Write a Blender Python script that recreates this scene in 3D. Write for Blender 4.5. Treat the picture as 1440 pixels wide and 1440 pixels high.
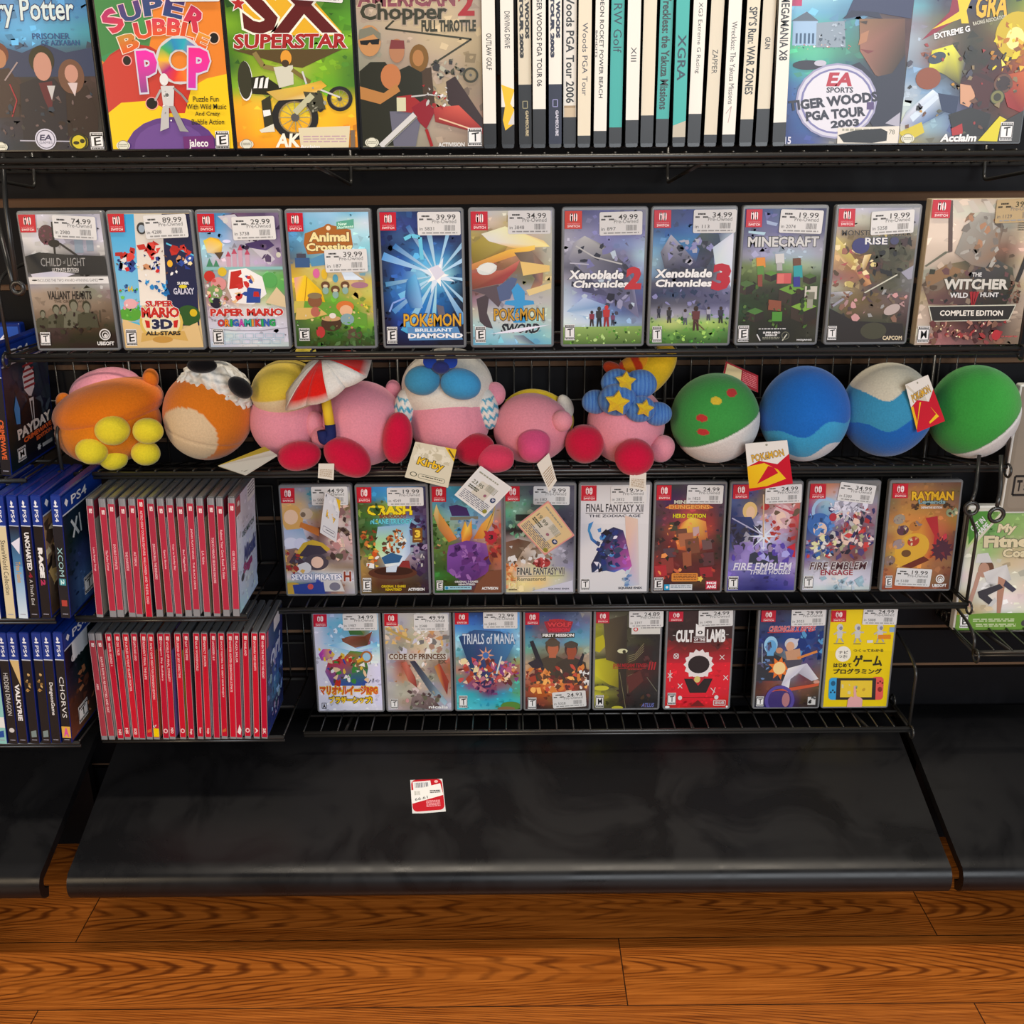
import bpy, math, random
import numpy as np
from mathutils import Vector, Matrix

sc = bpy.context.scene
for o in list(bpy.data.objects): bpy.data.objects.remove(o)
C = sc.collection

# ---------------------------------------------------------------- camera
CAM_Z = 1.08
PITCH, ROLL, FPX = math.radians(19.5), math.radians(0.45), 1442.0
c_f = Vector((0, math.cos(PITCH), -math.sin(PITCH)))
c_u0 = Vector((0, math.sin(PITCH), math.cos(PITCH)))
c_r0 = Vector((1, 0, 0))
c_r = c_r0*math.cos(ROLL) - c_u0*math.sin(ROLL)
c_u = c_u0*math.cos(ROLL) + c_r0*math.sin(ROLL)
cam_d = bpy.data.cameras.new('camera'); cam = bpy.data.objects.new('camera', cam_d); C.objects.link(cam)
cam.matrix_world = Matrix(((c_r.x, c_u.x, -c_f.x, 0), (c_r.y, c_u.y, -c_f.y, 0), (c_r.z, c_u.z, -c_f.z, CAM_Z), (0, 0, 0, 1)))
cam_d.sensor_width = 36; cam_d.lens = 36*FPX/1440; cam_d.clip_start = 0.05
sc.camera = cam

# ---------------------------------------------------------------- light and exposure
sc.view_settings.view_transform = 'Standard'; sc.view_settings.look = 'None'
sc.view_settings.gamma = 1; sc.view_settings.use_curve_mapping = False
sc.view_settings.exposure = 0.24
w = bpy.data.worlds.new('world'); sc.world = w; w.use_nodes = True
w.node_tree.nodes['Background'].inputs[0].default_value = (0.85, 0.9, 1, 1)
w.node_tree.nodes['Background'].inputs[1].default_value = 0.10

def area(name, loc, target, sx, sy, power, col):
    d = bpy.data.lights.new(name, 'AREA'); d.shape = 'RECTANGLE'; d.size = sx; d.size_y = sy; d.energy = power; d.color = col
    o = bpy.data.objects.new(name, d); C.objects.link(o); o.location = loc
    o.rotation_euler = (Vector(target)-Vector(loc)).to_track_quat('-Z', 'Y').to_euler()
    return o
area('shop_window_light', (1.3, -2.6, 1.75), (0.05, 1.4, 0.7), 2.6, 1.9, 96, (0.9, 0.95, 1.0))  # cool daylight from the shop window behind the camera
area('shop_window_light', (-2.3, -1.6, 1.6), (-0.2, 1.4, 0.6), 1.2, 1.6, 40, (1.0, 0.78, 0.52))  # unseen warm lamp, not a window, added for warm light from the left
area('ceiling_panel_light', (0.25, 0.82, 2.72), (0.25, 0.75, 0), 2.2, 0.14, 40, (1.0, 0.88, 0.72))

# ---------------------------------------------------------------- helpers
def ray(px, py): return c_f + c_r*((px-720)/FPX) - c_u*((py-720)/FPX)
def at(px, py, Y):
    d = ray(px, py); k = Y/d.y
    return Vector((d.x*k, Y, CAM_Z + d.z*k))
def atz(px, py, z):
    d = ray(px, py); k = (z-CAM_Z)/d.z
    return Vector((d.x*k, d.y*k, z))

def lin(v): return v/12.92 if v <= 0.04045 else ((v+0.055)/1.055)**2.4
_hc = {}
def hx(s):
    if not isinstance(s, str): return s
    if s not in _hc:
        q = [int(ch*2, 16) for ch in s] if len(s) == 3 else [int(s[i:i+2], 16) for i in (0, 2, 4)]
        _hc[s] = tuple(lin(v/255) for v in q)
    return _hc[s]

def mat(name, col, rough=0.5, spec=0.5, metal=0, **kw):
    m = bpy.data.materials.new(name); m.use_nodes = True
    b = m.node_tree.nodes['Principled BSDF']
    b.inputs['Base Color'].default_value = (*hx(col), 1); b.inputs['Roughness'].default_value = rough
    b.inputs['Specular IOR Level'].default_value = spec; b.inputs['Metallic'].default_value = metal
    for k, v in kw.items(): b.inputs[k.replace('_', ' ')].default_value = v
    return m
def nd(m, typ, **inp):
    n = m.node_tree.nodes.new(typ)
    for k, v in inp.items():
        if k in n.inputs: n.inputs[k].default_value = v
        else: setattr(n, k, v)
    return n
def ln(m, a, ao, b, bi): m.node_tree.links.new(a.outputs[ao], b.inputs[bi])
def bsdf(m): return m.node_tree.nodes['Principled BSDF']
def add_bump(m, scale, strength, dist=0.001, coord='Object', stretch=None):
    tc = nd(m, 'ShaderNodeTexCoord'); no = nd(m, 'ShaderNodeTexNoise', Scale=scale, Detail=4.0)
    bu = nd(m, 'ShaderNodeBump', Strength=strength, Distance=dist)
    if stretch:
        mp = nd(m, 'ShaderNodeMapping'); mp.inputs['Scale'].default_value = stretch
        ln(m, tc, coord, mp, 'Vector'); ln(m, mp, 'Vector', no, 'Vector')
    else: ln(m, tc, coord, no, 'Vector')
    ln(m, no, 'Fac', bu, 'Height'); ln(m, bu, 'Normal', bsdf(m), 'Normal')

def colmat(name, rough, spec, fabric=False):
    m = mat(name, 'fff', rough, spec)
    at_ = nd(m, 'ShaderNodeAttribute'); at_.attribute_name = 'Col'
    if fabric:
        tc = nd(m, 'ShaderNodeTexCoord'); no = nd(m, 'ShaderNodeTexNoise', Scale=420.0, Detail=3.0)
        ln(m, tc, 'Object', no, 'Vector')
        mr = nd(m, 'ShaderNodeMapRange'); mr.inputs['To Min'].default_value = 0.8; mr.inputs['To Max'].default_value = 1.15
        ln(m, no, 'Fac', mr, 'Value')
        mx = nd(m, 'ShaderNodeVectorMath', operation='MULTIPLY')
        ln(m, at_, 'Color', mx, 0); ln(m, mr, 'Result', mx, 1); ln(m, mx, 'Vector', bsdf(m), 'Base Color')
        bu = nd(m, 'ShaderNodeBump', Strength=0.5, Distance=0.0012); ln(m, no, 'Fac', bu, 'Height'); ln(m, bu, 'Normal', bsdf(m), 'Normal')
        bsdf(m).inputs['Sheen Weight'].default_value = 0.25
    else:
        ln(m, at_, 'Color', bsdf(m), 'Base Color')
    return m
M = {
 'print': colmat('printed_paper', 0.32, 0.35),
 'label': colmat('sticker_paper', 0.6, 0.2),
 'plush': colmat('plush_fabric', 0.95, 0.1, True),
 'clear': mat('smoky_clear_plastic', '77797c', 0.22, 0.5),
 'cleardark': mat('smoked_clear_plastic', '4e5054', 0.22, 0.5),
 'clear2': mat('clear_plastic', 'a5a8ad', 0.18, 0.5),
 'blackcase': mat('black_case_plastic', '101012', 0.25, 0.5),
 'bluecase': mat('blue_case_plastic', '0c2672', 0.2, 0.5),
 'whitecase': mat('white_case_plastic', 'd8d8d2', 0.3, 0.5),
 'card': mat('grey_card', 'b9aa90', 0.7, 0.2),
 'wire': mat('black_wire', '2a2927', 0.3, 0.6),
 'mdf': mat('brown_fibreboard', '6d5340', 0.9, 0.1),
}
add_bump(M['mdf'], 300, 0.4)

def newobj(name, verts, faces, m, parent=None, cols=None, smooth=False, mats=None, fmat=None):
    me = bpy.data.meshes.new(name); me.from_pydata([tuple(v) for v in verts], [], faces); 
    for mm in (mats or [m]): me.materials.append(mm)
    if fmat: me.polygons.foreach_set('material_index', fmat)
    if cols is not None:
        a = me.color_attributes.new('Col', 'FLOAT_COLOR', 'POINT')
        a.data.foreach_set('color', [x for c in cols for x in (c[0], c[1], c[2], 1.0)])
    if smooth: me.polygons.foreach_set('use_smooth', [True]*len(me.polygons))
    me.update()
    o = bpy.data.objects.new(name, me); C.objects.link(o)
    if parent: o.parent = parent
    return o
def empty(name, label, cat, loc, group=None, rot=(0, 0, 0)):
    o = bpy.data.objects.new(name, None); o.empty_display_size = 0.02; C.objects.link(o); o.location = loc; o.rotation_euler = rot
    o['label'] = label; o['category'] = cat
    if group: o['group'] = group
    return o
class MB:
    def __init__(s): s.v = []; s.f = []
    def box(s, x0, y0, z0, x1, y1, z1):
        b = len(s.v)
        s.v += [(x, y, z) for z in (z0, z1) for y in (y0, y1) for x in (x0, x1)]
        s.f += [tuple(b+i for i in q) for q in ((0, 2, 3, 1), (4, 5, 7, 6), (0, 1, 5, 4), (2, 6, 7, 3), (0, 4, 6, 2), (1, 3, 7, 5))]
    def tube(s, pts, r, n=6, closed=False):
        pts = [Vector(p) for p in pts]; k = len(pts); base = len(s.v); up = None
        for i, p in enumerate(pts):
            if closed: t = (pts[(i+1) % k]-pts[i-1]).normalized()
            else: t = (pts[min(i+1, k-1)]-pts[max(i-1, 0)]).normalized()
            if up is None: up = t.orthogonal().normalized()
            up = (up - t*up.dot(t)); up = up.normalized() if up.length > 1e-6 else t.orthogonal().normalized()
            sd = t.cross(up)
            s.v += [p + (up*math.cos(2*math.pi*j/n) + sd*math.sin(2*math.pi*j/n))*r for j in range(n)]
        for i in range(k if closed else k-1):
            a = base+i*n; b = base+((i+1) % k)*n
            s.f += [(a+j, a+(j+1) % n, b+(j+1) % n, b+j) for j in range(n)]
        if not closed:
            s.f.append(tuple(base+j for j in reversed(range(n)))); s.f.append(tuple(base+(k-1)*n+j for j in range(n)))
    def build(s, name, m, parent=None, smooth=False): return newobj(name, s.v, s.f, m, parent, smooth=smooth)
def bend(pts, rad, n=5):
    """round the corners of a polyline"""
    pts = [Vector(p) for p in pts]; out = [pts[0]]
    for i in range(1, len(pts)-1):
        a, b, c = pts[i-1], pts[i], pts[i+1]
        r = min(rad, (a-b).length*0.45, (c-b).length*0.45)
        p0 = b+(a-b).normalized()*r; p1 = b+(c-b).normalized()*r
        for k in range(n+1):
            t = k/n; out.append(p0*(1-t)**2 + b*2*t*(1-t) + p1*t*t)
    out.append(pts[-1]); return out
def rounded_box(w_, h_, d_, rc=0.003, be=0.0012):
    """upright plate: x centred, z from 0, front at y=0, depth along +y, rounded corners and eased edges"""
    def loop(ins, y):
        L = []
        for cx, cz, a0 in ((w_/2-rc, h_-rc, 0), (-w_/2+rc, h_-rc, 90), (-w_/2+rc, rc, 180), (w_/2-rc, rc, 270)):
            for k in range(5):
                a = math.radians(a0+k*22.5); L.append((cx+(rc-ins)*math.cos(a), y, cz+(rc-ins)*math.sin(a)))
        return L
    V = loop(be, 0)+loop(0, be)+loop(0, d_-be)+loop(be, d_); F = [tuple(range(20))[::-1]]
    F[0] = tuple(range(20))
    for q in range(3):
        for k in range(20):
            a = q*20+k; b = q*20+(k+1) % 20; F.append((a, a+20, b+20, b))
    F.append(tuple(60+k for k in range(20))[::-1])
    return V, F

# text: built-in face, turned to outlines once per string and weight
_tc = bpy.data.curves.new('text_tool', 'FONT'); _to = bpy.data.objects.new('text_tool', _tc); C.objects.link(_to)
_tc.resolution_u = 2; _tcache = {}
def text_mesh(s, off):
    k = (s, off)
    if k not in _tcache:
        _tc.body = s; _tc.offset = off
        bpy.context.view_layer.update()
        ev = _to.evaluated_get(bpy.context.evaluated_depsgraph_get()); me = ev.to_mesh()
        V = [(v.co.x, v.co.y) for v in me.vertices]; F = [tuple(p.vertices) for p in me.polygons]
        ev.to_mesh_clear(); _tcache[k] = (V, F)
    return _tcache[k]

class Sheet:
    """a printed sheet: drawn with coordinates on a four-cornered guide, laid out flat at w x h metres"""
    def __init__(s, quad, w_, h_, step=0.000025):
        s.w, s.h, s.step, s.k = w_, h_, step, 0
        s.V, s.F, s.K = [], [], []
        A, b = [], []
        for (x, y), (u, v) in zip(quad, ((0, 0), (1, 0), (1, 1), (0, 1))):
            A += [[x, y, 1, 0, 0, 0, -u*x, -u*y], [0, 0, 0, x, y, 1, -v*x, -v*y]]; b += [u, v]
        H = np.linalg.solve(np.array(A, float), np.array(b, float)); s.H = H.tolist()
        s.rng = random.Random(int(abs(quad[0][0])*7+abs(quad[2][1]))); s.q = quad
    def m(s, x, y):
        H = s.H; d = H[6]*x+H[7]*y+1
        return (H[0]*x+H[1]*y+H[2])/d, (H[3]*x+H[4]*y+H[5])/d
    def raw(s, uvc):
        for ax, lim, sg in ((0, 0, 1), (0, 1, -1), (1, 0, 1), (1, 1, -1)):   # clip to the sheet
            out = []
            for i in range(len(uvc)):
                a, b = uvc[i-1], uvc[i]; da, db = sg*(a[ax]-lim), sg*(b[ax]-lim)
                if (da < 0) != (db < 0):
                    t = da/(da-db); out.append(tuple(a[j]+(b[j]-a[j])*t for j in range(5)))
                if db >= 0: out.append(b)
            uvc = out
            if len(uvc) < 3: return
        n = len(s.V)
        s.V += [((q[0]-0.5)*s.w, -s.step*s.k, (1-q[1])*s.h) for q in uvc]; s.K += [q[2:] for q in uvc]
        s.F.append(tuple(range(n+len(uvc)-1, n-1, -1)) if s.area(uvc) > 0 else tuple(range(n, n+len(uvc))))
    @staticmethod
    def area(p): return sum(p[i-1][0]*p[i][1]-p[i][0]*p[i-1][1] for i in range(len(p)))*-1
    def nx(s): s.k += 1
    def p(s, pts, c):
        s.nx(); cs = c if isinstance(c, list) else [c]*len(pts)
        s.raw([(*s.m(*q), *hx(k)) for q, k in zip(pts, cs)]); return s
    def r(s, x0, y0, x1, y1, c): return s.p([(x0, y0), (x1, y0), (x1, y1), (x0, y1)], c)
    def gr(s, x0, y0, x1, y1, c0, c1): return s.p([(x0, y0), (x1, y0), (x1, y1), (x0, y1)], [c0, c0, c1, c1])
    def e(s, cx, cy, rx, ry, c, rot=0, n=20):
        a = math.radians(rot); ca, sa = math.cos(a), math.sin(a)
        P = [(rx*math.cos(2*math.pi*i/n), ry*math.sin(2*math.pi*i/n)) for i in range(n)]
        return s.p([(cx+x*ca-y*sa, cy+x*sa+y*ca) for x, y in P], c)
    def ring(s, cx, cy, r1, r2, c, n=24):
        s.nx()
        for i in range(n):
            a, b = 2*math.pi*i/n, 2*math.pi*(i+1)/n
            s.raw([(*s.m(cx+q*math.cos(t), cy+q*math.sin(t)), *hx(c)) for q, t in ((r1, a), (r2, a), (r2, b), (r1, b))])
        return s
    def l(s, pts, w_, c):
        s.nx()
        for (x0, y0), (x1, y1) in zip(pts, pts[1:]):
            d = math.hypot(x1-x0, y1-y0) or 1; nx, ny = -(y1-y0)/d*w_/2, (x1-x0)/d*w_/2
            s.raw([(*s.m(*q), *hx(c)) for q in ((x0+nx, y0+ny), (x1+nx, y1+ny), (x1-nx, y1-ny), (x0-nx, y0-ny))])
        return s
    def fr(s, x0, y0, x1, y1, w_, c): return s.l([(x0, y0), (x1, y0), (x1, y1), (x0, y1), (x0, y0)], w_, c)
    def rr(s, x0, y0, x1, y1, rad, c):
        P = []
        for cx, cy, a0 in ((x1-rad, y0+rad, -90), (x1-rad, y1-rad, 0), (x0+rad, y1-rad, 90), (x0+rad, y0+rad, 180)):
            P += [(cx+rad*math.cos(math.radians(a0+k*22.5)), cy+rad*math.sin(math.radians(a0+k*22.5))) for k in range(5)]
        return s.p(P, c)
    def star(s, cx, cy, r1, r2, n, c, rot=0):
        return s.p([(cx+(r1 if i % 2 == 0 else r2)*math.cos(math.radians(rot)+math.pi*i/n), cy+(r1 if i % 2 == 0 else r2)*math.sin(math.radians(rot)+math.pi*i/n)) for i in range(2*n)], c)
    def g(s, rows):
        """blend of colours over the whole sheet"""
        G = np.array([[hx(c) for c in r.split()] for r in rows], float); nr, nc, _ = G.shape
        R, Q = (nr-1)*3, (nc-1)*3; s.nx(); n0 = len(s.V)
        for i in range(R+1):
            for j in range(Q+1):
                y, x = i/3, j/3; a, b = min(int(y), nr-2), min(int(x), nc-2); fy, fx = y-a, x-b
                fy, fx = fy*fy*(3-2*fy), fx*fx*(3-2*fx)
                c = (G[a, b]*(1-fx)+G[a, b+1]*fx)*(1-fy)+(G[a+1, b]*(1-fx)+G[a+1, b+1]*fx)*fy
                s.V.append(((j/Q-0.5)*s.w, -s.step*s.k, (1-i/R)*s.h)); s.K.append(tuple(c))
        for i in range(R):
            for j in range(Q):
                a = n0+i*(Q+1)+j; s.F.append((a, a+Q+1, a+Q+2, a+1))
        for k in range(150):                                   # printed texture: flecks near the local colour
            if k % 50 == 0: s.nx()
            u, v = s.rng.random(), s.rng.random(); i, j = min(int(v*(nr-1)+.5), nr-1), min(int(u*(nc-1)+.5), nc-1); q = s.rng.uniform(.62, 1.45)
            c = tuple(min(1, x*q) for x in G[i, j]); z = s.rng.uniform(.015, .06); a0 = s.rng.uniform(0, 6.3); n_ = s.rng.randint(3, 5); fl = s.rng.uniform(.4, 1)
            s.raw([(u+z*s.rng.uniform(.5, 1.2)*math.cos(a0+6.283*e/n_), v+z*fl*.7*s.rng.uniform(.5, 1.2)*math.sin(a0+6.283*e/n_), *c) for e in range(n_)])
        return s
    def sp(s, n, x0, y0, x1, y1, cols, size):
        """angular flecks of colour"""
        cols = cols.split(); R = s.rng
        for _ in range(n):
            if _ % 6 == 0: s.nx()
            cx, cy, q = R.uniform(x0, x1), R.uniform(y0, y1), R.uniform(0.4, 1)*size; a0 = R.uniform(0, 6.3); st = R.uniform(0.35, 1)
            c = hx(R.choice(cols)); k = R.randint(3, 6); ro = R.uniform(0, 3.1)
            P = []
            for i in range(k):
                a = a0+2*math.pi*i/k; rr = q*R.uniform(0.6, 1.2); x, y = rr*math.cos(a), rr*st*math.sin(a)
                P.append((*s.m(cx+x*math.cos(ro)-y*math.sin(ro), cy+x*math.sin(ro)+y*math.cos(ro)), *c))
            s.raw(P)
        return s
    def t(s, txt, x0, y0, x1, y1, c, b=0, ol=None, sh=0, rot=0, ow=0.05, c2=None):
        """writing stretched to the box; rot=1 runs down the spine"""
        for col, off in (([(ol, b+ow)] if ol else []) + [(c, b)]):
            V, F = text_mesh(txt, off*.72); s.nx()
            V0 = text_mesh(txt, b*.72)[0]
            if not V0: return s
            ax, bx = min(v[0] for v in V0), max(v[0] for v in V0); ay, by = min(v[1] for v in V0), max(v[1] for v in V0)
            W, H_ = (bx-ax) or 1, (by-ay) or 1
            k1 = hx(col); k2 = hx(c2) if (c2 and col == c) else k1
            P = []
            for x, y in V:
                fx, fy = (x-ax)/W, (y-ay)/H_
                if rot == 1: X, Y = x0+(x1-x0)*fy, y0+(y1-y0)*fx
                else:
                    X, Y = x0+(x1-x0)*fx, y1-(y1-y0)*fy
                    X += sh*(y1-Y)
                    if rot: 
                        a = math.radians(rot); mx_, my_ = (x0+x1)/2, (y0+y1)/2
                        X, Y = mx_+(X-mx_)*math.cos(a)-(Y-my_)*math.sin(a), my_+(X-mx_)*math.sin(a)+(Y-my_)*math.cos(a)
                P.append((*s.m(X, Y), *(k1[i]*fy+k2[i]*(1-fy) for i in range(3))))
            for f in F: s.raw([P[i] for i in f])
        return s
    def dl(s, x0, y0, x1, y1, n, c, th=0.45):
        """rows of print too small to read"""
        R = s.rng; s.nx(); dy = (y1-y0)/n
        for i in range(n):
            x = x0
            while x < x1:
                L = min(R.uniform(0.05, 0.2)*(x1-x0), x1-x); y = y0+dy*i
                s.raw([(*s.m(*q), *hx(c)) for q in ((x, y), (x+L, y), (x+L, y+dy*th), (x, y+dy*th))]); x += L+0.03*(x1-x0)
        return s
    def bars(s, x0, y0, x1, y1, n, c='444'):
        R = s.rng; s.nx(); d = (x1-x0)/n
        for i in range(n):
            q = d*R.uniform(0.25, 0.7); x = x0+i*d
            s.raw([(*s.m(*k), *hx(c)) for k in ((x, y0), (x+q, y0), (x+q, y1), (x, y1))])
        return s
    def sw(s, x0, y0, x1, y1, c='c0162c'):
        """red corner tab of the handheld's cases"""
        s.r(x0, y0, x1, y1, c); W, H_ = x1-x0, y1-y0
        a, b, d, e_ = x0+W*.3, x0+W*.7, y0+H_*.12, y0+H_*.6; m_ = (a+b)/2
        s.rr(a, d, m_-W*.015, e_, W*.13, 'fee'); s.rr(a+W*.05, d+H_*.05, m_-W*.065, e_-H_*.05, W*.08, c)
        s.e(a+W*.1, d+H_*.13, W*.035, H_*.035, 'fee'); s.rr(m_+W*.03, d, b+W*.03, e_, W*.13, 'fee'); s.e(m_+W*.13, d+H_*.27, W*.04, H_*.04, c)
        s.t('NINTENDO', x0+W*.16, y0+H_*.68, x1-W*.12, y0+H_*.75, 'e9a0a8'); s.t('SWITCH', x0+W*.16, y0+H_*.79, x1-W*.12, y0+H_*.92, 'fee', .02)
        return s
    def rt(s, ch, x0, y0, x1, y1):
        H_ = y1-y0; W = x1-x0
        s.r(x0, y0, x1, y1, 'eee'); s.r(x0+W*.06, y0+H_*.04, x1-W*.06, y0+H_*.17, '222'); s.dl(x0+W*.15, y0+H_*.07, x1-W*.1, y0+H_*.15, 1, 'ddd', .8)
        s.fr(x0+W*.04, y0+H_*.19, x1-W*.04, y1-H_*.16, W*.05, '111')
        s.t(ch, x0+W*.24, y0+H_*.27, x1-W*.24, y1-H_*.25, '111', .015, sh=.12, rot=-8); s.dl(x0+W*.05, y1-H_*.12, x1, y1-H_*.03, 1, '333', .8)
        return s
    def build(s, name, parent, m='print', off=(0, 0, 0)):
        o = newobj(name, [(v[0]+off[0], v[1]+off[1], v[2]+off[2]) for v in s.V], s.F, M[m], parent, cols=s.K)
        return o

def sticker_sheet(price, code, w_=0.052, h_=0.0275, col='dcdcdc', ink='444'):
    s = Sheet([(0, 0), (100, 0), (100, 53), (0, 53)], w_, h_)
    s.rr(0, 0, 100, 53, 4, col)
    if price: s.t(price, 44, 6, 89, 18, ink, .01)
    s.dl(10, 8, 28, 12, 1, '222', .9); s.dl(4, 15, 14, 19, 1, '222', .9); s.dl(22, 15, 34, 19, 1, '222', .9)
    s.t('Pre-Owned', 34, 17, 90, 26, '777')
    s.t('in '+code, 4, 34, 38, 42, '666'); s.bars(62, 30, 88, 43, 12, '777'); s.dl(10, 46, 92, 51, 1, '999', .6)
    return s
_shell = {}
def shell_mesh(kind, w_, h_, d_, rc):
    if kind not in _shell:
        V, F = rounded_box(w_, h_, d_, rc)
        me = bpy.data.meshes.new('case_shell'); me.from_pydata(V, [], F); me.materials.append(M[KIND[kind][4]]); me.update(); _shell[kind] = me
    return _shell[kind]
#        shell w, h, d, corner, material, sheet w, h, lift
KIND = {
 'thin': (.105, .170, .0115, .004, 'clear', .0985, .1625, .0035),
 'disc': (.136, .190, .0145, .003, 'blackcase', .130, .1845, .0028),
 'white': (.136, .190, .0145, .003, 'whitecase', .131, .1845, .0028),
 'box': (.131, .176, .017, .0008, 'card', .1305, .1755, .0003),
 'blue': (.135, .171, .0145, .003, 'bluecase', .1285, .1625, .004),
}
def front_case(kind, label, crop, quad, draw, Y, z, group, stick=None, roll=0, lean=0, yaw=0, dx=0):
    """a game case standing face out; crop = (x, y, scale) of the guide the drawing was measured on"""
    cx, cy, cs = crop; w_, h_, d_, rc, mt, sw_, sh_, lift = KIND[kind]
    bx, by = (quad[2][0]+quad[3][0])/2, (quad[2][1]+quad[3][1])/2
    X = at(cx+bx/cs, cy+by/cs, Y).x + dx
    t = empty('game_case', label, 'game case', (X, Y, z), group, (math.radians(-lean), math.radians(roll), math.radians(yaw)))
    o = bpy.data.objects.new('case_shell', shell_mesh(kind, w_, h_, d_, rc)); C.objects.link(o); o.parent = t
    s = Sheet(quad, sw_, sh_); draw(s); s.build('cover_sheet', t, off=(0, -.0004, lift))
    if stick:
        price, code, x, y, rot, *rest = stick; u, v = s.m(x, y)
        k = sticker_sheet(price, code, **(rest[0] if rest else {})); a = math.radians(rot)
        px, pz = (u-.5)*sw_, (1-v)*sh_+lift; w2, h2 = k.w, k.h
        V = []
        for vx, vy, vz in k.V:
            q, r_ = vx, vz-h2/2; V.append((px+q*math.cos(a)-r_*math.sin(a), vy-.0004-s.step*(s.k+2), pz+q*math.sin(a)+r_*math.cos(a)))
        newobj('price_sticker', V, k.F, M['label'], t, cols=k.K)
    return t

# ================================================================ the setting
def wood():
    m = mat('wood_laminate', '8a4a1c', 0.3, 0.5)
    tc = nd(m, 'ShaderNodeTexCoord')
    br = nd(m, 'ShaderNodeTexBrick', offset=0.37, offset_frequency=2)
    br.inputs['Scale'].default_value = 1.0; br.inputs['Brick Width'].default_value = 1.25; br.inputs['Row Height'].default_value = 0.124
    br.inputs['Mortar Size'].default_value = 0.0009; br.inputs['Mortar Smooth'].default_value = 0.3; br.inputs['Bias'].default_value = 0
    br.inputs['Color1'].default_value = (0.2, 0.2, 0.2, 1); br.inputs['Color2'].default_value = (0.9, 0.9, 0.9, 1); br.inputs['Mortar'].default_value = (0, 0, 0, 1)
    mp0 = nd(m, 'ShaderNodeMapping'); mp0.inputs['Location'].default_value = (-0.612, -0.079, 0)
    ln(m, tc, 'Object', mp0, 'Vector'); ln(m, mp0, 'Vector', br, 'Vector')
    # offset the grain per plank
    ad = nd(m, 'ShaderNodeVectorMath', operation='MULTIPLY_ADD'); ad.inputs[1].default_value = (3.7, 0.6, 5.1)
    ln(m, br, 'Color', ad, 0); ln(m, tc, 'Object', ad, 2)
    # big arches of cathedral grain
    mp = nd(m, 'ShaderNodeMapping'); mp.inputs['Scale'].default_value = (0.95, 14, 1)
    ln(m, ad, 'Vector', mp, 'Vector')
    n1 = nd(m, 'ShaderNodeTexNoise', Scale=0.9, Detail=2.5, Roughness=0.5, Distortion=0.6); ln(m, mp, 'Vector', n1, 'Vector')
    mu = nd(m, 'ShaderNodeMath', operation='MULTIPLY'); mu.inputs[1].default_value = 12.0; ln(m, n1, 'Fac', mu, 0)
    # nested arches pointing along each plank: phase = 30 (u + 1.5 v^2)
    sx = nd(m, 'ShaderNodeSeparateXYZ'); ln(m, mp0, 'Vector', sx, 'Vector')
    def mt(op, a, b=None):
        q = nd(m, 'ShaderNodeMath', operation=op)
        for i, z in ((0, a), (1, b)):
            if z is None: continue
            if isinstance(z, (int, float)): q.inputs[i].default_value = z
            else: ln(m, z[0], z[1], q, i)
        return (q, 'Value')
    v = mt('SUBTRACT', mt('FRACT', mt('DIVIDE', (sx, 'Y'), .124)), .5); v2 = mt('MULTIPLY', v, v)
    ph = mt('MULTIPLY', mt('ADD', (sx, 'X'), mt('MULTIPLY', v2, 2.2)), 19.0)
    sm_ = mt('ADD', ph, (mu, 'Value')); pl = mt('ADD', sm_, mt('MULTIPLY', (br, 'Color'), 5.0))
    fr = nd(m, 'ShaderNodeMath', operation='SINE'); mu2 = nd(m, 'ShaderNodeMath', operation='MULTIPLY'); mu2.inputs[1].default_value = 6.283
    ln(m, pl[0], pl[1], mu2, 0); ln(m, mu2, 'Value', fr, 0)
    rg = nd(m, 'ShaderNodeMapRange'); rg.inputs['From Min'].default_value = 0.1; rg.inputs['From Max'].default_value = 1; ln(m, fr, 'Value', rg, 'Value')
    # fine fibre
    mf = nd(m, 'ShaderNodeMapping'); mf.inputs['Scale'].default_value = (6, 240, 1); ln(m, ad, 'Vector', mf, 'Vector')
    n2 = nd(m, 'ShaderNodeTexNoise', Scale=1.0, Detail=4.0); ln(m, mf, 'Vector', n2, 'Vector')
    # patches and knots
    mk = nd(m, 'ShaderNodeMapping'); mk.inputs['Scale'].default_value = (3.5, 9, 1); ln(m, ad, 'Vector', mk, 'Vector')
    n3 = nd(m, 'ShaderNodeTexNoise', Scale=1.3, Detail=5.0, Roughness=0.7); ln(m, mk, 'Vector', n3, 'Vector')
    cr = nd(m, 'ShaderNodeValToRGB'); e = cr.color_ramp.elements
    e[0].position = 0.3; e[0].color = (*hx('8a4612'), 1); e[1].position = 0.75; e[1].color = (*hx('c4722c'), 1); ln(m, n2, 'Fac', cr, 'Fac')
    k1 = nd(m, 'ShaderNodeMapRange'); k1.inputs['From Min'].default_value = 0.34; k1.inputs['From Max'].default_value = 0.56; ln(m, n3, 'Fac', k1, 'Value')
    k2 = nd(m, 'ShaderNodeMath', operation='MULTIPLY'); ln(m, rg, 'Result', k2, 0); ln(m, k1, 'Result', k2, 1)
    mx = nd(m, 'ShaderNodeMix', data_type='RGBA'); mx.inputs[7].default_value = (*hx('4a1c08'), 1)
    k3 = nd(m, 'ShaderNodeMath', operation='MULTIPLY'); k3.inputs[1].default_value = 0.8; ln(m, k2, 'Value', k3, 0)
    ln(m, k3, 'Value', mx, 0); ln(m, cr, 'Color', mx, 6)
    k4 = nd(m, 'ShaderNodeMapRange'); k4.inputs['From Min'].default_value = 0.66; k4.inputs['From Max'].default_value = 0.78; ln(m, n3, 'Fac', k4, 'Value')
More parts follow.
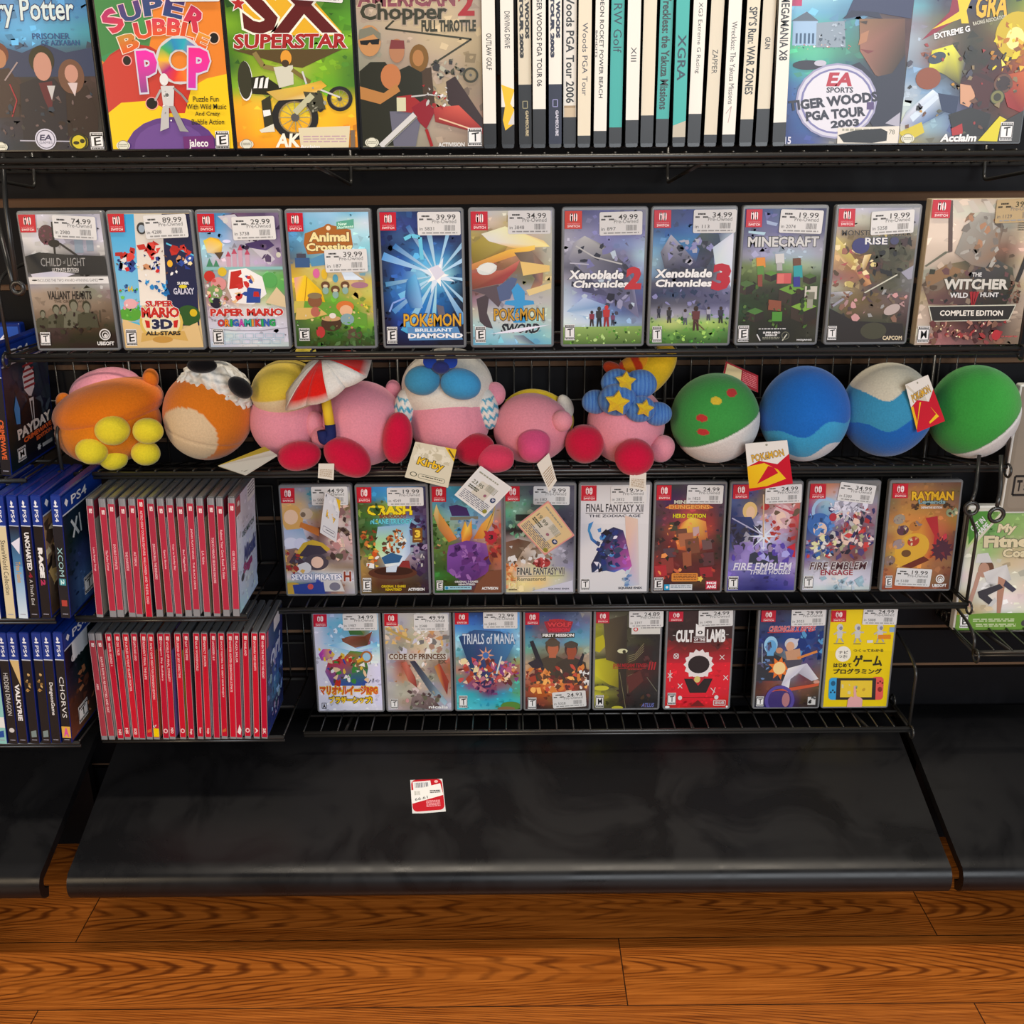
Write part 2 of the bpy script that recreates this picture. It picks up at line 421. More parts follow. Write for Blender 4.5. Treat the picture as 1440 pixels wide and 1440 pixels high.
    m3 = nd(m, 'ShaderNodeMix', data_type='RGBA'); m3.inputs[7].default_value = (*hx('3a1507'), 1); ln(m, k4, 'Result', m3, 0); ln(m, mx, 2, m3, 6)
    m2 = nd(m, 'ShaderNodeMix', data_type='RGBA'); m2.inputs[7].default_value = (0.02, 0.008, 0.004, 1)
    ln(m, br, 'Fac', m2, 0); ln(m, m3, 2, m2, 6); ln(m, m2, 2, bsdf(m), 'Base Color')
    bu = nd(m, 'ShaderNodeBump', Strength=0.15, Distance=0.001); ln(m, n2, 'Fac', bu, 'Height'); ln(m, bu, 'Normal', bsdf(m), 'Normal')
    return m
M['wood'] = wood()
def smudged(name, base, dusty, rough, spec=.4):
    m = mat(name, base, rough, spec)
    tc = nd(m, 'ShaderNodeTexCoord'); n = nd(m, 'ShaderNodeTexNoise', Scale=7.0, Detail=5.0, Roughness=0.55, Distortion=1.2); ln(m, tc, 'Object', n, 'Vector')
    cr = nd(m, 'ShaderNodeValToRGB'); e = cr.color_ramp.elements
    e[0].position = 0.4; e[0].color = (*hx(base), 1); e[1].position = 0.52; e[1].color = (*hx(dusty), 1); ln(m, n, 'Fac', cr, 'Fac'); ln(m, cr, 'Color', bsdf(m), 'Base Color')
    r = nd(m, 'ShaderNodeMapRange'); r.inputs['From Min'].default_value = .4; r.inputs['From Max'].default_value = .55; r.inputs['To Min'].default_value = rough-.04; r.inputs['To Max'].default_value = rough+.05
    ln(m, n, 'Fac', r, 'Value'); ln(m, r, 'Result', bsdf(m), 'Roughness')
    return m
M['deck'] = smudged('black_deck_laminate', '101012', '161618', 0.31, .3)
M['slat'] = smudged('black_slat_laminate', '07070a', '0a0a0e', 0.55, .15)

fl = newobj('floor', [(-2.5, -3.5, 0), (2.5, -3.5, 0), (2.5, 1.7, 0), (-2.5, 1.7, 0)], [(0, 1, 2, 3)], M['wood']); fl['kind'] = 'structure'

WY = 1.475
GR = sorted(1.08-r*WY for r in (-.14, -.06, .0445, .122, .2000, .275, .36, .4444, .490, .5356, .60, .655))
b = MB(); g = MB(); z0 = 0.0
for z in GR + [1.6]:
    q = .0062 if abs(z-(1.08-.0445*WY)) < .001 else .0045
    b.box(-1.3, WY, z0, 1.3, WY+.018, z-q)
    if z < 1.59: g.box(-1.3, WY+.009, z-q, 1.3, WY+.018, z+q)
    z0 = z+q
wl = newobj('wall_back', b.v+g.v, b.f+[tuple(i+len(b.v) for i in f) for f in g.f], None, mats=[M['slat'], M['mdf']], fmat=[0]*len(b.f)+[1]*len(g.f)); wl['kind'] = 'structure'

def deck(label, x0, x1):
    t = empty('base_deck', label, 'shelf base', ((x0+x1)/2, 1.3, 0), 'sloping base decks under the wire shelves')
    prof = [(1.465, .222), (1.40, .217)]
    for k in range(1, 8): prof.append((1.40+(1.19-1.40)*k/7, .217+(.146-.217)*k/7))
    a0 = math.atan2(.076, .21); R = .026; cy, cz = 1.19+R*math.sin(a0)*0-.004, .146-R
    for k in range(1, 9):
        a = math.pi/2+math.radians(20)+math.radians(150)*k/8; prof.append((cy+R*math.cos(a), cz+R*math.sin(a)))
    inner = []
    for i, (y, z) in enumerate(prof):
        p0, p1 = prof[max(i-1, 0)], prof[min(i+1, len(prof)-1)]; dy, dz = p1[0]-p0[0], p1[1]-p0[1]; L = math.hypot(dy, dz)
        inner.append((y - (dz/L)*.014, z + (dy/L)*.014))
    pr = prof+inner[::-1]; n = len(pr); xc = (x0+x1)/2
    V = [(x-xc, y-1.3, z) for x in (x0, x1) for y, z in pr]
    m_ = len(prof); F = []
    for i in range(n): F.append((i, (i+1) % n, n+(i+1) % n, n+i))
    V = V+V                                                # end faces keep their own corners, so the long faces shade straight
    for s_ in (2*n, 3*n):
        for i in range(m_-1): F.append((s_+i, s_+i+1, s_+n-2-i, s_+n-1-i))
    p = newobj('deck_panel', V, F, M['deck'], t, smooth=True)
    p.data.polygons.foreach_set('use_smooth', [True]*n+[False]*(len(F)-n))
    k = MB(); k.box(x0-xc+.03, .12, 0, x1-xc-.03, .135, .19); k.build('kick_plate', M['slat'], t)
    return t
XL, XR = at(96, 1240, 1.168).x, at(1335, 1240, 1.168).x
deck('wide black sloping deck in the middle, with a red tag lying on it', XL, XR)
deck('black sloping deck at the far left, below the blue game cases', -1.25, at(62, 1262, 1.168).x)
deck('black sloping deck at the far right, beside the gap', at(1352, 1232, 1.168).x, 1.25)

# ---------------------------------------------------------------- wire shelves
def ring(b, c, r, tr, ax='x', n=14):
    P = []
    for k in range(n):
        a = 2*math.pi*k/n; u, v = r*math.cos(a), r*math.sin(a)
        P.append((c[0], c[1]+u, c[2]+v) if ax == 'x' else (c[0]+u, c[1], c[2]+v))
    b.tube(P, tr, 5, closed=True)
def wire_shelf(label, x0, x1, yf, z, yb=1.462, drop=.004, back=.16, loops='lr', lh=.105, pitch=.0254, ld=None):
    xc = (x0+x1)/2; t = empty('wire_shelf', label, 'wire shelf', (xc, yf, z), 'black wire shelves on the slat wall')
    def W(x, y, zz): return (x-xc, y-yf, zz)
    b = MB(); b.tube([W(x0, yf, 0), W(x1, yf, 0)], .003, 8); b.tube([W(x0, yf+.002, -.006), W(x1, yf+.002, -.006)], .0022, 6); b.build('front_rail', M['wire'], t, True)
    b = MB(); n = int((x1-x0)/pitch)
    for i in range(n+1):
        x = x0+(x1-x0)*i/n; b.tube(bend([W(x, yf-.001, .0035), W(x, yf+.006, .0035), W(x, yb, .0035-drop)], .004, 2), .0014, 5)
    for y in (yf+(yb-yf)*.5,): b.tube([W(x0, y, -drop*.5), W(x1, y, -drop*.5)], .002, 6)
    b.build('wire_floor', M['wire'], t, True)
    b = MB(); b.tube([W(x0, yb, -drop), W(x1, yb, -drop)], .0025, 6)
    if back:
        m_ = max(2, int((x1-x0)/.0254/1.0))
        for i in range(m_+1):
            x = x0+(x1-x0)*i/m_; b.tube([W(x, yb, -drop), W(x, yb+.002, back)], .0012, 5)
        for k in (.5, 1): b.tube([W(x0, yb, back*k), W(x1, yb, back*k)], .0018, 6)
    b.build('back_panel', M['wire'], t, True)
    for s_, x in (('l', x0), ('r', x1)):
        if s_ in loops:
            b = MB(); b.tube(bend([W(x, yf+.006, -.004), W(x, yf+.006, lh-.012), W(x, yf+.03, lh), W(x, yf+ld if ld else yb-.004, lh+.012), W(x, yf+ld if ld else yb-.004, -drop)], .018), .0024, 7)
            b.tube([W(x, yf+.006, -.002), W(x, yb, -drop)], .0024, 7)
            ring(b, W(x, yf-.004, -.004), .009, .0018); ring(b, W(x, yb-.03, .004), .009, .0018)
            b.build('side_loop', M['wire'], t, True)
    for x in np.linspace(x0+.06, x1-.06, 4):
        b = MB(); b.tube(bend([W(x, yf+.012, -.006), W(x, yb-.01, -.02-drop), W(x, yb, back or .03)], .01), .0024, 6); b.build('wall_bracket', M['wire'], t, True)
    return t
Z1 = 1.0800; Y1 = 1.178
Y2 = 1.291; Z2 = at(720, 488.5, Y2).z
ZP = at(720, 657, 1.325).z
Y3 = 1.385; Z3 = at(720, 836, Y3).z
Y4 = 1.406; Z4 = at(720, 1000, Y4).z
def px(x, y, Y): return at(x, y, Y).x
wire_shelf('top wire shelf, carrying the tall cases and the pale spines', -.70, .70, 1.1715, 1.0715, drop=.016, back=0, loops='')
wire_shelf('second wire shelf from the top, directly above the plush toys', px(8, 490, 1.283), px(1437, 480, 1.283), 1.2835, Z2-.005, drop=.006, back=0, loops='lr', lh=.1)
wire_shelf('wire shelf that carries the row of plush toys', px(84, 657, 1.325), px(1417, 650, 1.325), 1.325, ZP-.005, back=.13, drop=.028, lh=.07)
wire_shelf('wire shelf below the plush toys, with nine face-out cases', -.350, px(1362, 846, 1.350), 1.350, Z3-.005, lh=.12, ld=.04, loops='r')
wire_shelf('lowest wire shelf, with eight face-out cases', -.318, px(1281, 1021, 1.355), 1.355, Z4-.005, loops='r')
wire_shelf('wire shelf at the right edge, under the green white-shelled case', .664, .95, 1.32, at(1400, 917, 1.32).z, back=0, loops='l', lh=.03)
wire_shelf('upper left wire shelf, under the striped-cap case', -1.0, -.630, 1.27, at(30, 670, 1.275).z-.004, back=.12, loops='', lh=.06)
YU, YL, YBU, YBL = 1.25, 1.27, 1.22, 1.23
ZU, ZL, ZBU, ZBL = at(230, 868, YU).z, at(260, 1040, YL).z, at(60, 870, YBU).z, at(60, 1046, YBL).z
wire_shelf('small wire shelf under the upper row of red-spined cases', -.592, -.360, YU+.012, ZU-.005, loops='', back=.12)
wire_shelf('small wire shelf under the lower row of red-spined cases', -.592, -.330, YL+.012, ZL-.005, loops='', back=.12)
wire_shelf('middle left wire shelf, under the upper row of blue cases', -1.0, -.604, YBU+.01, ZBU-.005, loops='', back=.12)
wire_shelf('lowest left wire shelf, under the lower row of blue cases', -1.0, -.604, YBL+.01, ZBL-.005, loops='', back=.12)

# ================================================================ face-out cases
A1, A2, A4 = (0, 0, 4), (330, 0, 4), (1080, 0, 4)
B1, B2, B3, B4, B5 = (0, 250, 4), (270, 250, 4), (620, 250, 4.8), (900, 250, 4.8), (1140, 250, 4.8)
D1, D2, D3 = (380, 660, 4.235), (700, 660, 4.235), (1010, 660, 3.349)
E1, E2, E3 = (380, 830, 4), (720, 830, 4), (1040, 830, 3.6)

def person(s, x, y, h, skin, hair, body, hw=.0, cap=None):
    """a small plain figure shown from the waist up: x centre, y top of head, h height"""
    s.p([(x-h*.1, y+h*.38), (x-h*.36, y+h*.5), (x-h*.42, y+h), (x+h*.42, y+h), (x+h*.36, y+h*.5), (x+h*.1, y+h*.38)], body)
    s.r(x-h*.08, y+h*.28, x+h*.08, y+h*.42, skin); s.e(x, y+h*.17, h*.16, h*.2, hair); s.e(x+h*.01, y+h*.22, h*.125, h*.165, skin)
    if cap: s.p([(x-h*.15, y+h*.13), (x-h*.1, y), (x+h*.1, y), (x+h*.15, y+h*.13)], cap)
def stand(s, x, y, h, top, legs, head):
    """a tiny standing figure: x centre, y feet"""
    s.p([(x-h*.12, y), (x-h*.1, y-h*.5), (x+h*.1, y-h*.5), (x+h*.13, y), (x+h*.05, y), (x, y-h*.35), (x-h*.05, y)], legs)
    s.p([(x-h*.14, y-h*.45), (x-h*.16, y-h*.8), (x+h*.16, y-h*.8), (x+h*.14, y-h*.45)], top); s.e(x, y-h*.9, h*.09, h*.11, head)
def wheel(s, cx, cy, rx, c='222', hub='997'):
    s.ring(cx, cy, rx*.72, rx, c); s.ring(cx, cy, rx*.66, rx*.72, '875')
    for k in range(6): s.l([(cx+rx*.7*math.cos(k*.52), cy+rx*.7*math.sin(k*.52)), (cx-rx*.7*math.cos(k*.52), cy-rx*.7*math.sin(k*.52))], rx*.03, hub)
    s.e(cx, cy, rx*.18, rx*.18, '555')
def seal(s, x, y): s.e(x, y, 38, 26, 'ddc'); s.ring(x, y, 27, 30, '776'); s.dl(x-22, y-8, x+22, y+10, 2, '776')

def d_wiz(s):
    s.g(['235 246 247 246 235', '358 47a 36a 369 247', '47a 58b 59c 48b 37a', '38a 49c 5ad 49b 389', '345 246 357 345 234', '433 322 222 322 322', '322 211 211 221 211', '345 223 212 212 222', '235 123 222 223 112'])
    s.p([(-140, 320), (60, 260), (180, 300), (300, 250), (420, 300), (580, 270), (590, 430), (-140, 430)], '235')
    s.p([(-20, 400), (100, 380), (150, 480), (130, 650), (-60, 660)], '322'); s.e(50, 305, 55, 62, '632'); s.e(52, 330, 38, 52, 'a75')
    s.p([(380, 480), (520, 480), (570, 640), (560, 760), (370, 760)], '211'); s.e(438, 430, 72, 95, '643'); s.e(440, 415, 37, 50, 'b87'); s.p([(415, 465), (470, 465), (450, 540)], 'cbb')
    s.p([(150, 470), (230, 440), (340, 440), (400, 520), (390, 780), (140, 780)], '112'); s.e(283, 340, 70, 78, '221'); s.e(285, 375, 50, 78, 'b87'); s.p([(255, 465), (330, 455), (330, 530), (310, 640), (280, 560)], '512'); s.p([(300, 480), (345, 480), (320, 560)], 'bbb')
    s.l([(70, 450), (150, 350)], 8, '988'); s.l([(95, 470), (125, 560), (90, 650)], 7, '923'); s.sp(40, 0, 520, 560, 760, '333 655 211 433 234 544', 22)
    s.t('Harry Potter', -110, 5, 482, 165, 'cdd', .02, '125', sh=.02, ow=.04); s.t('PRISONER', 245, 195, 450, 228, '247', .02); s.t('OF AZKABAN', 290, 232, 500, 262, '247', .02)
    s.l([(120, 785), (420, 792)], 7, 'aab'); s.e(265, 778, 60, 60, 'ccd'); s.ring(265, 778, 48, 53, '667'); s.t('EA', 230, 752, 300, 785, '335', .04, sh=.2); s.t('GAMES', 228, 790, 302, 804, '667')
    s.e(450, 795, 52, 48, 'cb2'); s.ring(450, 795, 38, 50, '220'); s.e(435, 800, 17, 10, '220'); s.e(470, 790, 14, 12, '220'); s.rt('E', 515, 742, 590, 840); seal(s, 10, 820)
def d_bubble(s):
    s.r(500, -130, 1320, 840, 'e08028'); s.p([(560, -130), (900, -130), (900, 150), (860, 330), (620, 360), (560, 300)], ['2f7', '4a5', '595', '474', '385', '385']); s.p([(560, -130), (850, -130), (840, 60), (780, 250), (600, 330), (560, 300)], '398044')
    s.e(800, 560, 250, 300, 'b03028'); s.e(760, 520, 200, 230, 'c03a30'); s.p([(620, 640), (700, 580), (850, 570), (1000, 640), (1050, 520), (1180, 450), (1320, 420), (1320, 840), (630, 840)], 'ecc814')
    s.p([(1000, 470), (1110, 440), (1050, 640), (960, 640)], 'c23024'); s.e(970, 850, 260, 190, '5c3a80'); s.e(960, 830, 200, 140, '6a4890')
    s.e(745, 350, 28, 30, 'e99', 0); s.e(745, 350, 22, 25, '111'); s.e(1228, 232, 32, 34, 'eb9'); s.e(1228, 232, 25, 28, '111'); s.e(870, 585, 36, 36, 'e99'); s.e(870, 585, 31, 31, '111')
    for ch, a, b_, c_, d_, ro, k in (('S', 632, 70, 728, 200, -38, 'a26'), ('U', 722, 38, 838, 138, -14, '537'), ('P', 850, 15, 960, 110, -6, '347'), ('E', 965, 22, 1070, 122, 14, '437'), ('R', 1075, 75, 1185, 195, 30, 'b25')): s.t(ch, a, b_, c_, d_, k, .06, 'ecc', rot=ro, ow=.04, c2='c34' if ch in 'SR' else '247')
    for ch, a, b_, c_, d_, ro, k in (('B', 710, 205, 815, 300, -18, 'b83'), ('U', 795, 140, 895, 235, -10, 'b24'), ('B', 895, 125, 975, 215, 0, 'c35'), ('B', 975, 125, 1055, 220, 6, 'c35'), ('L', 1050, 150, 1125, 245, 14, 'c43'), ('E', 1130, 210, 1200, 280, 24, 'd93')): s.t(ch, a, b_, c_, d_, k, .06, 'edc', rot=ro, ow=.04, c2='d52')
    s.ring(1035, 350, 48, 132, 'ccc'); R = ['c2a', 'd36', 'e72', 'd33', 'a27', 'eb2', '4a5', '28b', '2ab', '93a']
    for i, k in enumerate(R):
        a, b_ = 2*math.pi*i/10, 2*math.pi*(i+1)/10; s.p([(1035+q*math.cos(t), 350+q*math.sin(t)) for q, t in ((60, a), (122, a), (122, b_), (60, b_))], [k, k, R[(i+1) % 10], R[(i+1) % 10]])
    s.t('P', 805, 295, 915, 522, 'e2a', .06, 'ccd', rot=-4, ow=.05, c2='848'); s.t('P', 1082, 285, 1200, 505, 'e28', .06, 'ccd', rot=3, ow=.05, c2='c3a')
    s.e(945, 455, 24, 34, 'ddd'); s.p([(925, 490), (1000, 490), (990, 610), (935, 610)], 'ccc'); s.p([(935, 590), (965, 600), (960, 720), (910, 740), (920, 650)], 'bbb'); s.p([(965, 600), (995, 600), (1050, 720), (1070, 745), (1020, 740)], '999'); s.l([(995, 500), (1040, 540), (1070, 580)], 12, '888'); s.l([(925, 510), (890, 570)], 12, 'aaa'); s.sp(10, 930, 450, 1000, 700, '666 888 eee', 12)
    for i, tx in enumerate(('Puzzle Fun', 'With Wild Music', 'And Crazy', 'Bubble Action')): s.t(tx, (1100, 1062, 1108, 1088)[i], 548+i*42, (1242, 1282, 1245, 1268)[i], 578+i*42, '221', .01)
    s.p([(1035, 770), (1205, 765), (1210, 840), (1040, 840)], '6a2a70'); s.t('jaleco', 1068, 785, 1175, 842, 'eee', .03); s.rt('E', 1215, 740, 1292, 840); seal(s, 700, 818)
def d_moto(s):
    s.g(['361 472 8a2 691 472', '472 7a2 472 792 361', '251 361 6a2 481 472', '7a2 361 251 361 592', '471 7a2 572 592 7a2', '362 8a2 ab4 7a2 472', '7a2 ab4 8a3 6a2 472', 'ea2 eb3 dc3 eb2 db2', 'e92 fb2 ea2 fb2 e92', 'd82 e92 e92 d81 d82'])
    for a, b_ in ((0, 90), (200, 330), (420, 560)): s.p([(a, 0), (b_, 0), (330, 330)], '693')
    s.p([(30, 290), (620, 290), (400, 390), (330, 380)], '542'); s.p([(60, 30), (200, -60), (400, -60), (620, 200), (560, 220), (200, 210)], 'da2')
    s.star(75, 45, 52, 22, 5, 'eee', -15); s.star(75, 45, 42, 18, 5, 'a22', -15)
    s.t('SX', 95, -90, 600, 205, '5a1010', .05, 'eed', sh=-.05, ow=.04); s.t('SUPERSTAR', 35, 205, 645, 285, 'a02020', .05, 'eee', ow=.04, sh=.1)
    s.e(88, 460, 40, 110, 'eee'); s.e(86, 455, 38, 105, '332'); s.p([(120, 440), (190, 430), (260, 480), (300, 520), (230, 540), (120, 530)], '221')
    for k in range(3): s.p([(145+k*28, 445), (160+k*28, 440), (150+k*28, 500), (130+k*28, 500)], 'eee')
    s.l([(145, 305), (190, 380), (270, 400)], 26, '874'); s.p([(245, 385), (350, 375), (350, 480), (270, 500)], 'ccb'); s.e(315, 335, 30, 42, 'd93'); s.e(310, 365, 20, 20, '432'); s.l([(345, 400), (440, 470)], 22, '763')
    wheel(s, 598, 562, 70); wheel(s, 350, 665, 128); s.l([(400, 410), (420, 480), (600, 555)], 10, 'ccc'); s.p([(200, 520), (380, 490), (500, 460), (530, 490), (420, 560), (260, 570)], ['ca5', 'db4', 'b93', 'da3', 'dc9', 'ca5']); s.p([(400, 520), (500, 530), (520, 620), (440, 640)], '443'); s.l([(350, 640), (450, 540)], 34, 'bb9'); s.sp(16, 400, 500, 520, 640, '222 665 998 443', 16)
    s.p([(170, 570), (220, 540), (230, 720), (180, 740)], '332'); s.p([(175, 625), (215, 620), (218, 650), (178, 660)], 'eee'); s.p([(150, 735), (230, 700), (235, 745), (160, 750)], 'ddc')
    s.p([(365, 725), (650, 715), (640, 840), (375, 840)], 'd9d0b0'); s.dl(390, 770, 630, 815, 3, 'b9a'); s.t('AK', 235, 755, 370, 835, 'f5f0e0', .05, sh=.15); seal(s, 75, 815); s.t('Acclaim', 370, 822, 480, 842, 'eee', .03); s.r(652, 740, 676, 840, '765')
def d_chop(s):
    s.g(['a98 a97 998 887', 'ba9 ba8 a98 998', 'a98 ba8 ba8 a98', '998 a98 ba8 a97', '887 987 a98 986', '776 987 a97 876', '887 998 a98 976', '776 887 987 765'])
    s.l([(930, 130), (865, 190), (1330, 250), (1110, 390)], 10, '332'); s.p([(1190, 480), (1240, 450), (1390, 680), (1390, 740), (1200, 600)], '322')
    s.t('AMERICAN', 715, -25, 1245, 75, '654', .05, 'cb9', ow=.03, c2='845'); s.t('Chopper', 730, 55, 1200, 170, '332', .04, 'a98', ow=.05); s.t('2', 1258, 0, 1348, 125, 'a02028', .05); s.t('FULL THROTTLE', 1060, 145, 1355, 210, '332', .06)
    for k in range(8): s.r(760+k*60, 5, 780+k*60, 45, '734')
    s.p([(1010, 420), (1110, 400), (1130, 620), (1000, 640)], '432'); s.e(1045, 350, 52, 75, '752'); s.e(1040, 350, 30, 45, 'a74')
    s.p([(900, 430), (990, 390), (1060, 430), (1070, 700), (900, 700)], '221'); s.e(925, 310, 42, 65, 'a75'); s.p([(885, 300), (895, 250), (965, 255), (968, 300)], '733')
    s.p([(720, 420), (780, 370), (860, 370), (900, 420), (920, 620), (900, 830), (728, 830)], '221'); s.e(778, 255, 62, 85, 'b85'); s.p([(718, 250), (725, 195), (790, 180), (838, 215), (838, 260), (800, 220)], '776'); s.p([(725, 255), (832, 245), (828, 275), (790, 275), (780, 262), (765, 278), (730, 275)], '111')
    s.e(890, 450, 55, 70, 'b87445'); s.p([(715, 500), (850, 540), (920, 490), (940, 530), (830, 600), (720, 570)], 'b07a40'); s.p([(880, 640), (1060, 640), (1020, 835), (900, 835)], '667')
    wheel(s, 1325, 445, 42, '332'); s.sp(26, 1130, 360, 1290, 460, '333 443 665 aa9', 24)
    s.p([(920, 560), (1000, 550), (1060, 600), (1000, 650), (930, 640)], '922'); s.p([(1000, 620), (1080, 570), (1130, 640), (1080, 740), (1040, 700)], '812'); s.p([(1120, 620), (1260, 610), (1390, 740), (1390, 770), (1130, 700)], ['a33', 'c54', '911', '811', '822']); s.l([(1150, 680), (1380, 760)], 8, 'db9'); s.l([(830, 835), (1020, 660)], 36, 'ccc'); s.l([(850, 835), (1030, 670)], 6, '665'); s.l([(1080, 740), (1110, 835)], 16, '911')
    s.l([(1000, 560), (1100, 550), (1190, 560)], 8, 'bbb'); s.r(920, 565, 970, 640, 'cca'); s.sp(26, 1040, 500, 1200, 620, 'bbb 776 433 ddd 922', 18); s.t('ACTIVISION', 1145, 815, 1290, 840, 'ddd', .04); s.rt('T', 1308, 735, 1385, 835); seal(s, 780, 812)
def d_golf(s):
    s.g(['8bd 7ac 59b 569 457', '9cd 8bd 58b 458 346', 'acd 9cd 6ac 346 457', '7bd 6ac 58a 544 533', '4a9 4a8 488 533 422', '4b8 5b9 487 422 533', '28a 4a9 367 334 222', '259 47a 456 334 223', '248 36a 445 223 333', '137 259 556 444 667', '137 348 777 777 99a'])
    s.r(140, -20, 190, 70, 'b36'); s.p([(150, 150), (210, 100), (270, 150), (270, 280), (150, 280)], '9bd'); s.p([(265, 160), (400, 150), (410, 290), (265, 290)], '89a'); s.p([(140, 150), (215, 100), (275, 150)], '567')
    for k in range(5): s.r(165+k*20, 215, 175+k*20, 270, '357')
    s.sp(24, 280, 150, 410, 285, '567 abc 789 bcd 456', 14); s.sp(24, 150, 275, 450, 300, 'c66 eee 346 cba', 7); s.e(230, 385, 75, 26, '223'); s.e(290, 375, 30, 16, 'bbc')
    s.p([(470, 140), (690, 140), (700, 330), (620, 470), (560, 440), (480, 310)], ['864', '643', '321', '432', '754', '965']); s.p([(400, 140), (440, 30), (470, -140), (741, -140), (720, 140), (560, 110)], '2a3358'); s.p([(388, 140), (430, 95), (560, 105), (580, 140), (480, 120)], '1c2440'); s.p([(480, 220), (520, 200), (510, 260), (470, 280)], 'a75'); s.p([(480, 300), (550, 310), (520, 325)], '733'); s.p([(470, 155), (510, 150), (505, 170)], '321')
    s.p([(410, 400), (480, 370), (560, 450), (640, 430), (700, 330), (710, 700), (560, 720), (430, 480)], '22263a'); s.p([(620, 700), (690, 640), (690, 720)], 'aab')
    s.e(375, 580, 200, 205, '99b'); s.e(375, 580, 190, 195, 'ccd'); s.e(378, 580, 165, 180, 'd8d8e4'); s.ring(378, 580, 168, 178, '77a')
    s.t('EA', 322, 425, 448, 500, 'b02038', .06, sh=.2); s.t('SPORTS', 325, 505, 455, 535, '223', .04); s.t('TIGER WOODS', 142, 552, 578, 608, '223', .07, rot=-7); s.t('PGA TOUR', 228, 622, 520, 676, '223', .07, rot=-6); s.t('2003', 352, 680, 492, 722, '223', .07, rot=-6)
    s.r(525, 585, 560, 625, '547'); s.p([(388, 725), (690, 715), (685, 810), (388, 812)], 'ddd8cc'); s.t('78', 640, 735, 668, 760, '665'); s.dl(410, 730, 600, 755, 1, '998')
    s.p([(392, 765), (470, 740), (600, 728), (632, 745), (630, 795), (560, 808), (420, 805)], '0c0c10'); s.p([(45, 815), (75, 770), (110, 775), (105, 815)], 'ccc'); s.t('15', 130, 775, 160, 815, 'dde', .04)
def d_xg(s):
    s.g(['225 237 248 352 463', '335 227 59a 462 231', '447 225 337 343 272', '6ab 445 334 563 9a2', '889 664 432 774 ca1', '9ab 765 332 642 c81', '89a 743 221 322 b62', '79b 567 321 411 a41', 'abc 79b 334 311 821', 'bcc 79b 446 421 732', 'cc9 8ab 569 333 432', 'a94 776 433 442 543'])
    s.p([(820, 235), (960, 90), (980, -40), (1030, -40), (1000, 130), (890, 200)], '8a1c38'); s.p([(870, 180), (1010, 90), (1060, -60), (1100, -60), (1040, 120)], 'e8c820'); s.p([(975, -60), (1010, -60), (1070, 150), (1030, 150)], 'e8c820')
    s.t('GRA', 1095, 0, 1270, 120, 'ddb428', .05, '312', sh=.08, rot=-3); s.t('EXTREME G', 885, 180, 1080, 212, 'eee', .05, '223', rot=-12); s.t('RACING ASSOCIATION', 1090, 124, 1272, 144, 'ccb', .03, rot=-12)
    s.e(1330, 210, 110, 120, 'c8b010'); s.e(1330, 230, 50, 60, 'f5e890'); s.sp(30, 1220, 160, 1440, 420, 'dc2 eb3 b71 852 fe6 a60', 34)
    s.p([(880, 290), (990, 260), (1070, 360), (1050, 480), (960, 420), (870, 380)], ['cc2', 'ee4', '445', '332', '774', 'dd2']); s.e(910, 330, 50, 30, '345', -20); s.e(870, 440, 70, 60, '842', 0)
    s.p([(725, 700), (760, 620), (900, 500), (980, 560), (990, 620), (860, 690), (740, 760)], ['bbc', '9ab', 'def', '8ac', '345', '57a', 'cc9']); s.p([(780, 650), (920, 530), (940, 545), (800, 680)], 'cde'); s.p([(720, 740), (850, 680), (870, 740), (780, 790)], 'cb2'); s.p([(930, 520), (1050, 540), (1040, 640), (960, 620)], '235')
    s.e(1150, 470, 100, 55, '311', 10); s.p([(1050, 470), (1110, 450), (1140, 540), (1110, 600), (1060, 580)], 'c97'); s.p([(1050, 470), (1130, 425), (1240, 470), (1220, 600), (1130, 620), (1140, 530), (1110, 480)], '411'); s.p([(1000, 640), (1120, 600), (1240, 640), (1220, 760), (1040, 770)], '222')
    s.p([(1260, 430), (1430, 400), (1425, 640), (1330, 600)], ['932', 'c62', '811', '922']); s.e(1290, 470, 50, 55, '322'); s.ring(1290, 470, 40, 52, '643'); s.e(1265, 545, 42, 42, '332'); s.ring(1265, 545, 22, 36, '774')
    s.p([(1180, 790), (1290, 650), (1370, 690), (1290, 795)], 'd8cc18'); s.p([(1300, 690), (1420, 620), (1420, 800), (1290, 795)], '333'); s.p([(1020, 720), (1080, 690), (1090, 750), (1030, 760)], 'a22'); s.sp(60, 760, 260, 1420, 760, '222 643 933 445 875 554 b82', 24)
    s.t('Acclaim', 960, 750, 1165, 795, 'eee', .06, sh=.2); s.rt('T', 1300, 685, 1372, 790); seal(s, 775, 775)
gT = 'tall face-out game cases on the top shelf'
fc = front_case
fc('disc', 'tall black case with three dark-coated figures under a blue sky, at top left edge', A1, [(-140, -198), (540, -198), (592, 838), (-85, 838)], d_wiz, Y1, Z1, gT, ('', '0', 400, -120, 0))
fc('disc', 'tall black case with orange, green, red and yellow bubble cover', A1, [(570, -198), (1255, -198), (1312, 838), (640, 838)], d_bubble, Y1, Z1, gT, ('', '0', 1130, -40, 0))
fc('disc', 'tall black case with green striped cover and a stunt dirt bike', A2, [(-3, -198), (660, -198), (690, 838), (22, 838)], d_moto, Y1, Z1, gT, ('', '0', 500, -40, -4))
fc('disc', 'tall black case with three men and a red chopper motorbike on beige', A2, [(700, -198), (1380, -198), (1393, 838), (730, 838)], d_chop, Y1, Z1, gT)
fc('disc', 'tall black case with a man in a navy cap over a golf course', A4, [(135, -212), (743, -212), (690, 808), (98, 815)], d_golf, Y1, Z1, gT)
fc('disc', 'tall black case with yellow and red racing machines, at top right edge', A4, [(778, -212), (1446, -212), (1415, 800), (725, 800)], d_xg, Y1, Z1, gT)

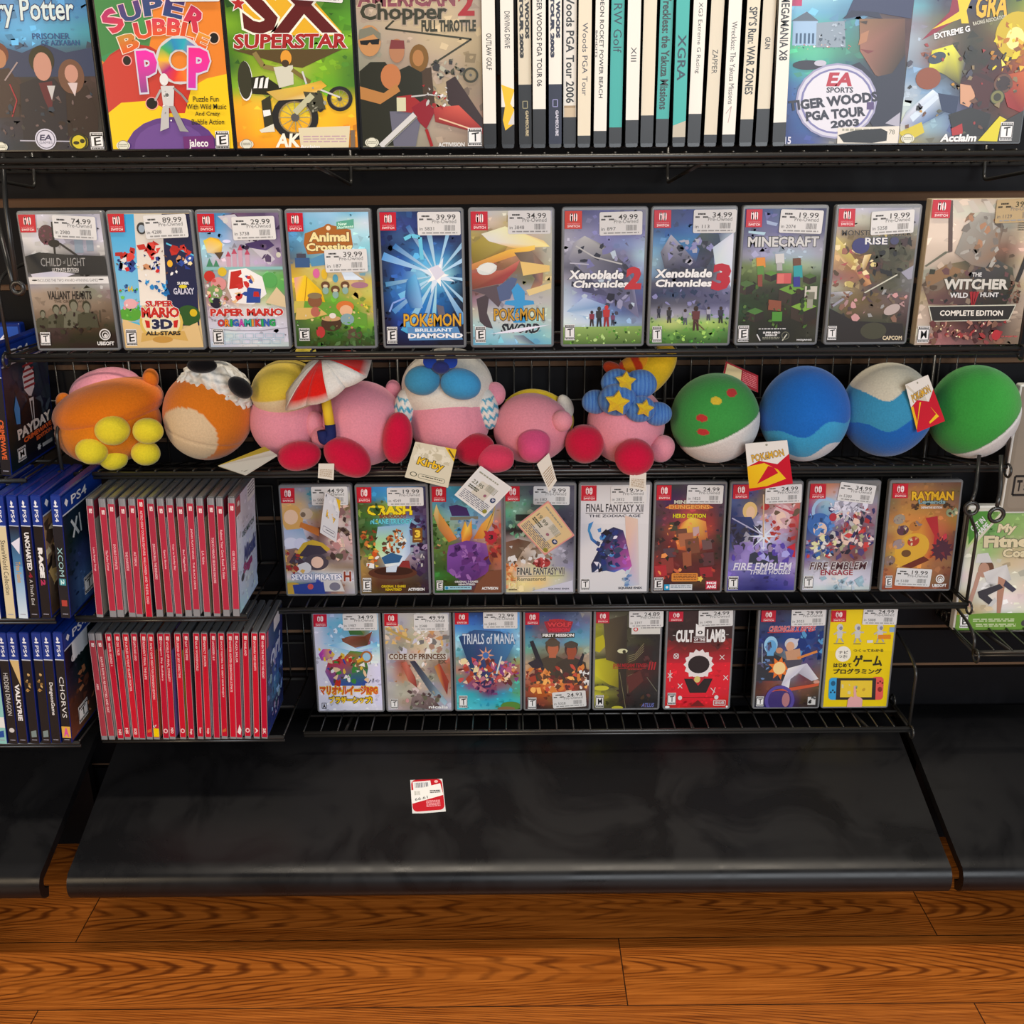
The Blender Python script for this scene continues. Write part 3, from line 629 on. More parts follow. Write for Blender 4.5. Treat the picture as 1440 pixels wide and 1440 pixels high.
# ---------------------------------------------------------------- second shelf
def d_col(s):
    s.g(['bbc ccd bbb 99a aab', 'ccc bbb 99a 99a bbc', 'ddd ccd aab 99a ccd', 'ccc bbb 999 aab bbb', '555 333 333 333 444', '333 222 333 222 333', '99a aaa 888 999 bbb', 'a98 987 987 887 877', '987 987 876 876 765', '765 765 765 654 654', '443 433 432 432 332', '322 322 221 221 211', '211 221 211 211 111'])
    s.e(312, 295, 48, 58, '523a3e'); s.sp(14, 270, 250, 350, 350, '634 423 745', 16); s.l([(350, 220), (352, 410)], 12, '222'); s.e(352, 345, 34, 22, '222'); s.l([(385, 345), (480, 415)], 12, '333'); s.r(470, 230, 520, 400, '89a'); s.r(540, 250, 580, 390, '89a')
    s.p([(170, 420), (260, 395), (420, 410), (640, 420), (650, 530), (500, 525), (330, 510), (200, 520)], '2c2e30'); s.p([(200, 520), (330, 505), (460, 520), (400, 540), (210, 540)], 'ccd')
    s.t('CHILD', 265, 428, 385, 476, '999'); s.t('of', 395, 440, 410, 462, '999'); s.t('LIGHT', 420, 428, 525, 476, '999'); s.t('ULTIMATE EDITION', 328, 486, 482, 506, 'ddd', .01); s.l([(330, 510), (480, 510)], 3, 'ddd')
    s.p([(185, 538), (650, 536), (652, 576), (190, 578)], 'e4e4e4'); s.t('INCLUDES THE TWO AWARD-WINNING GAMES', 238, 548, 590, 565, '777'); s.e(220, 556, 16, 4, '333'); s.e(608, 553, 16, 4, '333')
    s.t('VALIANT HEARTS', 288, 618, 545, 668, '2a2420', .04); s.t('THE GREAT WAR', 322, 672, 518, 686, '432'); s.p([(500, 605), (540, 600), (520, 585)], '221')
    for x, h, k in ((250, 100, '443'), (330, 130, '554'), (375, 130, '443'), (435, 160, '665'), (510, 150, '443')): person(s, x, 830-h, h, '776', '332', k)
    s.l([(585, 730), (582, 800)], 5, '443'); s.sp(30, 230, 740, 560, 860, '221 332 443 554 211', 20)
    s.rt('T', 226, 856, 284, 930); s.ring(605, 870, 26, 33, 'ddd'); s.ring(607, 872, 14, 20, 'ddd'); s.e(608, 876, 9, 9, 'ddd'); s.t('UBISOFT', 557, 910, 655, 932, 'eee', .05); s.sw(158, 178, 258, 280)
def d_star3(s):
    s.r(640, 170, 1170, 960, 'e0c48c'); s.gr(650, 180, 808, 800, '28a0d8', '8accec'); s.gr(800, 180, 970, 700, 'ccc8c0', 'f0eae0'); s.gr(960, 180, 1140, 820, '181c40', '20284e'); s.p([(975, 340), (1130, 410), (1130, 420), (975, 350)], '5bd')
    for x, y, q in ((735, 440, 60), (880, 420, 75), (1065, 430, 62)): s.sp(9, x-q*.7, y-q, x+q*.7, y-q*.2, 'c02c24 b02420 d84038', q*.55); s.sp(10, x-q*.7, y, x+q*.7, y+q, '243c8c 2c4ca0 c88c64 ddd 182c70', q*.5)
    s.sp(20, 680, 380, 1120, 560, 'c22 236 eda 643 eee', 20); s.e(840, 260, 28, 34, '333'); s.e(840, 262, 18, 22, '9ab'); s.e(990, 460, 16, 20, 'e8b030')
    s.t('64', 735, 585, 765, 620, 'db2', .05); s.sp(12, 690, 585, 810, 620, '36a c33 4a4 258', 14); s.sp(18, 840, 560, 965, 635, '28c 3ae 16a', 22)
    s.t('SUPER', 1025, 565, 1095, 582, 'eee', .05); s.t('GALAXY', 1000, 600, 1122, 638, 'ccd', .05, '236'); s.e(1058, 592, 24, 10, 'dc3')
    s.e(740, 750, 70, 40, '58a838'); s.e(745, 690, 40, 30, 'e8b0b4'); s.sp(14, 690, 650, 800, 770, 'eee 4a4 e9a 7c5', 14); s.e(1080, 760, 70, 60, '2f5a28'); s.e(1110, 745, 22, 22, 'db2')
    s.p([(690, 780), (800, 800), (900, 900), (1130, 800), (1160, 950), (700, 950)], 'e4c48a'); s.p([(720, 790), (800, 800), (790, 815)], '5bd')
    s.e(918, 800, 128, 112, 'e0c060'); s.e(918, 795, 112, 98, 'f0e0b0'); s.p([(800, 860), (1050, 850), (1070, 910), (920, 890), (790, 915)], 'd8b060'); s.e(920, 900, 60, 20, 'c89848')
    s.t('SUPER', 832, 672, 998, 708, 'c82820', .06, 'eee'); s.t('MARIO', 805, 710, 1028, 772, 'c82820', .07, 'eee'); s.t('3D', 862, 780, 985, 840, '22264a', .08, 'eee'); s.p([(822, 785), (850, 790), (850, 830), (830, 830)], 'c22'); s.p([(1018, 785), (990, 790), (990, 830), (1010, 830)], 'c22'); s.t('ALL-STARS', 822, 850, 1028, 875, '222', .06)
    s.rt('E', 705, 838, 768, 935); s.sw(652, 178, 746, 280)
def d_paper(s):
    s.g(['59c 48b 646 546 768', '6ad 59c 889 657 657', '8bd 7ad bbc 99a 768', '9cd bcd aab aaa 98a', '9bc cbc bbc bac 879', '7a9 9ab bcb 7b7 6a5', '988 a98 bb9 7b6 5a5', 'a88 b99 cba bc9 887', 'bab ccc ddd ddd bbb', 'ccd dde dde dde ccd', 'ccd cdd dde ccd ccd', 'bcd ccd ddd cdd bcc'])
    s.p([(180, 190), (280, 180), (500, 440), (460, 470)], 'c4c0cc'); s.p([(330, 350), (460, 320), (500, 360), (450, 390), (340, 370)], '4c3a6c'); s.sp(22, 280, 180, 540, 450, '435 546 657 324', 30); s.e(225, 215, 16, 18, 'ccc'); s.e(520, 415, 14, 16, 'ccb')
    s.p([(90, 330), (130, 310), (180, 320), (200, 350), (190, 410), (110, 400)], ['dc3', 'eb2', 'c92', 'ec5', 'b82', 'dca']); s.p([(150, 400), (205, 395), (180, 440)], '543'); s.e(225, 335, 24, 10, 'ddf')
    for x, q in ((230, 60), (265, 75), (300, 95), (340, 70)): s.r(x-12, 480-q, x+12, 485, 'c8a0b4'); s.p([(x-16, 482-q), (x, 450-q), (x+16, 482-q)], 'b84a64')
    s.p([(100, 480), (120, 430), (140, 480)], '486'); s.p([(140, 480), (158, 440), (175, 480)], '486'); s.r(90, 482, 550, 500, '8bb')
    s.e(460, 560, 45, 45, '58a858'); s.e(115, 535, 32, 32, 'c03028'); s.e(190, 510, 26, 26, 'd8b830'); s.e(165, 580, 45, 40, 'd89090'); s.e(140, 630, 45, 40, '7a9a60'); s.e(145, 690, 34, 30, '223'); s.p([(430, 690), (500, 600), (550, 660), (550, 720)], 'dcc8a0'); s.sp(30, 90, 560, 210, 700, 'c55 7a5 eca 864 ddd', 18)
    s.p([(215, 600), (230, 500), (330, 490), (420, 540), (440, 640), (360, 700), (250, 690)], 'f0f0f0'); s.p([(225, 610), (240, 510), (300, 500), (310, 600)], 'c02c26'); s.p([(330, 600), (410, 610), (400, 690), (320, 690)], '2c4c9c'); s.sp(18, 240, 520, 410, 690, '6a3c20 c33 e8c090 f4f4f4 c02c26 2c4c9c d8a880', 30)
    s.t('PAPER MARIO', 108, 722, 532, 766, 'c83028', .07, 'f4f0f0', ow=.06); s.t('THE', 112, 785, 140, 797, '666')
    x = 148
    for ch, wd, k in zip('ORIGAMI KING', (40, 30, 12, 34, 32, 40, 12, 6, 34, 12, 32, 34), ('c33', 'e82', '2a5', '36b', 'c4a', '3a9', 'd93', '000', 'c33', '2a5', '36b', '2a5')):
        if ch != ' ': s.t(ch, x, 785, x+wd, 826, k, .06, '335', ow=.05)
        x += wd+1.5
    s.l([(100, 835), (250, 850), (400, 850), (550, 835)], 4, '99a')
    for j in range(2):
        for i in range(6): x0 = 190+i*58-j*20; s.fr(x0, 868+j*34, x0+46, 892+j*34, 3, 'acd')
    s.rt('E', 118, 838, 180, 932); s.sw(65, 175, 163, 280)
def d_village(s):
    s.g(['58b 8bd 9ce 7bd 9ce', '49c 7bd 8bd bdd cde', '59c 6ac 8bc ade ade', '479 69b 8bb 9cd 8cd', '567 69a 9bb bcc 9bc', 'b93 cb6 cb8 cba 8bc', 'db3 cb5 cb7 db8 cb5', 'a93 a95 8a4 ba5 cc6', '985 7a4 6a3 8a4 cb4', '563 7a3 8a3 7a3 ba6', '463 573 563 6a3 7a3', '352 452 362 452 473', '241 341 341 342 341'])
    s.p([(660, 290), (800, 240), (925, 270), (935, 360), (830, 400), (670, 410), (650, 350)], 'a86428'); s.e(797, 258, 24, 22, 'a86428'); s.e(797, 260, 13, 13, 'edb')
    s.t('Animal', 682, 283, 915, 338, 'f0e0a0', .06, '643'); s.t('Crossing', 665, 345, 932, 405, 'f0e0a0', .06, '643'); s.p([(845, 225), (945, 210), (945, 262), (845, 268)], '5aa890'); s.t('New', 855, 228, 905, 246, 'dfe', .03, rot=-5); s.t('Horizons', 850, 246, 942, 262, 'dfe', .03, rot=-5)
    s.r(595, 430, 680, 485, '3a5a88'); s.r(605, 405, 660, 430, '445'); s.p([(680, 440), (780, 400), (790, 470), (690, 480)], '5590b8'); s.p([(585, 545), (650, 530), (740, 620), (760, 690), (720, 680), (590, 680)], ['d9a', 'ec2', 'eb1', 'da1', 'eb2', 'fc3']); s.l([(660, 540), (640, 680)], 5, 'b81'); s.p([(580, 680), (720, 680), (560, 760)], 'cb5')
    s.e(715, 520, 20, 28, 'd868a0'); s.e(762, 525, 18, 30, 'e0b830'); s.e(825, 550, 16, 24, '58a0b8'); s.p([(860, 510), (920, 510), (990, 560), (880, 560)], 'def'); s.e(965, 590, 50, 18, 'a9788a')
    for x, y in ((765, 590), (822, 615), (880, 590)): s.e(x, y, 26, 24, '6a4830'); s.e(x, y+30, 18, 22, '8ab0a8'); s.e(x, y+4, 14, 9, 'dca')
    s.p([(640, 680), (780, 690), (1000, 760), (1000, 830), (900, 810), (740, 760), (620, 780)], '68a038'); s.p([(590, 720), (720, 720), (770, 760), (640, 790), (580, 790)], 'd8b868')
    s.e(700, 680, 42, 40, '8a5a3c'); s.e(700, 650, 42, 18, '887858'); s.e(700, 745, 28, 30, 'b86858'); s.e(875, 715, 52, 34, 'd87838'); s.e(880, 740, 38, 34, 'e8b890'); s.e(885, 790, 40, 34, '88a8b0'); s.e(790, 815, 60, 45, '4a3424'); s.e(790, 785, 56, 16, 'c8a070'); s.e(800, 768, 20, 16, 'e8e0d8'); s.e(920, 880, 48, 34, '5a4838'); s.e(725, 865, 26, 34, 'b83838')
    s.sp(46, 670, 840, 1040, 950, '241 352 463 362 574', 22); s.sp(16, 950, 690, 1040, 760, 'dc3 8a3 ed5', 12); s.sp(20, 590, 700, 1000, 840, '8b4 5a3 dc8 c86 eee', 12)
    s.rt('E', 598, 840, 660, 915); s.sw(560, 172, 655, 278)
def d_diamond(s):
    s.g(['236 247 125 113 124', '136 348 237 124 234', '125 358 236 125 236', '124 247 37b 36a 235', '235 25a 5ad 5ad 246', '124 36b 8ce 9de 258', '135 48c 6bd 5ad 135', '136 37c 38c 26a 123', '124 26b 27c 159 112', '113 249 15a 147 112', '112 125 136 124 112', '112 113 113 112 112'])
    cx, cy = 1385, 530
    for a, L, wd, k in ((200, 330, 24, '59d'), (215, 300, 16, '37b'), (150, 250, 20, '6be'), (140, 330, 16, '48c'), (120, 380, 26, '4ad'), (105, 340, 20, '38c'), (95, 300, 16, '5bd'), (60, 320, 22, '38c'), (45, 300, 14, '59c'), (-30, 260, 18, '8be'), (-50, 320, 16, '59c'), (-100, 340, 22, '48b'), (-120, 330, 14, '36a'), (-75, 320, 14, '6ad'), (170, 300, 14, '48b'), (10, 240, 14, '7be')):
        r = math.radians(a); n_ = (-math.sin(r)*wd, math.cos(r)*wd); e_ = (cx+L*math.cos(r), cy+L*math.sin(r)); s.p([(cx, cy), (e_[0]+n_[0], e_[1]+n_[1]), (e_[0]-n_[0], e_[1]-n_[1])], ['cef', k, k])
    s.l([(1200, 320), (1240, 300), (1290, 310), (1300, 440)], 22, '6ac8e8'); s.p([(1210, 560), (1260, 520), (1290, 600), (1300, 720), (1230, 720), (1200, 650)], ['37b', '6be', '48c', '8be', '26a', '259']); s.l([(1110, 740), (1130, 690), (1200, 660)], 10, '8ae')
    s.star(cx, cy, 110, 30, 4, 'def', 20); s.star(cx, cy, 70, 26, 5, 'fff'); s.p([(1340, 490), (1390, 470), (1430, 520), (1380, 560)], 'dde')
    s.t('POKéMON', 1190, 752, 1520, 828, 'e0a828', .03, '235', ow=.06); s.p([(1210, 830), (1500, 830), (1530, 905), (1220, 908)], '5a90c8'); s.t('BRILLIANT', 1255, 838, 1470, 858, 'e8f4ff', .05); s.t('DIAMOND', 1215, 866, 1530, 896, 'f4f8ff', .07, '346'); s.p([(1380, 700), (1420, 710), (1430, 760), (1390, 760)], '667')
    s.rt('E', 1093, 828, 1152, 925); s.sw(1060, 165, 1155, 270)
def d_sword(s):
    s.g(['aaa bbb ccb bbb aab', 'bb9 cba ba7 bbb bbb', 'a95 986 cb7 cba bba', '984 863 ca5 a97 bba', '975 863 b86 865 bba', 'a65 854 864 776 bb9', '955 866 777 775 cb8', '755 876 99a aaa bba', '978 99a aab bbb bbb', 'bba bbb bbb bcb bcb', 'acc bcc ccc 9cc bcc', '8bc 9cd acc 7bc 9cc', '6ac 7bc 8bd 6ac 7bc'])
    s.p([(205, 430), (300, 360), (480, 400), (430, 480), (220, 560)], ['983', 'a94', 'ba5', '863', '762']); s.p([(280, 350), (440, 300), (700, 400), (740, 440), (500, 450), (330, 400)], ['ddc', 'eeb', 'ec8', 'fe9', 'eb5', 'ddd']); s.p([(205, 560), (460, 460), (640, 430), (640, 460), (450, 520), (210, 600)], ['c85', 'eb4', 'fd6', 'fc5', 'd94', 'b74'])
    s.p([(210, 620), (420, 600), (540, 530), (510, 600), (420, 690), (215, 730)], ['a54', 'b65', 'c76', 'a44', '944', '743']); s.p([(500, 480), (620, 470), (700, 560), (690, 700), (590, 780), (640, 660), (560, 560)], ['654', '876', '865', 'a76', 'c96', '655', '765']); s.e(315, 590, 68, 42, 'd8e0dc', -12); s.p([(240, 590), (320, 545), (385, 570), (330, 620)], 'e4e8e4')
    s.p([(240, 800), (330, 760), (310, 900), (350, 1010), (300, 1000), (260, 960)], '4c4248'); s.p([(205, 740), (390, 700), (430, 780), (390, 860), (300, 770)], '5c5058'); s.p([(380, 720), (480, 650), (520, 660), (470, 800), (400, 820)], '54648c'); s.p([(540, 540), (740, 570), (740, 610), (560, 640)], 'ecc878'); s.p([(580, 740), (750, 690), (750, 730), (600, 780)], 'e8d090')
    s.p([(480, 740), (520, 690), (570, 750), (570, 810), (630, 815), (635, 840), (560, 850), (575, 970), (490, 970), (500, 850), (430, 840), (440, 815), (500, 810)], '3c9cd8'); s.t('POKéMON', 358, 868, 702, 955, 'c89830', .03, '234', ow=.06); s.t('SWORD', 400, 975, 665, 1045, '222830', .06, 'cdd', sh=.2); s.p([(330, 1050), (520, 1010), (740, 985), (540, 1035)], 'eef'); s.p([(490, 1060), (560, 1060), (640, 1125), (530, 1120)], ['9ab', '678', '567', 'acc'])
    s.rt('E', 227, 995, 300, 1110); s.sw(212, 198, 325, 325)
def d_peak(s, q=0):
    s.g(['446 447 558 668 778', '557 668 669 558 779', '99a 88a 77a 669 77a', 'aab 99b 77a 78b 9ac', '889 667 556 779 acd', '667 445 446 557 9ac', '99a 556 445 446 68a', 'abc 77a 556 446 569', 'bcd 9ad 669 557 558', 'cde ace 79c 569 557', 'dee cde ace 8ac 89b', '9b6 9b6 ab7 8a5 795', '573 6a3 583 6a4 462'])
    s.p([(880, 420), (960, 370), (1100, 440), (1230, 560), (1300, 700), (1340, 950), (1150, 800), (950, 760), (920, 600), (850, 530)], ['99a', 'bbb', '556', '445', '88a', '779', '557', '446', '334', '889']); s.sp(46, 880, 420, 1300, 920, '334 445 99b bcd 668 223 77a', 42); s.p([(840, 900), (960, 800), (1120, 860), (1000, 940)], ['9bd', 'bce', '79c', 'def'])
    s.l([(900, 440), (1030, 520), (1220, 570)], 10, 'bbb'); s.l([(860, 560), (990, 570)], 8, 'bbc')
    s.r(860, 330, 880, 590, 'e8c8a0') if q else None
    s.t('Xenoblade', 850, 612, 1228, 675, 'f4f4f4', .06, '334', sh=.15); s.t('Chronicles', 880, 682, 1262, 735, 'f4f4f4', .06, '334', sh=.15); s.t('2', 1238, 588, 1350, 748, 'c02830', .09, sh=.1)
    s.p([(820, 1010), (1370, 1005), (1350, 1130), (820, 1130)], ['9b6', '8a5', '462', '573']); s.sp(50, 830, 1010, 1350, 1125, '9c5 6a3 482 bd8 351', 16)
    stand(s, 1015, 1005, 110, '834', '322', '322'); stand(s, 1065, 1008, 140, '333', '222', '333'); stand(s, 1115, 1008, 150, 'b33', '922', 'c33'); stand(s, 1160, 1000, 90, '746', '334', '334')
    s.rt('T', 828, 990, 898, 1100); s.sw(822, 195, 940, 320, 'c83018')
def d_peak3(s):
    s.g(['236 236 237 447 99a', '347 347 348 558 bbc', '358 259 36a 347 9ab', '58b 37a 37a 345 bcd', '7ac 457 36a 346 ccd', '8ab 446 457 345 cdd', '79b 334 334 445 bbc', '556 445 335 667 99b', '335 346 446 557 668', '445 556 556 557 557', '889 99a 99a 88a 99b', '9b6 bc7 9b6 ac6 8a5', '584 694 583 694 473', '362 472 352 362 351'])
    s.p([(120, 470), (190, 350), (240, 400), (370, 540), (400, 580), (150, 580)], ['667', 'aab', '88a', '446', '335', '445']); s.p([(340, 400), (400, 340), (520, 350), (540, 440), (490, 480), (440, 580), (360, 560), (390, 450)], ['346', '455', '345', '235', '334', '223', '446', '234']); s.sp(36, 130, 380, 520, 590, '88b 334 445 667 aab 223', 34); s.sp(30, 80, 730, 600, 830, '346 557 88b 335 235', 30); s.p([(480, 440), (620, 340), (620, 720), (500, 560)], ['bcd', 'dde', 'cde', 'cdd'])
    s.t('Xenoblade', 82, 585, 478, 645, 'f4f4f4', .06, '334', sh=.15); s.t('Chronicles', 85, 655, 478, 708, 'f4f4f4', .06, '334', sh=.15); s.t('3', 472, 548, 602, 735, 'b81c30', .09, sh=.1)
    s.sp(60, 60, 890, 600, 1100, '8b4 5a3 372 ad6 251', 18)
    for x, y, h, a, b_ in ((115, 920, 80, '334', '223'), (188, 955, 110, '333', '222'), (300, 970, 110, '99a', '556'), (375, 1010, 170, '633', '422'), (462, 940, 95, 'aab', '445'), (548, 960, 115, '334', '222')): stand(s, x, y, h, a, b_, '321')
    s.l([(365, 940), (435, 1005)], 6, '643'); s.rt('T', 72, 978, 138, 1090); s.sw(72, 185, 188, 305)
def d_block(s):
    s.g(['337 347 457 446 335', '448 558 568 557 446', '557 668 669 667 557', '668 88a 99a 99a 889', '889 99b 9ab 9ab 99a', '674 785 796 9a8 898', '452 563 453 564 453', '342 332 332 563 342', '231 231 221 562 342', '242 231 321 231 341', '231 221 221 221 321', '231 221 111 221 332', '332 221 111 221 221'])
    s.p([(810, 260), (890, 280), (880, 300), (815, 285)], '9ac'); s.p([(690, 330), (810, 340), (800, 360), (690, 345)], 'acd')
    s.t('MINECRAFT', 690, 370, 1180, 440, 'ccc', .05, '222', ow=.06)
    for x, y, a, k in ((860, 620, 45, '5a8a34'), (1010, 730, 90, '6a9a34'), (1100, 850, 90, '7aa838'), (760, 880, 60, '4a7a34'), (1130, 640, 45, '4a6a2c'), (690, 690, 60, '4a6a34')):
        s.p([(x-a, y), (x, y-a*.4), (x+a, y), (x, y+a*.4)], k); s.p([(x-a, y), (x, y+a*.4), (x, y+a*1.3), (x-a, y+a*.9)], '3a2c20'); s.p([(x+a, y), (x, y+a*.4), (x, y+a*1.3), (x+a, y+a*.9)], '2a2018')
    for x, y, w_, h_, k in ((785, 545, 34, 32, 'd88a30'), (785, 600, 26, 30, '5a8a3c'), (785, 670, 18, 40, '843'), (915, 520, 34, 32, 'ccc'), (915, 575, 22, 26, 'aaa'), (1035, 545, 30, 26, '6a4430'), (1045, 610, 34, 40, '2a9aa0'), (1040, 680, 26, 34, '34348c')): s.p([(x-w_, y-h_), (x+w_*.8, y-h_*1.1), (x+w_, y+h_), (x-w_*.8, y+h_)], k)
    s.r(900, 620, 1000, 690, 'c85858'); s.r(905, 625, 950, 690, 'd87068'); s.r(1100, 710, 1185, 800, 'c8c4b8'); s.r(1110, 750, 1170, 800, '776'); s.r(1120, 800, 1160, 860, '998'); s.r(880, 885, 950, 950, '4c9030'); s.p([(850, 800), (940, 810), (940, 880), (850, 870)], '8a4c34'); s.sp(40, 660, 700, 1180, 990, '231 342 462 321 221 573', 26)
    s.p([(780, 1010), (1010, 1010), (1000, 1090), (800, 1090)], '181c14'); s.t('SUPER HERO', 822, 1022, 942, 1036, 'eee', .06); s.t('MASH-UP', 840, 1040, 922, 1054, 'eee', .06); s.dl(820, 1060, 940, 1080, 2, '998'); s.l([(780, 1040), (805, 1085)], 8, 'ddd'); s.l([(960, 1085), (990, 1040)], 8, 'ccb'); s.ring(980, 1050, 22, 28, '665'); s.dl(790, 998, 980, 1008, 1, 'ccc', .8); s.t('MOJANG', 1060, 1075, 1165, 1090, 'ddd', .06)
    s.rt('E', 648, 978, 722, 1090); s.sw(668, 185, 778, 305)
def d_rise(s):
    s.g(['bbc bbc aab 99a aaa', 'cbb bba 998 889 99a', 'a98 876 776 666 887', 'ba6 764 554 443 765', 'ca7 753 443 443 554', 'a86 863 533 443 765', '866 965 653 443 777', 'aa9 875 544 554 666', '888 764 653 655 655', '565 653 654 654 544', '554 432 443 443 433', '443 332 332 332 332', '333 222 222 332 332'])
    s.p([(130, 350), (200, 420), (260, 500), (310, 560), (330, 480), (380, 470), (340, 580), (390, 680), (340, 700), (280, 600), (180, 520), (130, 440)], ['dc8', 'cb6', 'ba5', 'dca', 'eda', 'ca6', '974', 'c96', '853', 'a75', 'db8', 'ba6']); s.sp(36, 130, 380, 400, 700, 'dc8 ba6 754 eda 543 a55 965', 34); s.sp(40, 360, 380, 660, 640, '433 332 443 554 222', 48); s.p([(590, 600), (690, 540), (690, 640), (640, 650)], '99a'); s.l([(340, 745), (565, 615)], 9, 'ccb'); s.l([(130, 835), (260, 740)], 16, '99a'); s.p([(100, 740), (250, 730), (200, 780), (110, 780)], ['99a', 'ccc', '776', '888'])
    s.sp(40, 120, 740, 640, 930, 'a88 c99 544 333 765 865 999', 34); s.e(540, 860, 60, 34, 'b8a8a4', -25); s.p([(110, 850), (280, 940), (620, 960), (640, 1090), (110, 1090)], '2a2624'); s.e(420, 1010, 90, 60, '443'); s.e(300, 415, 60, 55, '3a3a70'); s.e(530, 380, 30, 26, '446')
    s.t('MONSTER HUNTER', 165, 305, 645, 345, '3a3430', .05, 'c9b48a', ow=.03); s.t('RISE', 328, 358, 482, 405, 'ddd', .03, '336'); s.sp(10, 400, 300, 470, 350, 'cb7 db8', 16); s.rt('T', 103, 975, 165, 1072); s.t('CAPCOM', 485, 1045, 620, 1075, 'dca', .05); s.sw(138, 158, 250, 282)
def d_cloak(s):
    s.g(['ccb cba ba9 ba8 ba7', 'cba ccb bba a98 ca8', 'dcb dcb aaa 998 db9', 'dcb dcb a98 876 dca', 'cba cba 865 754 dba', 'cba a98 654 543 cb9', '998 765 544 443 cba', '876 665 544 333 ba8', 'a97 654 443 332 a98', 'ba9 754 433 322 a98', 'cba 643 422 322 987', 'bba 855 533 433 876', 'ba9 966 755 754 765'])
    for k in range(5): s.p([(850+k*110, 130), (890+k*110, 125), (950+k*110, 200), (900+k*110, 210)], 'c4bcb0')
    s.p([(830, 130), (860, 125), (890, 470), (860, 480)], '5a4840'); s.p([(705, 570), (840, 470), (870, 470), (720, 575)], '665'); s.p([(705, 700), (850, 560), (1000, 530), (1060, 640), (1040, 830), (760, 830)], ['654', '875', '443', '543', '433', '644']); s.p([(1060, 600), (1200, 520), (1320, 580), (1350, 700), (1300, 830), (1050, 830)], ['333', '444', '554', '332', '221', '322']); s.e(790, 680, 70, 60, '776858'); s.p([(720, 640), (860, 560), (1000, 600), (880, 640), (730, 720)], '8a6a48'); s.sp(60, 720, 560, 1340, 830, '543 332 765 644 222 876', 34)
    s.p([(905, 480), (960, 300), (1060, 200), (1180, 215), (1230, 300), (1200, 480), (1130, 580), (1030, 560)], ['8a877f', '99968e', 'a8a49c', '8a867c', '5a5044', '8a6c54', '777068', '8a7a6c']); s.sp(34, 960, 230, 1200, 560, 'a8a49c 9a9890 a87c5c 8a6a50 777068 5a5044', 44)
    s.p([(1395, 495), (1440, 490), (1440, 520), (1420, 525), (1370, 680), (1345, 670)], '2a2622'); s.sp(20, 1300, 660, 1390, 820, '754 532 865 321', 26); s.t('THE', 1040, 612, 1108, 640, 'ddd', .04); s.t('WITCHER', 850, 655, 1300, 728, 'cfccc4', .06, '443'); s.t('WILD', 900, 750, 1025, 785, 'ddd', .04); s.t('HUNT', 1112, 748, 1240, 780, 'ddd', .04)
    for k in range(3): s.p([(1035+k*24, 745), (1055+k*24, 740), (1060+k*8, 835), (1055+k*8, 838)], '9c1c24')
    s.p([(755, 840), (1370, 830), (1330, 940), (790, 948)], 'ccb'); s.p([(765, 846), (1362, 837), (1325, 934), (796, 942)], '26221f'); s.t('COMPLETE EDITION', 842, 870, 1282, 908, 'eeeae0', .04)
    s.sp(50, 790, 950, 1320, 1090, '844 633 a76 422 754 933', 34); s.sp(12, 800, 950, 1300, 1060, 'eda fec', 12); s.e(1250, 1040, 32, 36, 'b02c34'); s.t('CD PROJEKT RED', 1285, 1045, 1402, 1058, 'c55', .04); s.rt('M', 700, 978, 780, 1090); s.dl(1330, 268, 1425, 330, 4, '554'); s.sw(720, 122, 845, 245)
g2 = 'face-out game cases on the second shelf'
for a in (
 ('thin', 'game case with grey hillside over brown soldiers, split by a white band', B1, [(158, 178), (632, 178), (672, 948), (215, 950)], d_col, Y2, Z2, g2, ('74.99', '2980', 482, 255, -3)),
 ('thin', 'game case with blue, cream and night-blue columns over a gold badge', B1, [(652, 178), (1118, 178), (1157, 948), (695, 948)], d_star3, Y2, Z2, g2, ('89.99', '4288', 982, 250, 2)),
 ('thin', 'game case with pastel castle, white cut-out and pale tiled floor', B2, [(62, 172), (532, 172), (553, 945), (100, 945)], d_paper, Y2, Z2, g2, ('29.99', '3738', 388, 260, 1)),
 ('thin', 'game case with yellow tent, green island and brown wooden sign', B2, [(562, 170), (1030, 170), (1042, 950), (580, 950)], d_village, Y2, Z2, g2, ('39.99', '187', 893, 447, 1)),
 ('thin', 'dark blue game case with a white starburst in the middle', B2, [(1060, 162), (1525, 162), (1535, 938), (1085, 938)], d_diamond, Y2, Z2, g2, ('39.99', '5831', 1400, 232, 0)),
 ('thin', 'game case with sweeping tan and red streaks and a blue emblem', B3, [(212, 195), (755, 195), (752, 1128), (212, 1128)], d_sword, Y2, Z2, g2, ('34.99', '3848', 603, 273, 0)),
 ('thin', 'game case with grey-violet peak over grass and a red number two', B3, [(820, 190), (1380, 190), (1358, 1130), (820, 1130)], d_peak, Y2, Z2, g2, ('49.99', '897', 1208, 285, 1)),
 ('thin', 'game case with blue peak over grass and a red number three', B4, [(72, 182), (630, 182), (600, 1100), (52, 1100)], d_peak3, Y2, Z2, g2, ('34.99', '113', 488, 263, 0)),
 ('thin', 'game case with block-built green landscape under violet sky', B4, [(662, 182), (1222, 182), (1190, 1100), (642, 1100)], d_block, Y2, Z2, g2, ('19.99', '2074', 1048, 270, -2)),
 ('thin', 'game case with dark brown cover and gold jagged streaks', B5, [(138, 155), (695, 150), (640, 1088), (98, 1090)], d_rise, Y2, Z2, g2, ('19.99', '5258', 508, 252, 3)),
 ('box', 'tan cardboard game box with a grey-haired swordsman, at the right edge', B5, [(718, 120), (1470, 105), (1415, 1105), (688, 1108)], d_cloak, Y2-.006, Z2, g2, ('39.99', '1129', 1310, 190, 2, dict(col='b8a27c', ink='443')))):
    fc(*a)

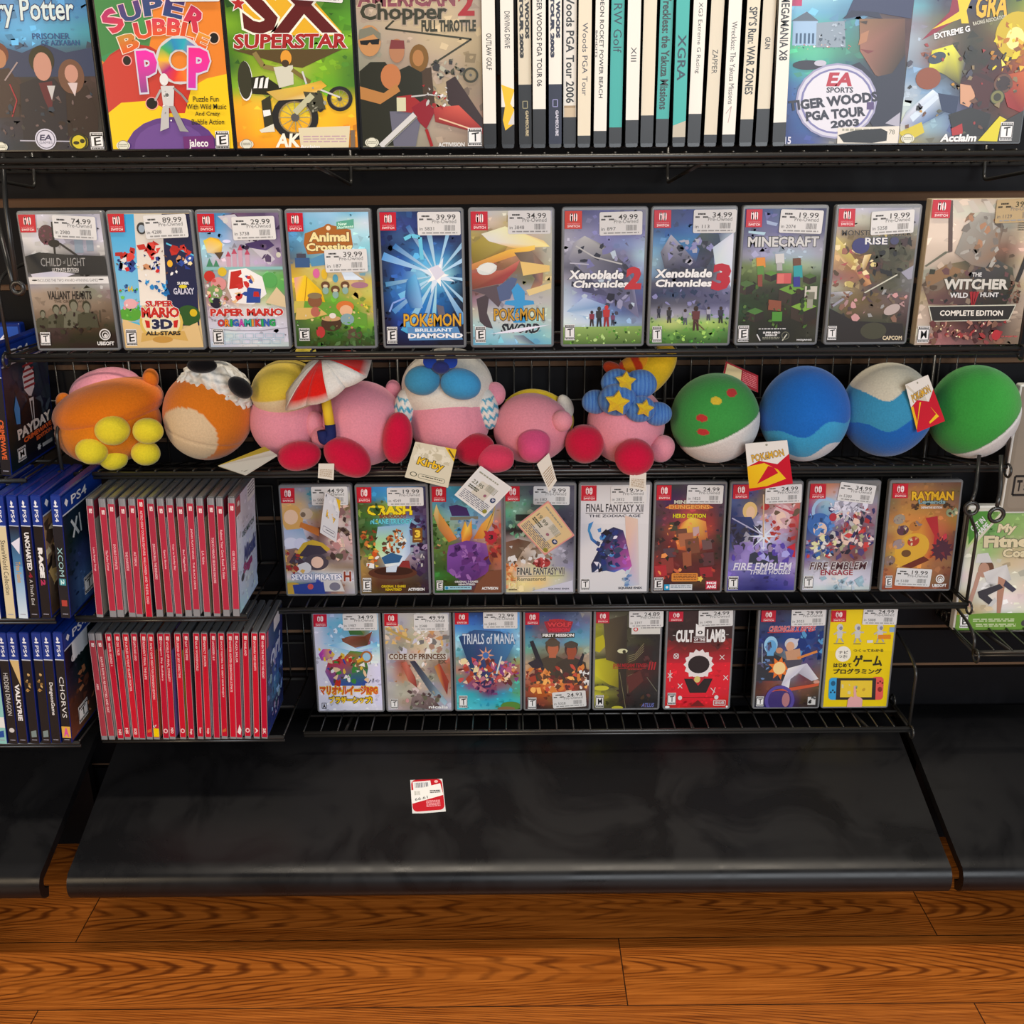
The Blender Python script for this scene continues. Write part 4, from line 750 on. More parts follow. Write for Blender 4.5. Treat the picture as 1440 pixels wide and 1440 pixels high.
# ---------------------------------------------------------------- fourth and fifth shelves
def pebbles(s, P, cols, q, n=10):
    for x, y in P: s.sp(n, x-q, y-q, x+q, y+q, cols, q*.55)
def d_pirate(s):
    s.g(['99a 889 578 578 99a', 'aab a98 489 479 ccb', 'da6 ca7 89a a98 875', 'ca7 cba a96 dbb 987', 'abb bbc a87 dcc cba', 'bbc ccd 854 baa cbb', '99b aab 655 dbb caa', '866 765 445 a88 baa', '965 556 445 877 a99', 'b95 667 cba 987 876', 'dcc ccd bcd ddd ccd', '8a6 467 349 976 bbb', 'cb6 358 237 976 aab'])
    s.e(140, 270, 65, 85, 'd8a860'); s.e(130, 260, 44, 46, 'ecc8a8'); s.p([(190, 290), (300, 330), (300, 380), (180, 320)], 'c87838'); s.e(225, 240, 40, 34, 'ccb8a0'); s.e(205, 245, 16, 16, '765'); s.p([(85, 340), (200, 330), (240, 440), (90, 460)], ['abd', '8ac', 'bcd', 'ccd']); s.e(125, 420, 45, 34, 'd8dcf0'); s.e(185, 425, 40, 36, 'd0d4ec')
    s.p([(150, 490), (200, 420), (260, 400), (320, 420), (370, 460), (330, 480), (250, 430), (190, 520)], 'c8a838'); s.p([(170, 500), (230, 430), (310, 440), (350, 480), (250, 510)], '3c3848'); s.e(280, 540, 75, 50, '4a4450'); s.e(285, 540, 38, 36, 'e8c4b0'); s.e(200, 575, 48, 38, 'd8d8dc'); s.p([(110, 540), (150, 480), (210, 540), (150, 560)], '443848')
    s.sp(60, 350, 190, 500, 520, 'e8c4b4 765 554 b88 dcc 866 433 cba', 34); s.sp(26, 80, 470, 200, 620, '933 543 c96 d8b060 667', 24); s.p([(300, 640), (420, 640), (450, 720), (320, 720)], 'ccc'); s.e(390, 690, 34, 26, '778'); s.e(130, 700, 60, 36, 'c8a040'); s.p([(130, 680), (320, 660), (330, 735), (140, 735)], '2c4494'); s.e(240, 690, 18, 18, 'c55')
    s.t('SEVEN PIRATES', 125, 612, 432, 648, 'f4f4fc', .06, '3a5a98', ow=.08); s.t('H', 445, 595, 492, 658, '8a3828', .05, 'eee'); s.sw(70, 80, 157, 172)
def d_jungle(s):
    s.g(['463 38c 49d 49d 335', '452 38b 49c 39c 324', '452 563 8a4 657 324', '362 573 9a6 558 435', '352 374 6ac 8bd 436', '342 463 7ac 8bd 325', '352 573 bb9 9bc 324', '663 764 ba7 9ab 435', '985 875 dca 989 324', 'a84 765 9bc 767 324', '974 643 654 543 334', '863 532 532 432 323', '653 542 532 432 212'])
    s.t('CRASH', 575, 190, 850, 250, 'ecd820', .07, '632', ow=.05); s.t('BANDICOOT', 650, 245, 815, 268, '832', .06); s.t('N.SANE TRILOGY', 595, 272, 852, 305, '6cd', .06, '246')
    s.sp(30, 520, 180, 640, 520, '241 463 352 574 8a4', 36); s.sp(24, 850, 180, 950, 620, '213 324 546 435', 36); s.p([(640, 320), (830, 310), (840, 480), (780, 560), (690, 570), (620, 440)], ['9bd', '8bd', 'abd', 'def', 'eee', 'ad8'])
    pebbles(s, [(590, 380), (745, 390), (720, 440)], 'b05c2c 8a3c20 c87838 543', 46, 14); s.sp(12, 690, 360, 820, 450, 'd88848 eed 643', 24); s.p([(660, 510), (720, 480), (790, 500), (770, 540), (680, 550)], '2c6090'); s.p([(750, 590), (790, 530), (830, 530), (840, 580)], '8a3030'); s.e(730, 605, 150, 40, '5a3426'); s.e(735, 595, 120, 26, '3a2018'); s.p([(690, 570), (760, 555), (750, 600), (690, 600)], 'cde'); s.sp(20, 570, 420, 640, 560, 'd84 ec4 c52 432 eee', 22); s.sp(20, 850, 420, 930, 560, '98a bbb 667 325', 26)
    s.r(852, 328, 912, 418, '7a5020'); s.t('3', 865, 340, 900, 388, 'ec4', .08); s.dl(860, 395, 905, 408, 1, 'db5'); s.t('ORIGINAL 3 GAMES', 660, 680, 810, 696, 'ddc020', .05); s.t('REMASTERED', 685, 700, 785, 715, 'ddc020', .05); s.t('ACTIVISION', 825, 698, 925, 716, 'eee', .06); s.rt('E', 545, 635, 598, 720); s.sw(512, 78, 602, 172)
def d_horns(s):
    s.g(['59c 4ac 49c 4ac 999', '48b 49c 3ac 4ac 789', '59a 58a 6ab 69b 989', '695 7ab 6ac 69b a86', '584 8a9 89a 89b b76', '463 9a7 889 aab a54', '362 674 757 a87 943', '573 563 646 965 a53', '463 452 536 853 b64', '352 352 425 642 a65', '373 362 424 643 976', '352 341 425 753 865', '252 352 532 853 654'])
    s.sp(34, 960, 250, 1050, 540, '352 574 8a5 643 c96 241', 28); s.p([(1060, 200), (1110, 190), (1170, 210), (1190, 260), (1080, 260)], '3c2864'); s.p([(1070, 265), (1240, 262), (1240, 280), (1070, 285)], '776'); s.sp(20, 1100, 290, 1240, 390, '59b 47a 8ac 368', 26)
    s.p([(968, 250), (985, 185), (1005, 240), (1060, 320), (1110, 400), (1060, 420), (1000, 340)], ['ca6', 'dc8', 'c94', 'b73', 'd84', 'b62', 'a74']); s.p([(1340, 230), (1345, 190), (1330, 300), (1270, 400), (1210, 400), (1260, 310)], ['db5', 'dc8', 'c94', 'c83', 'b62', 'd94']); s.p([(1135, 360), (1160, 290), (1175, 330), (1200, 280), (1205, 380), (1165, 450), (1140, 420)], ['c73', 'da3', 'ec5', 'd93', 'b62', 'c72', 'd83'])
    s.p([(1060, 440), (1170, 410), (1290, 430), (1310, 540), (1300, 610), (1170, 680), (1050, 600), (1050, 500)], ['7a4a98', '6a3c8c', '8a58a0', '6a3a88', '7c3c8c', '4a2464', '6c3c8c', '7a48a0']); s.sp(34, 1060, 430, 1300, 640, '7a4a98 8c5ca8 4a2868 68347c 5a2c74 9a68b0', 40); s.sp(34, 1290, 320, 1380, 540, 'a33 c54 843 d85 622', 28); s.star(1318, 390, 42, 36, 10, 'b02838'); s.t('3', 1305, 375, 1332, 405, '222', .06); s.p([(1230, 680), (1300, 600), (1390, 590), (1380, 735), (1210, 735)], '7a4a34')
    s.t('ORIGINAL 3 GAMES', 1097, 657, 1240, 670, 'ddd', .05); s.t('REMASTERED', 1120, 674, 1222, 686, 'ddd', .05); s.r(1035, 690, 1200, 712, '9cd'); s.e(1048, 701, 9, 9, '28b'); s.dl(1068, 697, 1190, 708, 1, '456'); s.t('ACTIVISION', 1262, 696, 1362, 714, 'eee', .06); s.rt('E', 985, 655, 1025, 715); s.sw(957, 78, 1045, 172)
def d_reunion(s):
    s.g(['444 455 445 445 445', '565 566 445 445 556', '686 7a9 566 455 556', '5a8 9cb 667 445 445', '588 7a9 556 334 445', '222 222 333 334 445', '877 bbb ccc 889 445', '976 cba ddd aab 667', 'a85 987 ccc 99a 778', 'd95 cba cc9 99a 88a', 'c95 dcb dc9 cc9 99a', 'dc8 ed9 ec8 ccb aab', 'cca dc9 ccb cdd ccd'])
    s.p([(45, 410), (120, 390), (200, 410), (150, 460), (90, 560), (45, 540)], ['754', '643', '876', '654', '432', '765']); s.sp(24, 50, 420, 320, 560, '654 bbb ddd 876 987', 30); s.e(265, 540, 50, 32, 'a83838'); s.sp(14, 220, 500, 320, 570, 'c55 eaa 722 edd', 22); s.sp(20, 50, 540, 110, 700, 'e96 c74 eb8', 24); s.sp(26, 60, 160, 200, 380, '6a8 9cb 475 bdc', 24); s.r(105, 240, 190, 280, '344'); s.p([(190, 720), (450, 650), (450, 720)], 'ccd')
    s.t('FINAL FANTASY VII', 112, 568, 400, 615, '332c30', .03, 'ddc', ow=.06); s.l([(110, 622), (400, 622)], 3, '665'); s.t('Remastered', 112, 628, 285, 652, '665'); s.t('SQUARE ENIX', 302, 698, 432, 710, '334', .03); s.t('12', 60, 660, 105, 698, 'eda', .06); s.fr(55, 655, 112, 715, 4, 'dc9'); s.dl(60, 703, 110, 712, 1, '543', .8); s.sw(45, 70, 130, 160)
def d_zodiac(s):
    s.r(460, 50, 910, 730, 'dadade'); s.gr(480, 60, 900, 300, 'd2d2d4', 'dedee2')
    s.t('FINAL FANTASY XII', 508, 178, 862, 228, '28242c', .02); s.l([(505, 236), (862, 236)], 4, '222'); s.t('THE ZODIAC AGE', 525, 243, 845, 260, '334', .03)
    s.p([(555, 285), (525, 300), (520, 340), (540, 400), (590, 440), (600, 425), (555, 390), (535, 340)], ['48c', '38c', '49c', '37b', '238', '238', '37b', '49c']); s.p([(680, 320), (740, 340), (760, 400), (800, 560), (770, 600), (740, 580), (690, 600), (640, 590), (550, 600), (545, 550), (610, 420), (640, 340)], ['224', '336', '537', 'b5a', 'c6b', '76c', '36b', '247', '235', '224', '124', '236'])
    s.sp(50, 580, 340, 720, 590, '124 237 112 dde 236 48c 346', 30); s.sp(14, 740, 360, 800, 560, 'c6b a5b 858 98c', 26); s.p([(750, 250), (830, 270), (850, 680), (760, 690), (800, 560), (760, 400)], ['ddc0b0', 'e0c8b8', 'c8c8d4', 'a8c0e0', 'c8b0c8', 'e0b8a8']); s.sp(12, 740, 590, 800, 680, '8ac 68b bcd', 20)
    s.t('SQUARE ENIX', 718, 690, 868, 706, '223', .04); s.rt('T', 484, 636, 538, 708); s.sw(476, 66, 570, 158)
def d_dungeon(s):
    s.g(['333 333 434 444 445', '434 324 434 544 445', '534 425 734 634 434', '433 634 a44 733 434', '434 734 c54 933 433', '433 843 d73 a43 323', '322 733 b54 733 332', '433 622 843 622 322', '633 522 632 532 322', '822 722 522 522 522', '822 622 522 622 622', '522 422 432 532 722', '322 312 322 322 522'])
    s.p([(1080, 300), (1140, 260), (1230, 290), (1250, 420), (1180, 480), (1060, 460), (1040, 380)], ['c64', 'ec5', 'd84', 'a43', '733', 'c63', 'd63']); s.t('MINECRAFT', 1030, 158, 1240, 182, 'ccb', .05, '322'); s.p([(975, 205), (1010, 185), (1240, 185), (1275, 205), (1240, 215), (1010, 215)], 'd87838'); s.t('DUNGEONS', 1000, 186, 1250, 214, 'e8a050', .06, '411'); s.t('HERO EDITION', 1025, 242, 1228, 268, 'ddd020', .05, '321')
    for x, y, w_, h_, k in ((1080, 360, 40, 28, '6a4436'), (1110, 400, 50, 44, 'a86848'), (1150, 440, 48, 50, '7a4a34'), (1120, 520, 30, 50, '98563a'), (1010, 480, 40, 30, '54404a'), (1000, 560, 44, 50, '8a3a34'), (1240, 430, 34, 34, '6a5050'), (1250, 520, 40, 44, '5a3438'), (1170, 350, 22, 30, 'c0a0a0'), (960, 590, 40, 36, 'b02c34'), (1240, 600, 44, 34, '9a2830'), (1030, 320, 26, 30, '443')): s.p([(x-w_, y-h_*.8), (x+w_*.8, y-h_), (x+w_, y+h_*.8), (x-w_*.7, y+h_)], k)
    s.sp(50, 925, 290, 1325, 640, '322 543 733 c64 e95 b43 221 856', 22); s.rr(1028, 605, 1190, 655, 8, 'd88838'); s.dl(1040, 612, 1180, 650, 4, '6a3a1c'); s.star(1205, 640, 20, 12, 5, 'ec5'); s.r(985, 672, 1157, 708, 'd8dce0'); s.r(985, 672, 1018, 708, '28a0d0'); s.e(1002, 690, 8, 8, 'eee'); s.dl(1025, 680, 1150, 700, 2, '789')
    s.r(1240, 652, 1308, 704, 'c8304c'); s.t('MOJ', 1246, 658, 1304, 676, 'fff', .06); s.t('ANG', 1246, 680, 1304, 698, 'fff', .06); s.rt('E', 922, 630, 978, 708); s.sw(920, 66, 1010, 158)
def d_houses(s):
    s.g(['347 447 555 877 987', '348 447 654 976 a65', '458 556 765 b88 b65', '236 668 977 cab b55', '225 668 aac caa b44', '334 87a ccd b9b 944', '236 98b cce aac 733', '347 87b bbe 98c 655', '658 98c 77b 87b 87a', '77b 98c 66a 87b a9c', '76b 66a 449 66a 87b', '54a 448 337 449 65a', '449 337 226 338 449'])
    s.e(132, 170, 36, 44, 'd8b878'); s.e(135, 178, 22, 30, 'e0bc9c'); s.p([(60, 200), (140, 200), (180, 290), (80, 330), (45, 280)], ['236', '347', '236', '223', '335']); s.e(290, 200, 48, 60, 'd8b8bc'); s.e(285, 205, 24, 30, 'e8c8b8'); s.p([(240, 140), (360, 180), (365, 230), (320, 180)], 'b84858'); s.sp(40, 200, 140, 365, 310, 'c8a0a8 a33 e0c4c4 654 b65', 24); s.p([(320, 350), (360, 330), (362, 400), (340, 395)], 'c02838'); s.sp(30, 45, 240, 190, 350, '223 334 445 99a', 24)
    s.star(205, 295, 80, 14, 8, 'dde8f8'); s.l([(195, 90), (203, 300)], 7, 'c8a888'); s.l([(45, 205), (200, 290)], 6, 'aac')
    for x, y, h in ((175, 430, 95), (238, 430, 100)): person(s, x, y-h, h, '98a', '334', '303848')
    s.sp(20, 40, 340, 350, 420, '98c 76a aae 54a', 26); s.t('FIRE EMBLEM', 60, 425, 340, 462, 'dde', .03, sh=.2); s.t('THREE HOUSES', 140, 460, 340, 482, 'dde', .03, sh=.2); s.l([(50, 460), (130, 460)], 3, 'ccd'); s.rt('T', 40, 490, 88, 555); s.sw(45, 40, 122, 110)
def d_engage(s):
    s.g(['b65 b75 976 666 777', 'b54 c98 aab 888 777', '946 9bc bbc a9a 889', '748 7ac aac 989 978', '448 58b 98a 867 878', '248 57a 767 745 767', '458 668 856 645 768', '658 778 867 656 866', '55a 888 866 744 877', '879 aab 977 866 99a', 'bbc ccd ddd ccd bbc', 'cdd dde ddd dde ccd', 'ccd cdd 9bc cdd bcc'])
    s.ring(480, 170, 50, 66, '9bd'); s.e(455, 235, 60, 55, '3868b0'); s.e(460, 260, 34, 34, 'e0c4b4'); s.sp(20, 400, 190, 520, 280, '36a 58c 247 7ae', 26)
    s.star(570, 170, 70, 14, 9, 'dde'); s.sp(110, 500, 150, 720, 400, 'a33 345 dcc e8c8b8 856 223 bbb c44 aa8 336 547', 26); s.sp(40, 390, 300, 540, 400, '248 36a dda b44 99b ddd', 24); s.e(520, 200, 18, 20, 'b03040'); s.sp(30, 500, 130, 700, 170, 'ccd 99a dde', 26)
    s.t('FIRE EMBLEM', 415, 420, 695, 458, '4a2830', .03, 'eee', sh=.2); s.t('ENGAGE', 472, 458, 634, 486, '922c40', .05, 'eee'); s.sp(14, 480, 500, 700, 560, '9bc bcd acd', 30); s.rt('T', 392, 487, 438, 552); s.sw(400, 40, 478, 110)
def d_cake(s):
    s.g(['643 854 864 754 643', '854 a74 a74 864 653', '764 a74 b85 975 754', '864 b84 b84 a74 864', 'a74 c84 c84 b74 973', 'a85 c94 d94 b64 963', '964 c94 da4 b54 643', 'a74 d94 db4 b63 633', '974 db4 da4 a53 754', '864 c94 c84 964 864', 'a64 a74 a74 964 743', 'b64 964 964 864 643', '843 b53 a53 854 632'])
    s.p([(790, 420), (960, 200), (1010, 230), (1030, 330), (980, 420), (900, 440), (850, 450)], ['d8a030', 'c87838', 'b03838', 'a83038', 'c86030', 'e0b040', 'd8a838']); s.e(900, 360, 90, 70, 'd8a838', -30); s.e(872, 385, 24, 18, '6a4828'); s.p([(960, 210), (1020, 200), (1035, 330), (1000, 400), (1010, 300)], 'b02c34'); s.star(1050, 370, 60, 40, 12, '4a2838'); s.sp(10, 1020, 290, 1080, 420, 'c03848 4a2838 7a3038', 22); s.p([(850, 450), (960, 400), (990, 420), (900, 460)], '6a2c20')
    for x, y, k in ((830, 215, '9a9080'), (850, 270, '5a3848'), (910, 250, 'b87838'), (905, 325, 'b04030'), (790, 420, '887060'), (1090, 180, '8a9a78'), (832, 338, '988')): s.e(x, y, 30, 24, k, -20); s.sp(5, x-24, y-20, x+24, y+20, 'd8c8a0 432 c96 877', 14)
    s.t('RAYMAN', 885, 78, 1095, 122, 'e8b828', .06, '531', ow=.06); s.t('Legends', 920, 118, 1055, 146, '8ab0b8', .05, '233', ow=.06); s.t('DEFINITIVE EDITION', 935, 152, 1040, 163, 'eee', .05); s.sp(10, 890, 140, 930, 170, '432 643', 14); s.sp(10, 1050, 140, 1100, 165, '432 853', 14)
    s.ring(1048, 515, 17, 22, 'eee'); s.ring(1049, 517, 9, 13, 'eee'); s.e(1050, 519, 6, 6, 'eee'); s.t('UBISOFT', 1010, 540, 1082, 556, 'eee', .05); s.rt('E', 774, 495, 808, 555); s.sw(790, 40, 865, 110)
def d_ship(s):
    s.g(['bce abd 8bd 9ce bcd', 'cde 7bd 5ac 6bd acd', 'dde 8bd 6ac 674 8bd', 'dde 9ce 7bd 845 8be', 'dde bde 8ce 9be ade', 'dde dde dee dee dee', 'dde ddd ded dde ddf', 'dde dde dde dde ddf', 'dde dde dde dde ddf', 'dde eef dde eef ddf', 'dde dde eef dde ddf', 'dde dde dde dde dde'])
    s.p([(410, 260), (470, 245), (540, 250), (590, 220), (560, 300), (480, 315), (420, 290)], ['743', '854', '632', '843', '543', '965', '854']); s.p([(450, 210), (520, 210), (540, 240), (460, 240)], '3a6a3a'); s.p([(330, 300), (420, 280), (500, 320), (615, 280), (615, 310), (480, 335)], ['6be', 'ade', 'cef', '5ad', '8ce', 'def']); s.sp(12, 330, 180, 420, 280, '9ce 6bd def', 20)
    s.p([(275, 350), (300, 320), (340, 320), (370, 350), (350, 385), (290, 385)], ['a3a', 'c4a', 'e92', 'ec3', 'c3a', '94a']); s.sp(8, 280, 320, 365, 385, 'd5b ec4 83a c44', 14)
    s.p([(310, 450), (330, 390), (420, 370), (460, 330), (540, 340), (560, 430), (540, 530), (350, 530)], ['9060a0', 'c03028', 'c84038', '3a8a40', '48984c', '3a7a3c', '2c4ca0', '3454a8']); s.sp(44, 330, 360, 550, 520, 'c03028 3a8a40 2c4ca0 e8c8a0 eee 543 db4', 26); s.ring(552, 365, 24, 34, 'b06a38'); s.e(552, 365, 23, 23, '9ccbe8'); s.p([(495, 385), (530, 365), (540, 385), (500, 400)], 'e0a828')
    s.t('マリオ&ルイージRPG', 278, 530, 612, 582, 'c83830', .08, 'eec020', ow=.1, c2='e07030'); s.t('ブラザーシップ!', 330, 588, 580, 632, 'f0c820', .08, '432', ow=.1); s.fr(288, 628, 314, 658, 3, '222'); s.t('A', 292, 632, 310, 656, '222', .06)
    s.l([(560, 515), (575, 495)], 4, '222'); s.l([(585, 510), (590, 490)], 4, '222'); s.sw(250, 120, 328, 192, 'c41838')
def d_code(s):
    s.g(['aab bbb bbb ccb bbc', 'aaa aab bba ccb bbb', 'bbb aaa bba cba bbb', 'aaa a98 bb9 dcb aaa', 'aaa 998 cb9 ddc 99a', '99a aaa dba ccb aaa', 'aab 954 ccb 987 a65', 'bbb a65 cba 877 964', 'aab b86 bba 998 a65', 'bbb aa9 cba 99a a87', 'aaa bba a99 9aa b98', 'bbb a98 877 aab aab', 'bbc a99 777 99a bbc'])
    s.sp(60, 650, 180, 1020, 340, 'dcb 998 c96 ccd 777 a87 db7', 30); s.sp(30, 820, 210, 920, 560, 'ecb dcc cba 987 eee', 26); s.l([(655, 200), (800, 270)], 14, 'b8a060'); s.p([(740, 400), (770, 390), (820, 480), (830, 540), (780, 500)], ['a54', 'c76', '943', '833', 'b65']); s.p([(930, 420), (960, 400), (1010, 500), (1000, 580), (960, 500)], ['b84', 'a43', '943', '833', 'c85']); s.p([(790, 390), (820, 385), (920, 520), (1000, 620), (985, 640), (900, 560)], ['445', '334', '678', '9bc', 'acd', '567'])
    s.p([(790, 640), (800, 590), (870, 580), (920, 600), (960, 650), (900, 665)], ['766', '877', '655', '766', '544', '655']); s.sp(26, 780, 560, 960, 660, '877 544 998 665', 22); s.r(665, 345, 1005, 380, 'ccc8c4'); s.t('CODE OF PRINCESS', 672, 346, 998, 378, '5a3428', .04, 'ccb'); s.t('EX', 955, 380, 1000, 402, '654', .05); s.t('nicalis', 893, 640, 1003, 657, 'f0f0f0', .05); s.e(772, 612, 10, 12, 'c99'); s.rt('T', 677, 603, 718, 658); s.sw(650, 116, 727, 186)
def d_mana(s):
    s.g(['248 247 137 48b 7ad', '27c 36b 358 59d 6ae', '59d 48c 47b 59d 7bd', '8ce 58b 479 47a 9ce', 'ade 358 468 368 8ce', '6bc 447 668 357 7bc', '9a9 658 978 568 9a6', 'b87 867 a66 958 a76', '598 956 a56 745 785', '39b 847 945 867 4a9', '4bc 3ab 636 39b 5a7', '5cc 4bc 3ac 3bc 4bb', '4bc 5cd 5bc 497 573'])
    s.p([(1060, 250), (1150, 210), (1300, 220), (1390, 270), (1330, 380), (1220, 570), (1130, 440)], ['247', '358', '247', '48b', '236', '325', '246']); s.t('TRIALS of MANA', 1082, 232, 1382, 292, 'cde', .02, '347', ow=.05); s.star(1215, 355, 50, 18, 8, 'e0a080'); s.e(1215, 355, 18, 18, '47b'); s.sp(110, 1070, 380, 1390, 510, 'c55 d96 e8c8b0 848 633 eda b68 fdc a43', 24); s.sp(24, 1150, 470, 1280, 570, '846 635 b78 425', 22); s.l([(1275, 460), (1305, 360)], 9, 'cdd'); s.e(1355, 640, 56, 24, '5a8a3c'); s.e(1330, 655, 50, 12, '8a6a48'); s.rt('T', 1060, 582, 1108, 650); s.sw(1040, 112, 1118, 178)
def d_wolf(s):
    s.g(['346 347 346 457 888', '347 457 447 568 668', '358 656 745 569 68a', '48a 667 756 59b 69b', '59a 69a 68a 6ab 7ab', '6a9 787 887 886 9a9', '998 665 765 755 a98', 'ca8 554 754 643 ba8', 'c97 865 a64 643 a86', 'a65 b74 d95 c63 865', '954 c63 d74 c54 755', '843 a52 c63 943 643', '633 843 853 643 533', '433 322 432 333 333'])
    s.p([(175, 165), (250, 150), (340, 165), (320, 225), (200, 225)], 'a02c38'); s.t('WOLF', 192, 168, 330, 195, 'd04048', .08, '411'); s.t('METAL', 205, 150, 300, 165, 'b33', .06); s.t('MISSION', 205, 200, 320, 220, 'c34', .06); s.p([(160, 230), (350, 228), (348, 255), (165, 255)], '332'); s.t('FIRST MISSION', 168, 232, 345, 250, 'eee', .06)
    person(s, 225, 262, 250, 'b86a4c', '543', '4c4438'); person(s, 330, 280, 230, '9c5038', '433', '443c34'); s.e(225, 285, 42, 20, '554c40'); s.e(330, 295, 40, 18, '4c453c')
    s.p([(95, 275), (115, 268), (175, 410), (150, 430)], '2a2c34'); s.p([(85, 395), (140, 370), (190, 440), (130, 440)], '33303a'); s.p([(365, 410), (395, 340), (405, 350), (385, 430)], '2c2c34'); s.sp(90, 75, 420, 430, 560, 'c54 e95 a43 d84 643 843 fb6 633 eca', 28); s.sp(24, 380, 440, 430, 540, '433 eee 854', 20); s.rt('T', 88, 588, 136, 652); s.sw(70, 112, 148, 180, 'b81c34')
def d_demon(s):
    s.g(['443 443 443 333 444', '774 665 443 333 443', '993 775 443 222 333', '882 664 443 222 222', 'aa3 664 443 332 222', '996 765 333 322 222', '553 443 443 322 222', 'aa3 553 432 322 322', 'cc3 994 432 422 322', 'bb3 883 533 422 222', '442 553 432 322 222', 'bb3 773 322 222 222', 'aa3 442 322 222 222', '442 442 222 222 222'])
    s.p([(455, 260), (500, 240), (520, 300), (480, 340), (455, 330)], 'b8b028'); s.p([(455, 380), (530, 370), (600, 420), (600, 540), (540, 520), (460, 470)], ['c8c430', 'a09828', '8a8424', '6a641c', 'a8a028', 'd0cc38']); s.e(495, 540, 45, 14, 'c8c43c'); s.e(500, 590, 40, 12, '8a8424'); s.p([(530, 240), (570, 210), (560, 290), (530, 300)], 'a09c30'); s.p([(500, 160), (640, 130), (640, 600), (600, 620), (590, 400), (520, 380)], ['554c38', '3a342c', '2a2620', '2c2620', '3a3428', '5a5038']); s.e(615, 332, 30, 13, 'd8d8b0'); s.e(625, 336, 10, 10, '332')
    for k in range(4): s.l([(650, 360+k*12), (690, 350+k*10), (740, 290+k*14)], 3, '887f60')
    s.l([(600, 450), (640, 660)], 3, '7a7454'); s.l([(650, 570), (650, 470), (720, 450)], 3, '7a6a54'); s.l([(760, 480), (820, 560)], 3, '776'); s.p([(640, 480), (720, 440), (740, 500), (660, 570)], '5a2c28'); s.sp(14, 740, 360, 810, 420, '633 533 422', 18); s.sp(10, 720, 560, 790, 640, '432 533', 18)
    s.t('SHIN MEGAMI TENSEI', 560, 402, 755, 424, 'a82830', .03, sh=.1); s.t('III', 765, 395, 805, 438, 'a82830', .03, sh=.2); s.l([(560, 430), (755, 430)], 3, 'a33'); s.dl(650, 434, 730, 442, 1, '933'); s.t('ATLUS', 730, 625, 802, 648, '6870b0', .05, sh=.2); s.e(590, 650, 34, 10, 'b8b438'); s.r(665, 195, 838, 238, 'd8d8d4'); s.e(690, 210, 14, 12, 'c33'); s.e(690, 210, 8, 7, 'ddd'); s.dl(720, 200, 830, 210, 1, '777'); s.rt('M', 463, 578, 510, 648); s.sw(458, 112, 534, 174, 'b81c34')
def d_cult(s):
    s.g(['333 322 322 322 222', '322 322 322 322 322', '322 322 322 322 322', '322 322 322 322 322', '722 522 622 522 822', 'b23 a22 822 922 b23', 'd23 c23 b22 c23 d23', 'd23 d23 c22 d23 d23', 'd23 d23 d23 d23 d23', 'd23 d23 d23 d23 d23', 'c23 d23 d23 d23 c23', 'c22 d23 d23 d23 c22', 'b22 c22 a22 c22 b22'])
    s.p([(855, 340), (920, 300), (960, 330), (990, 290), (1050, 330), (1100, 290), (1150, 330), (1230, 320), (1230, 400), (855, 400)], ['822', '622', '722', '622', '722', '622', '722', '822', 'b23', 'b23'])
    s.p([(1018, 180), (1044, 195), (1070, 185), (1070, 250), (1018, 250)], 'eee'); s.e(1044, 230, 14, 10, '222'); s.e(1044, 230, 6, 5, 'eee'); s.t('CULT', 905, 215, 1005, 285, 'eee', .06); s.t('LAMB', 1082, 212, 1190, 285, 'eee', .06); s.t('OF THE', 1010, 262, 1074, 277, 'eee', .05); s.l([(1008, 256), (1076, 256)], 3, 'eee'); s.l([(1008, 284), (1076, 284)], 3, 'eee'); s.l([(886, 245), (900, 245)], 3, 'ccc'); s.l([(1194, 243), (1208, 243)], 3, 'ccc')
    s.star(1042, 410, 88, 74, 14, 'ece4e4'); s.e(1042, 410, 62, 50, '241c1e'); s.p([(960, 490), (1125, 490), (1090, 570), (995, 570)], '241c1e'); s.p([(1000, 480), (1085, 480), (1042, 530)], 'b82030'); s.e(1036, 494, 18, 18, 'd8c878')
    for x, y, k in ((910, 362, 0), (1175, 370, 1), (878, 470, 2), (1200, 485, 1), (938, 530, 1), (1128, 555, 3)):
        s.l([(x-13, y-13), (x+13, y+13)], 4, 'ddd'); s.l([(x+13, y-13), (x-13, y+13)], 4, 'ddd') if k != 3 else s.l([(x, y+25), (x+14, y-16)], 4, 'ddd')
        if k == 0: s.ring(x, y, 12, 16, 'ddd')
        if k == 2: s.l([(x, y-30), (x, y+34)], 4, 'ddd')
    s.l([(930, 595), (1160, 595)], 3, '822'); s.e(940, 597, 12, 12, 'ddd'); s.e(1150, 595, 12, 12, 'ddd'); s.p([(1000, 645), (1044, 610), (1085, 645)], '722'); s.fr(1135, 612, 1202, 640, 4, 'ddd'); s.t('DEVOLVER', 1142, 618, 1196, 634, 'ddd', .05); s.rt('T', 868, 568, 916, 635); s.e(868, 648, 14, 7, 'eee'); s.e(1212, 648, 6, 6, 'eee'); s.sw(860, 110, 942, 166, 'c01c38')
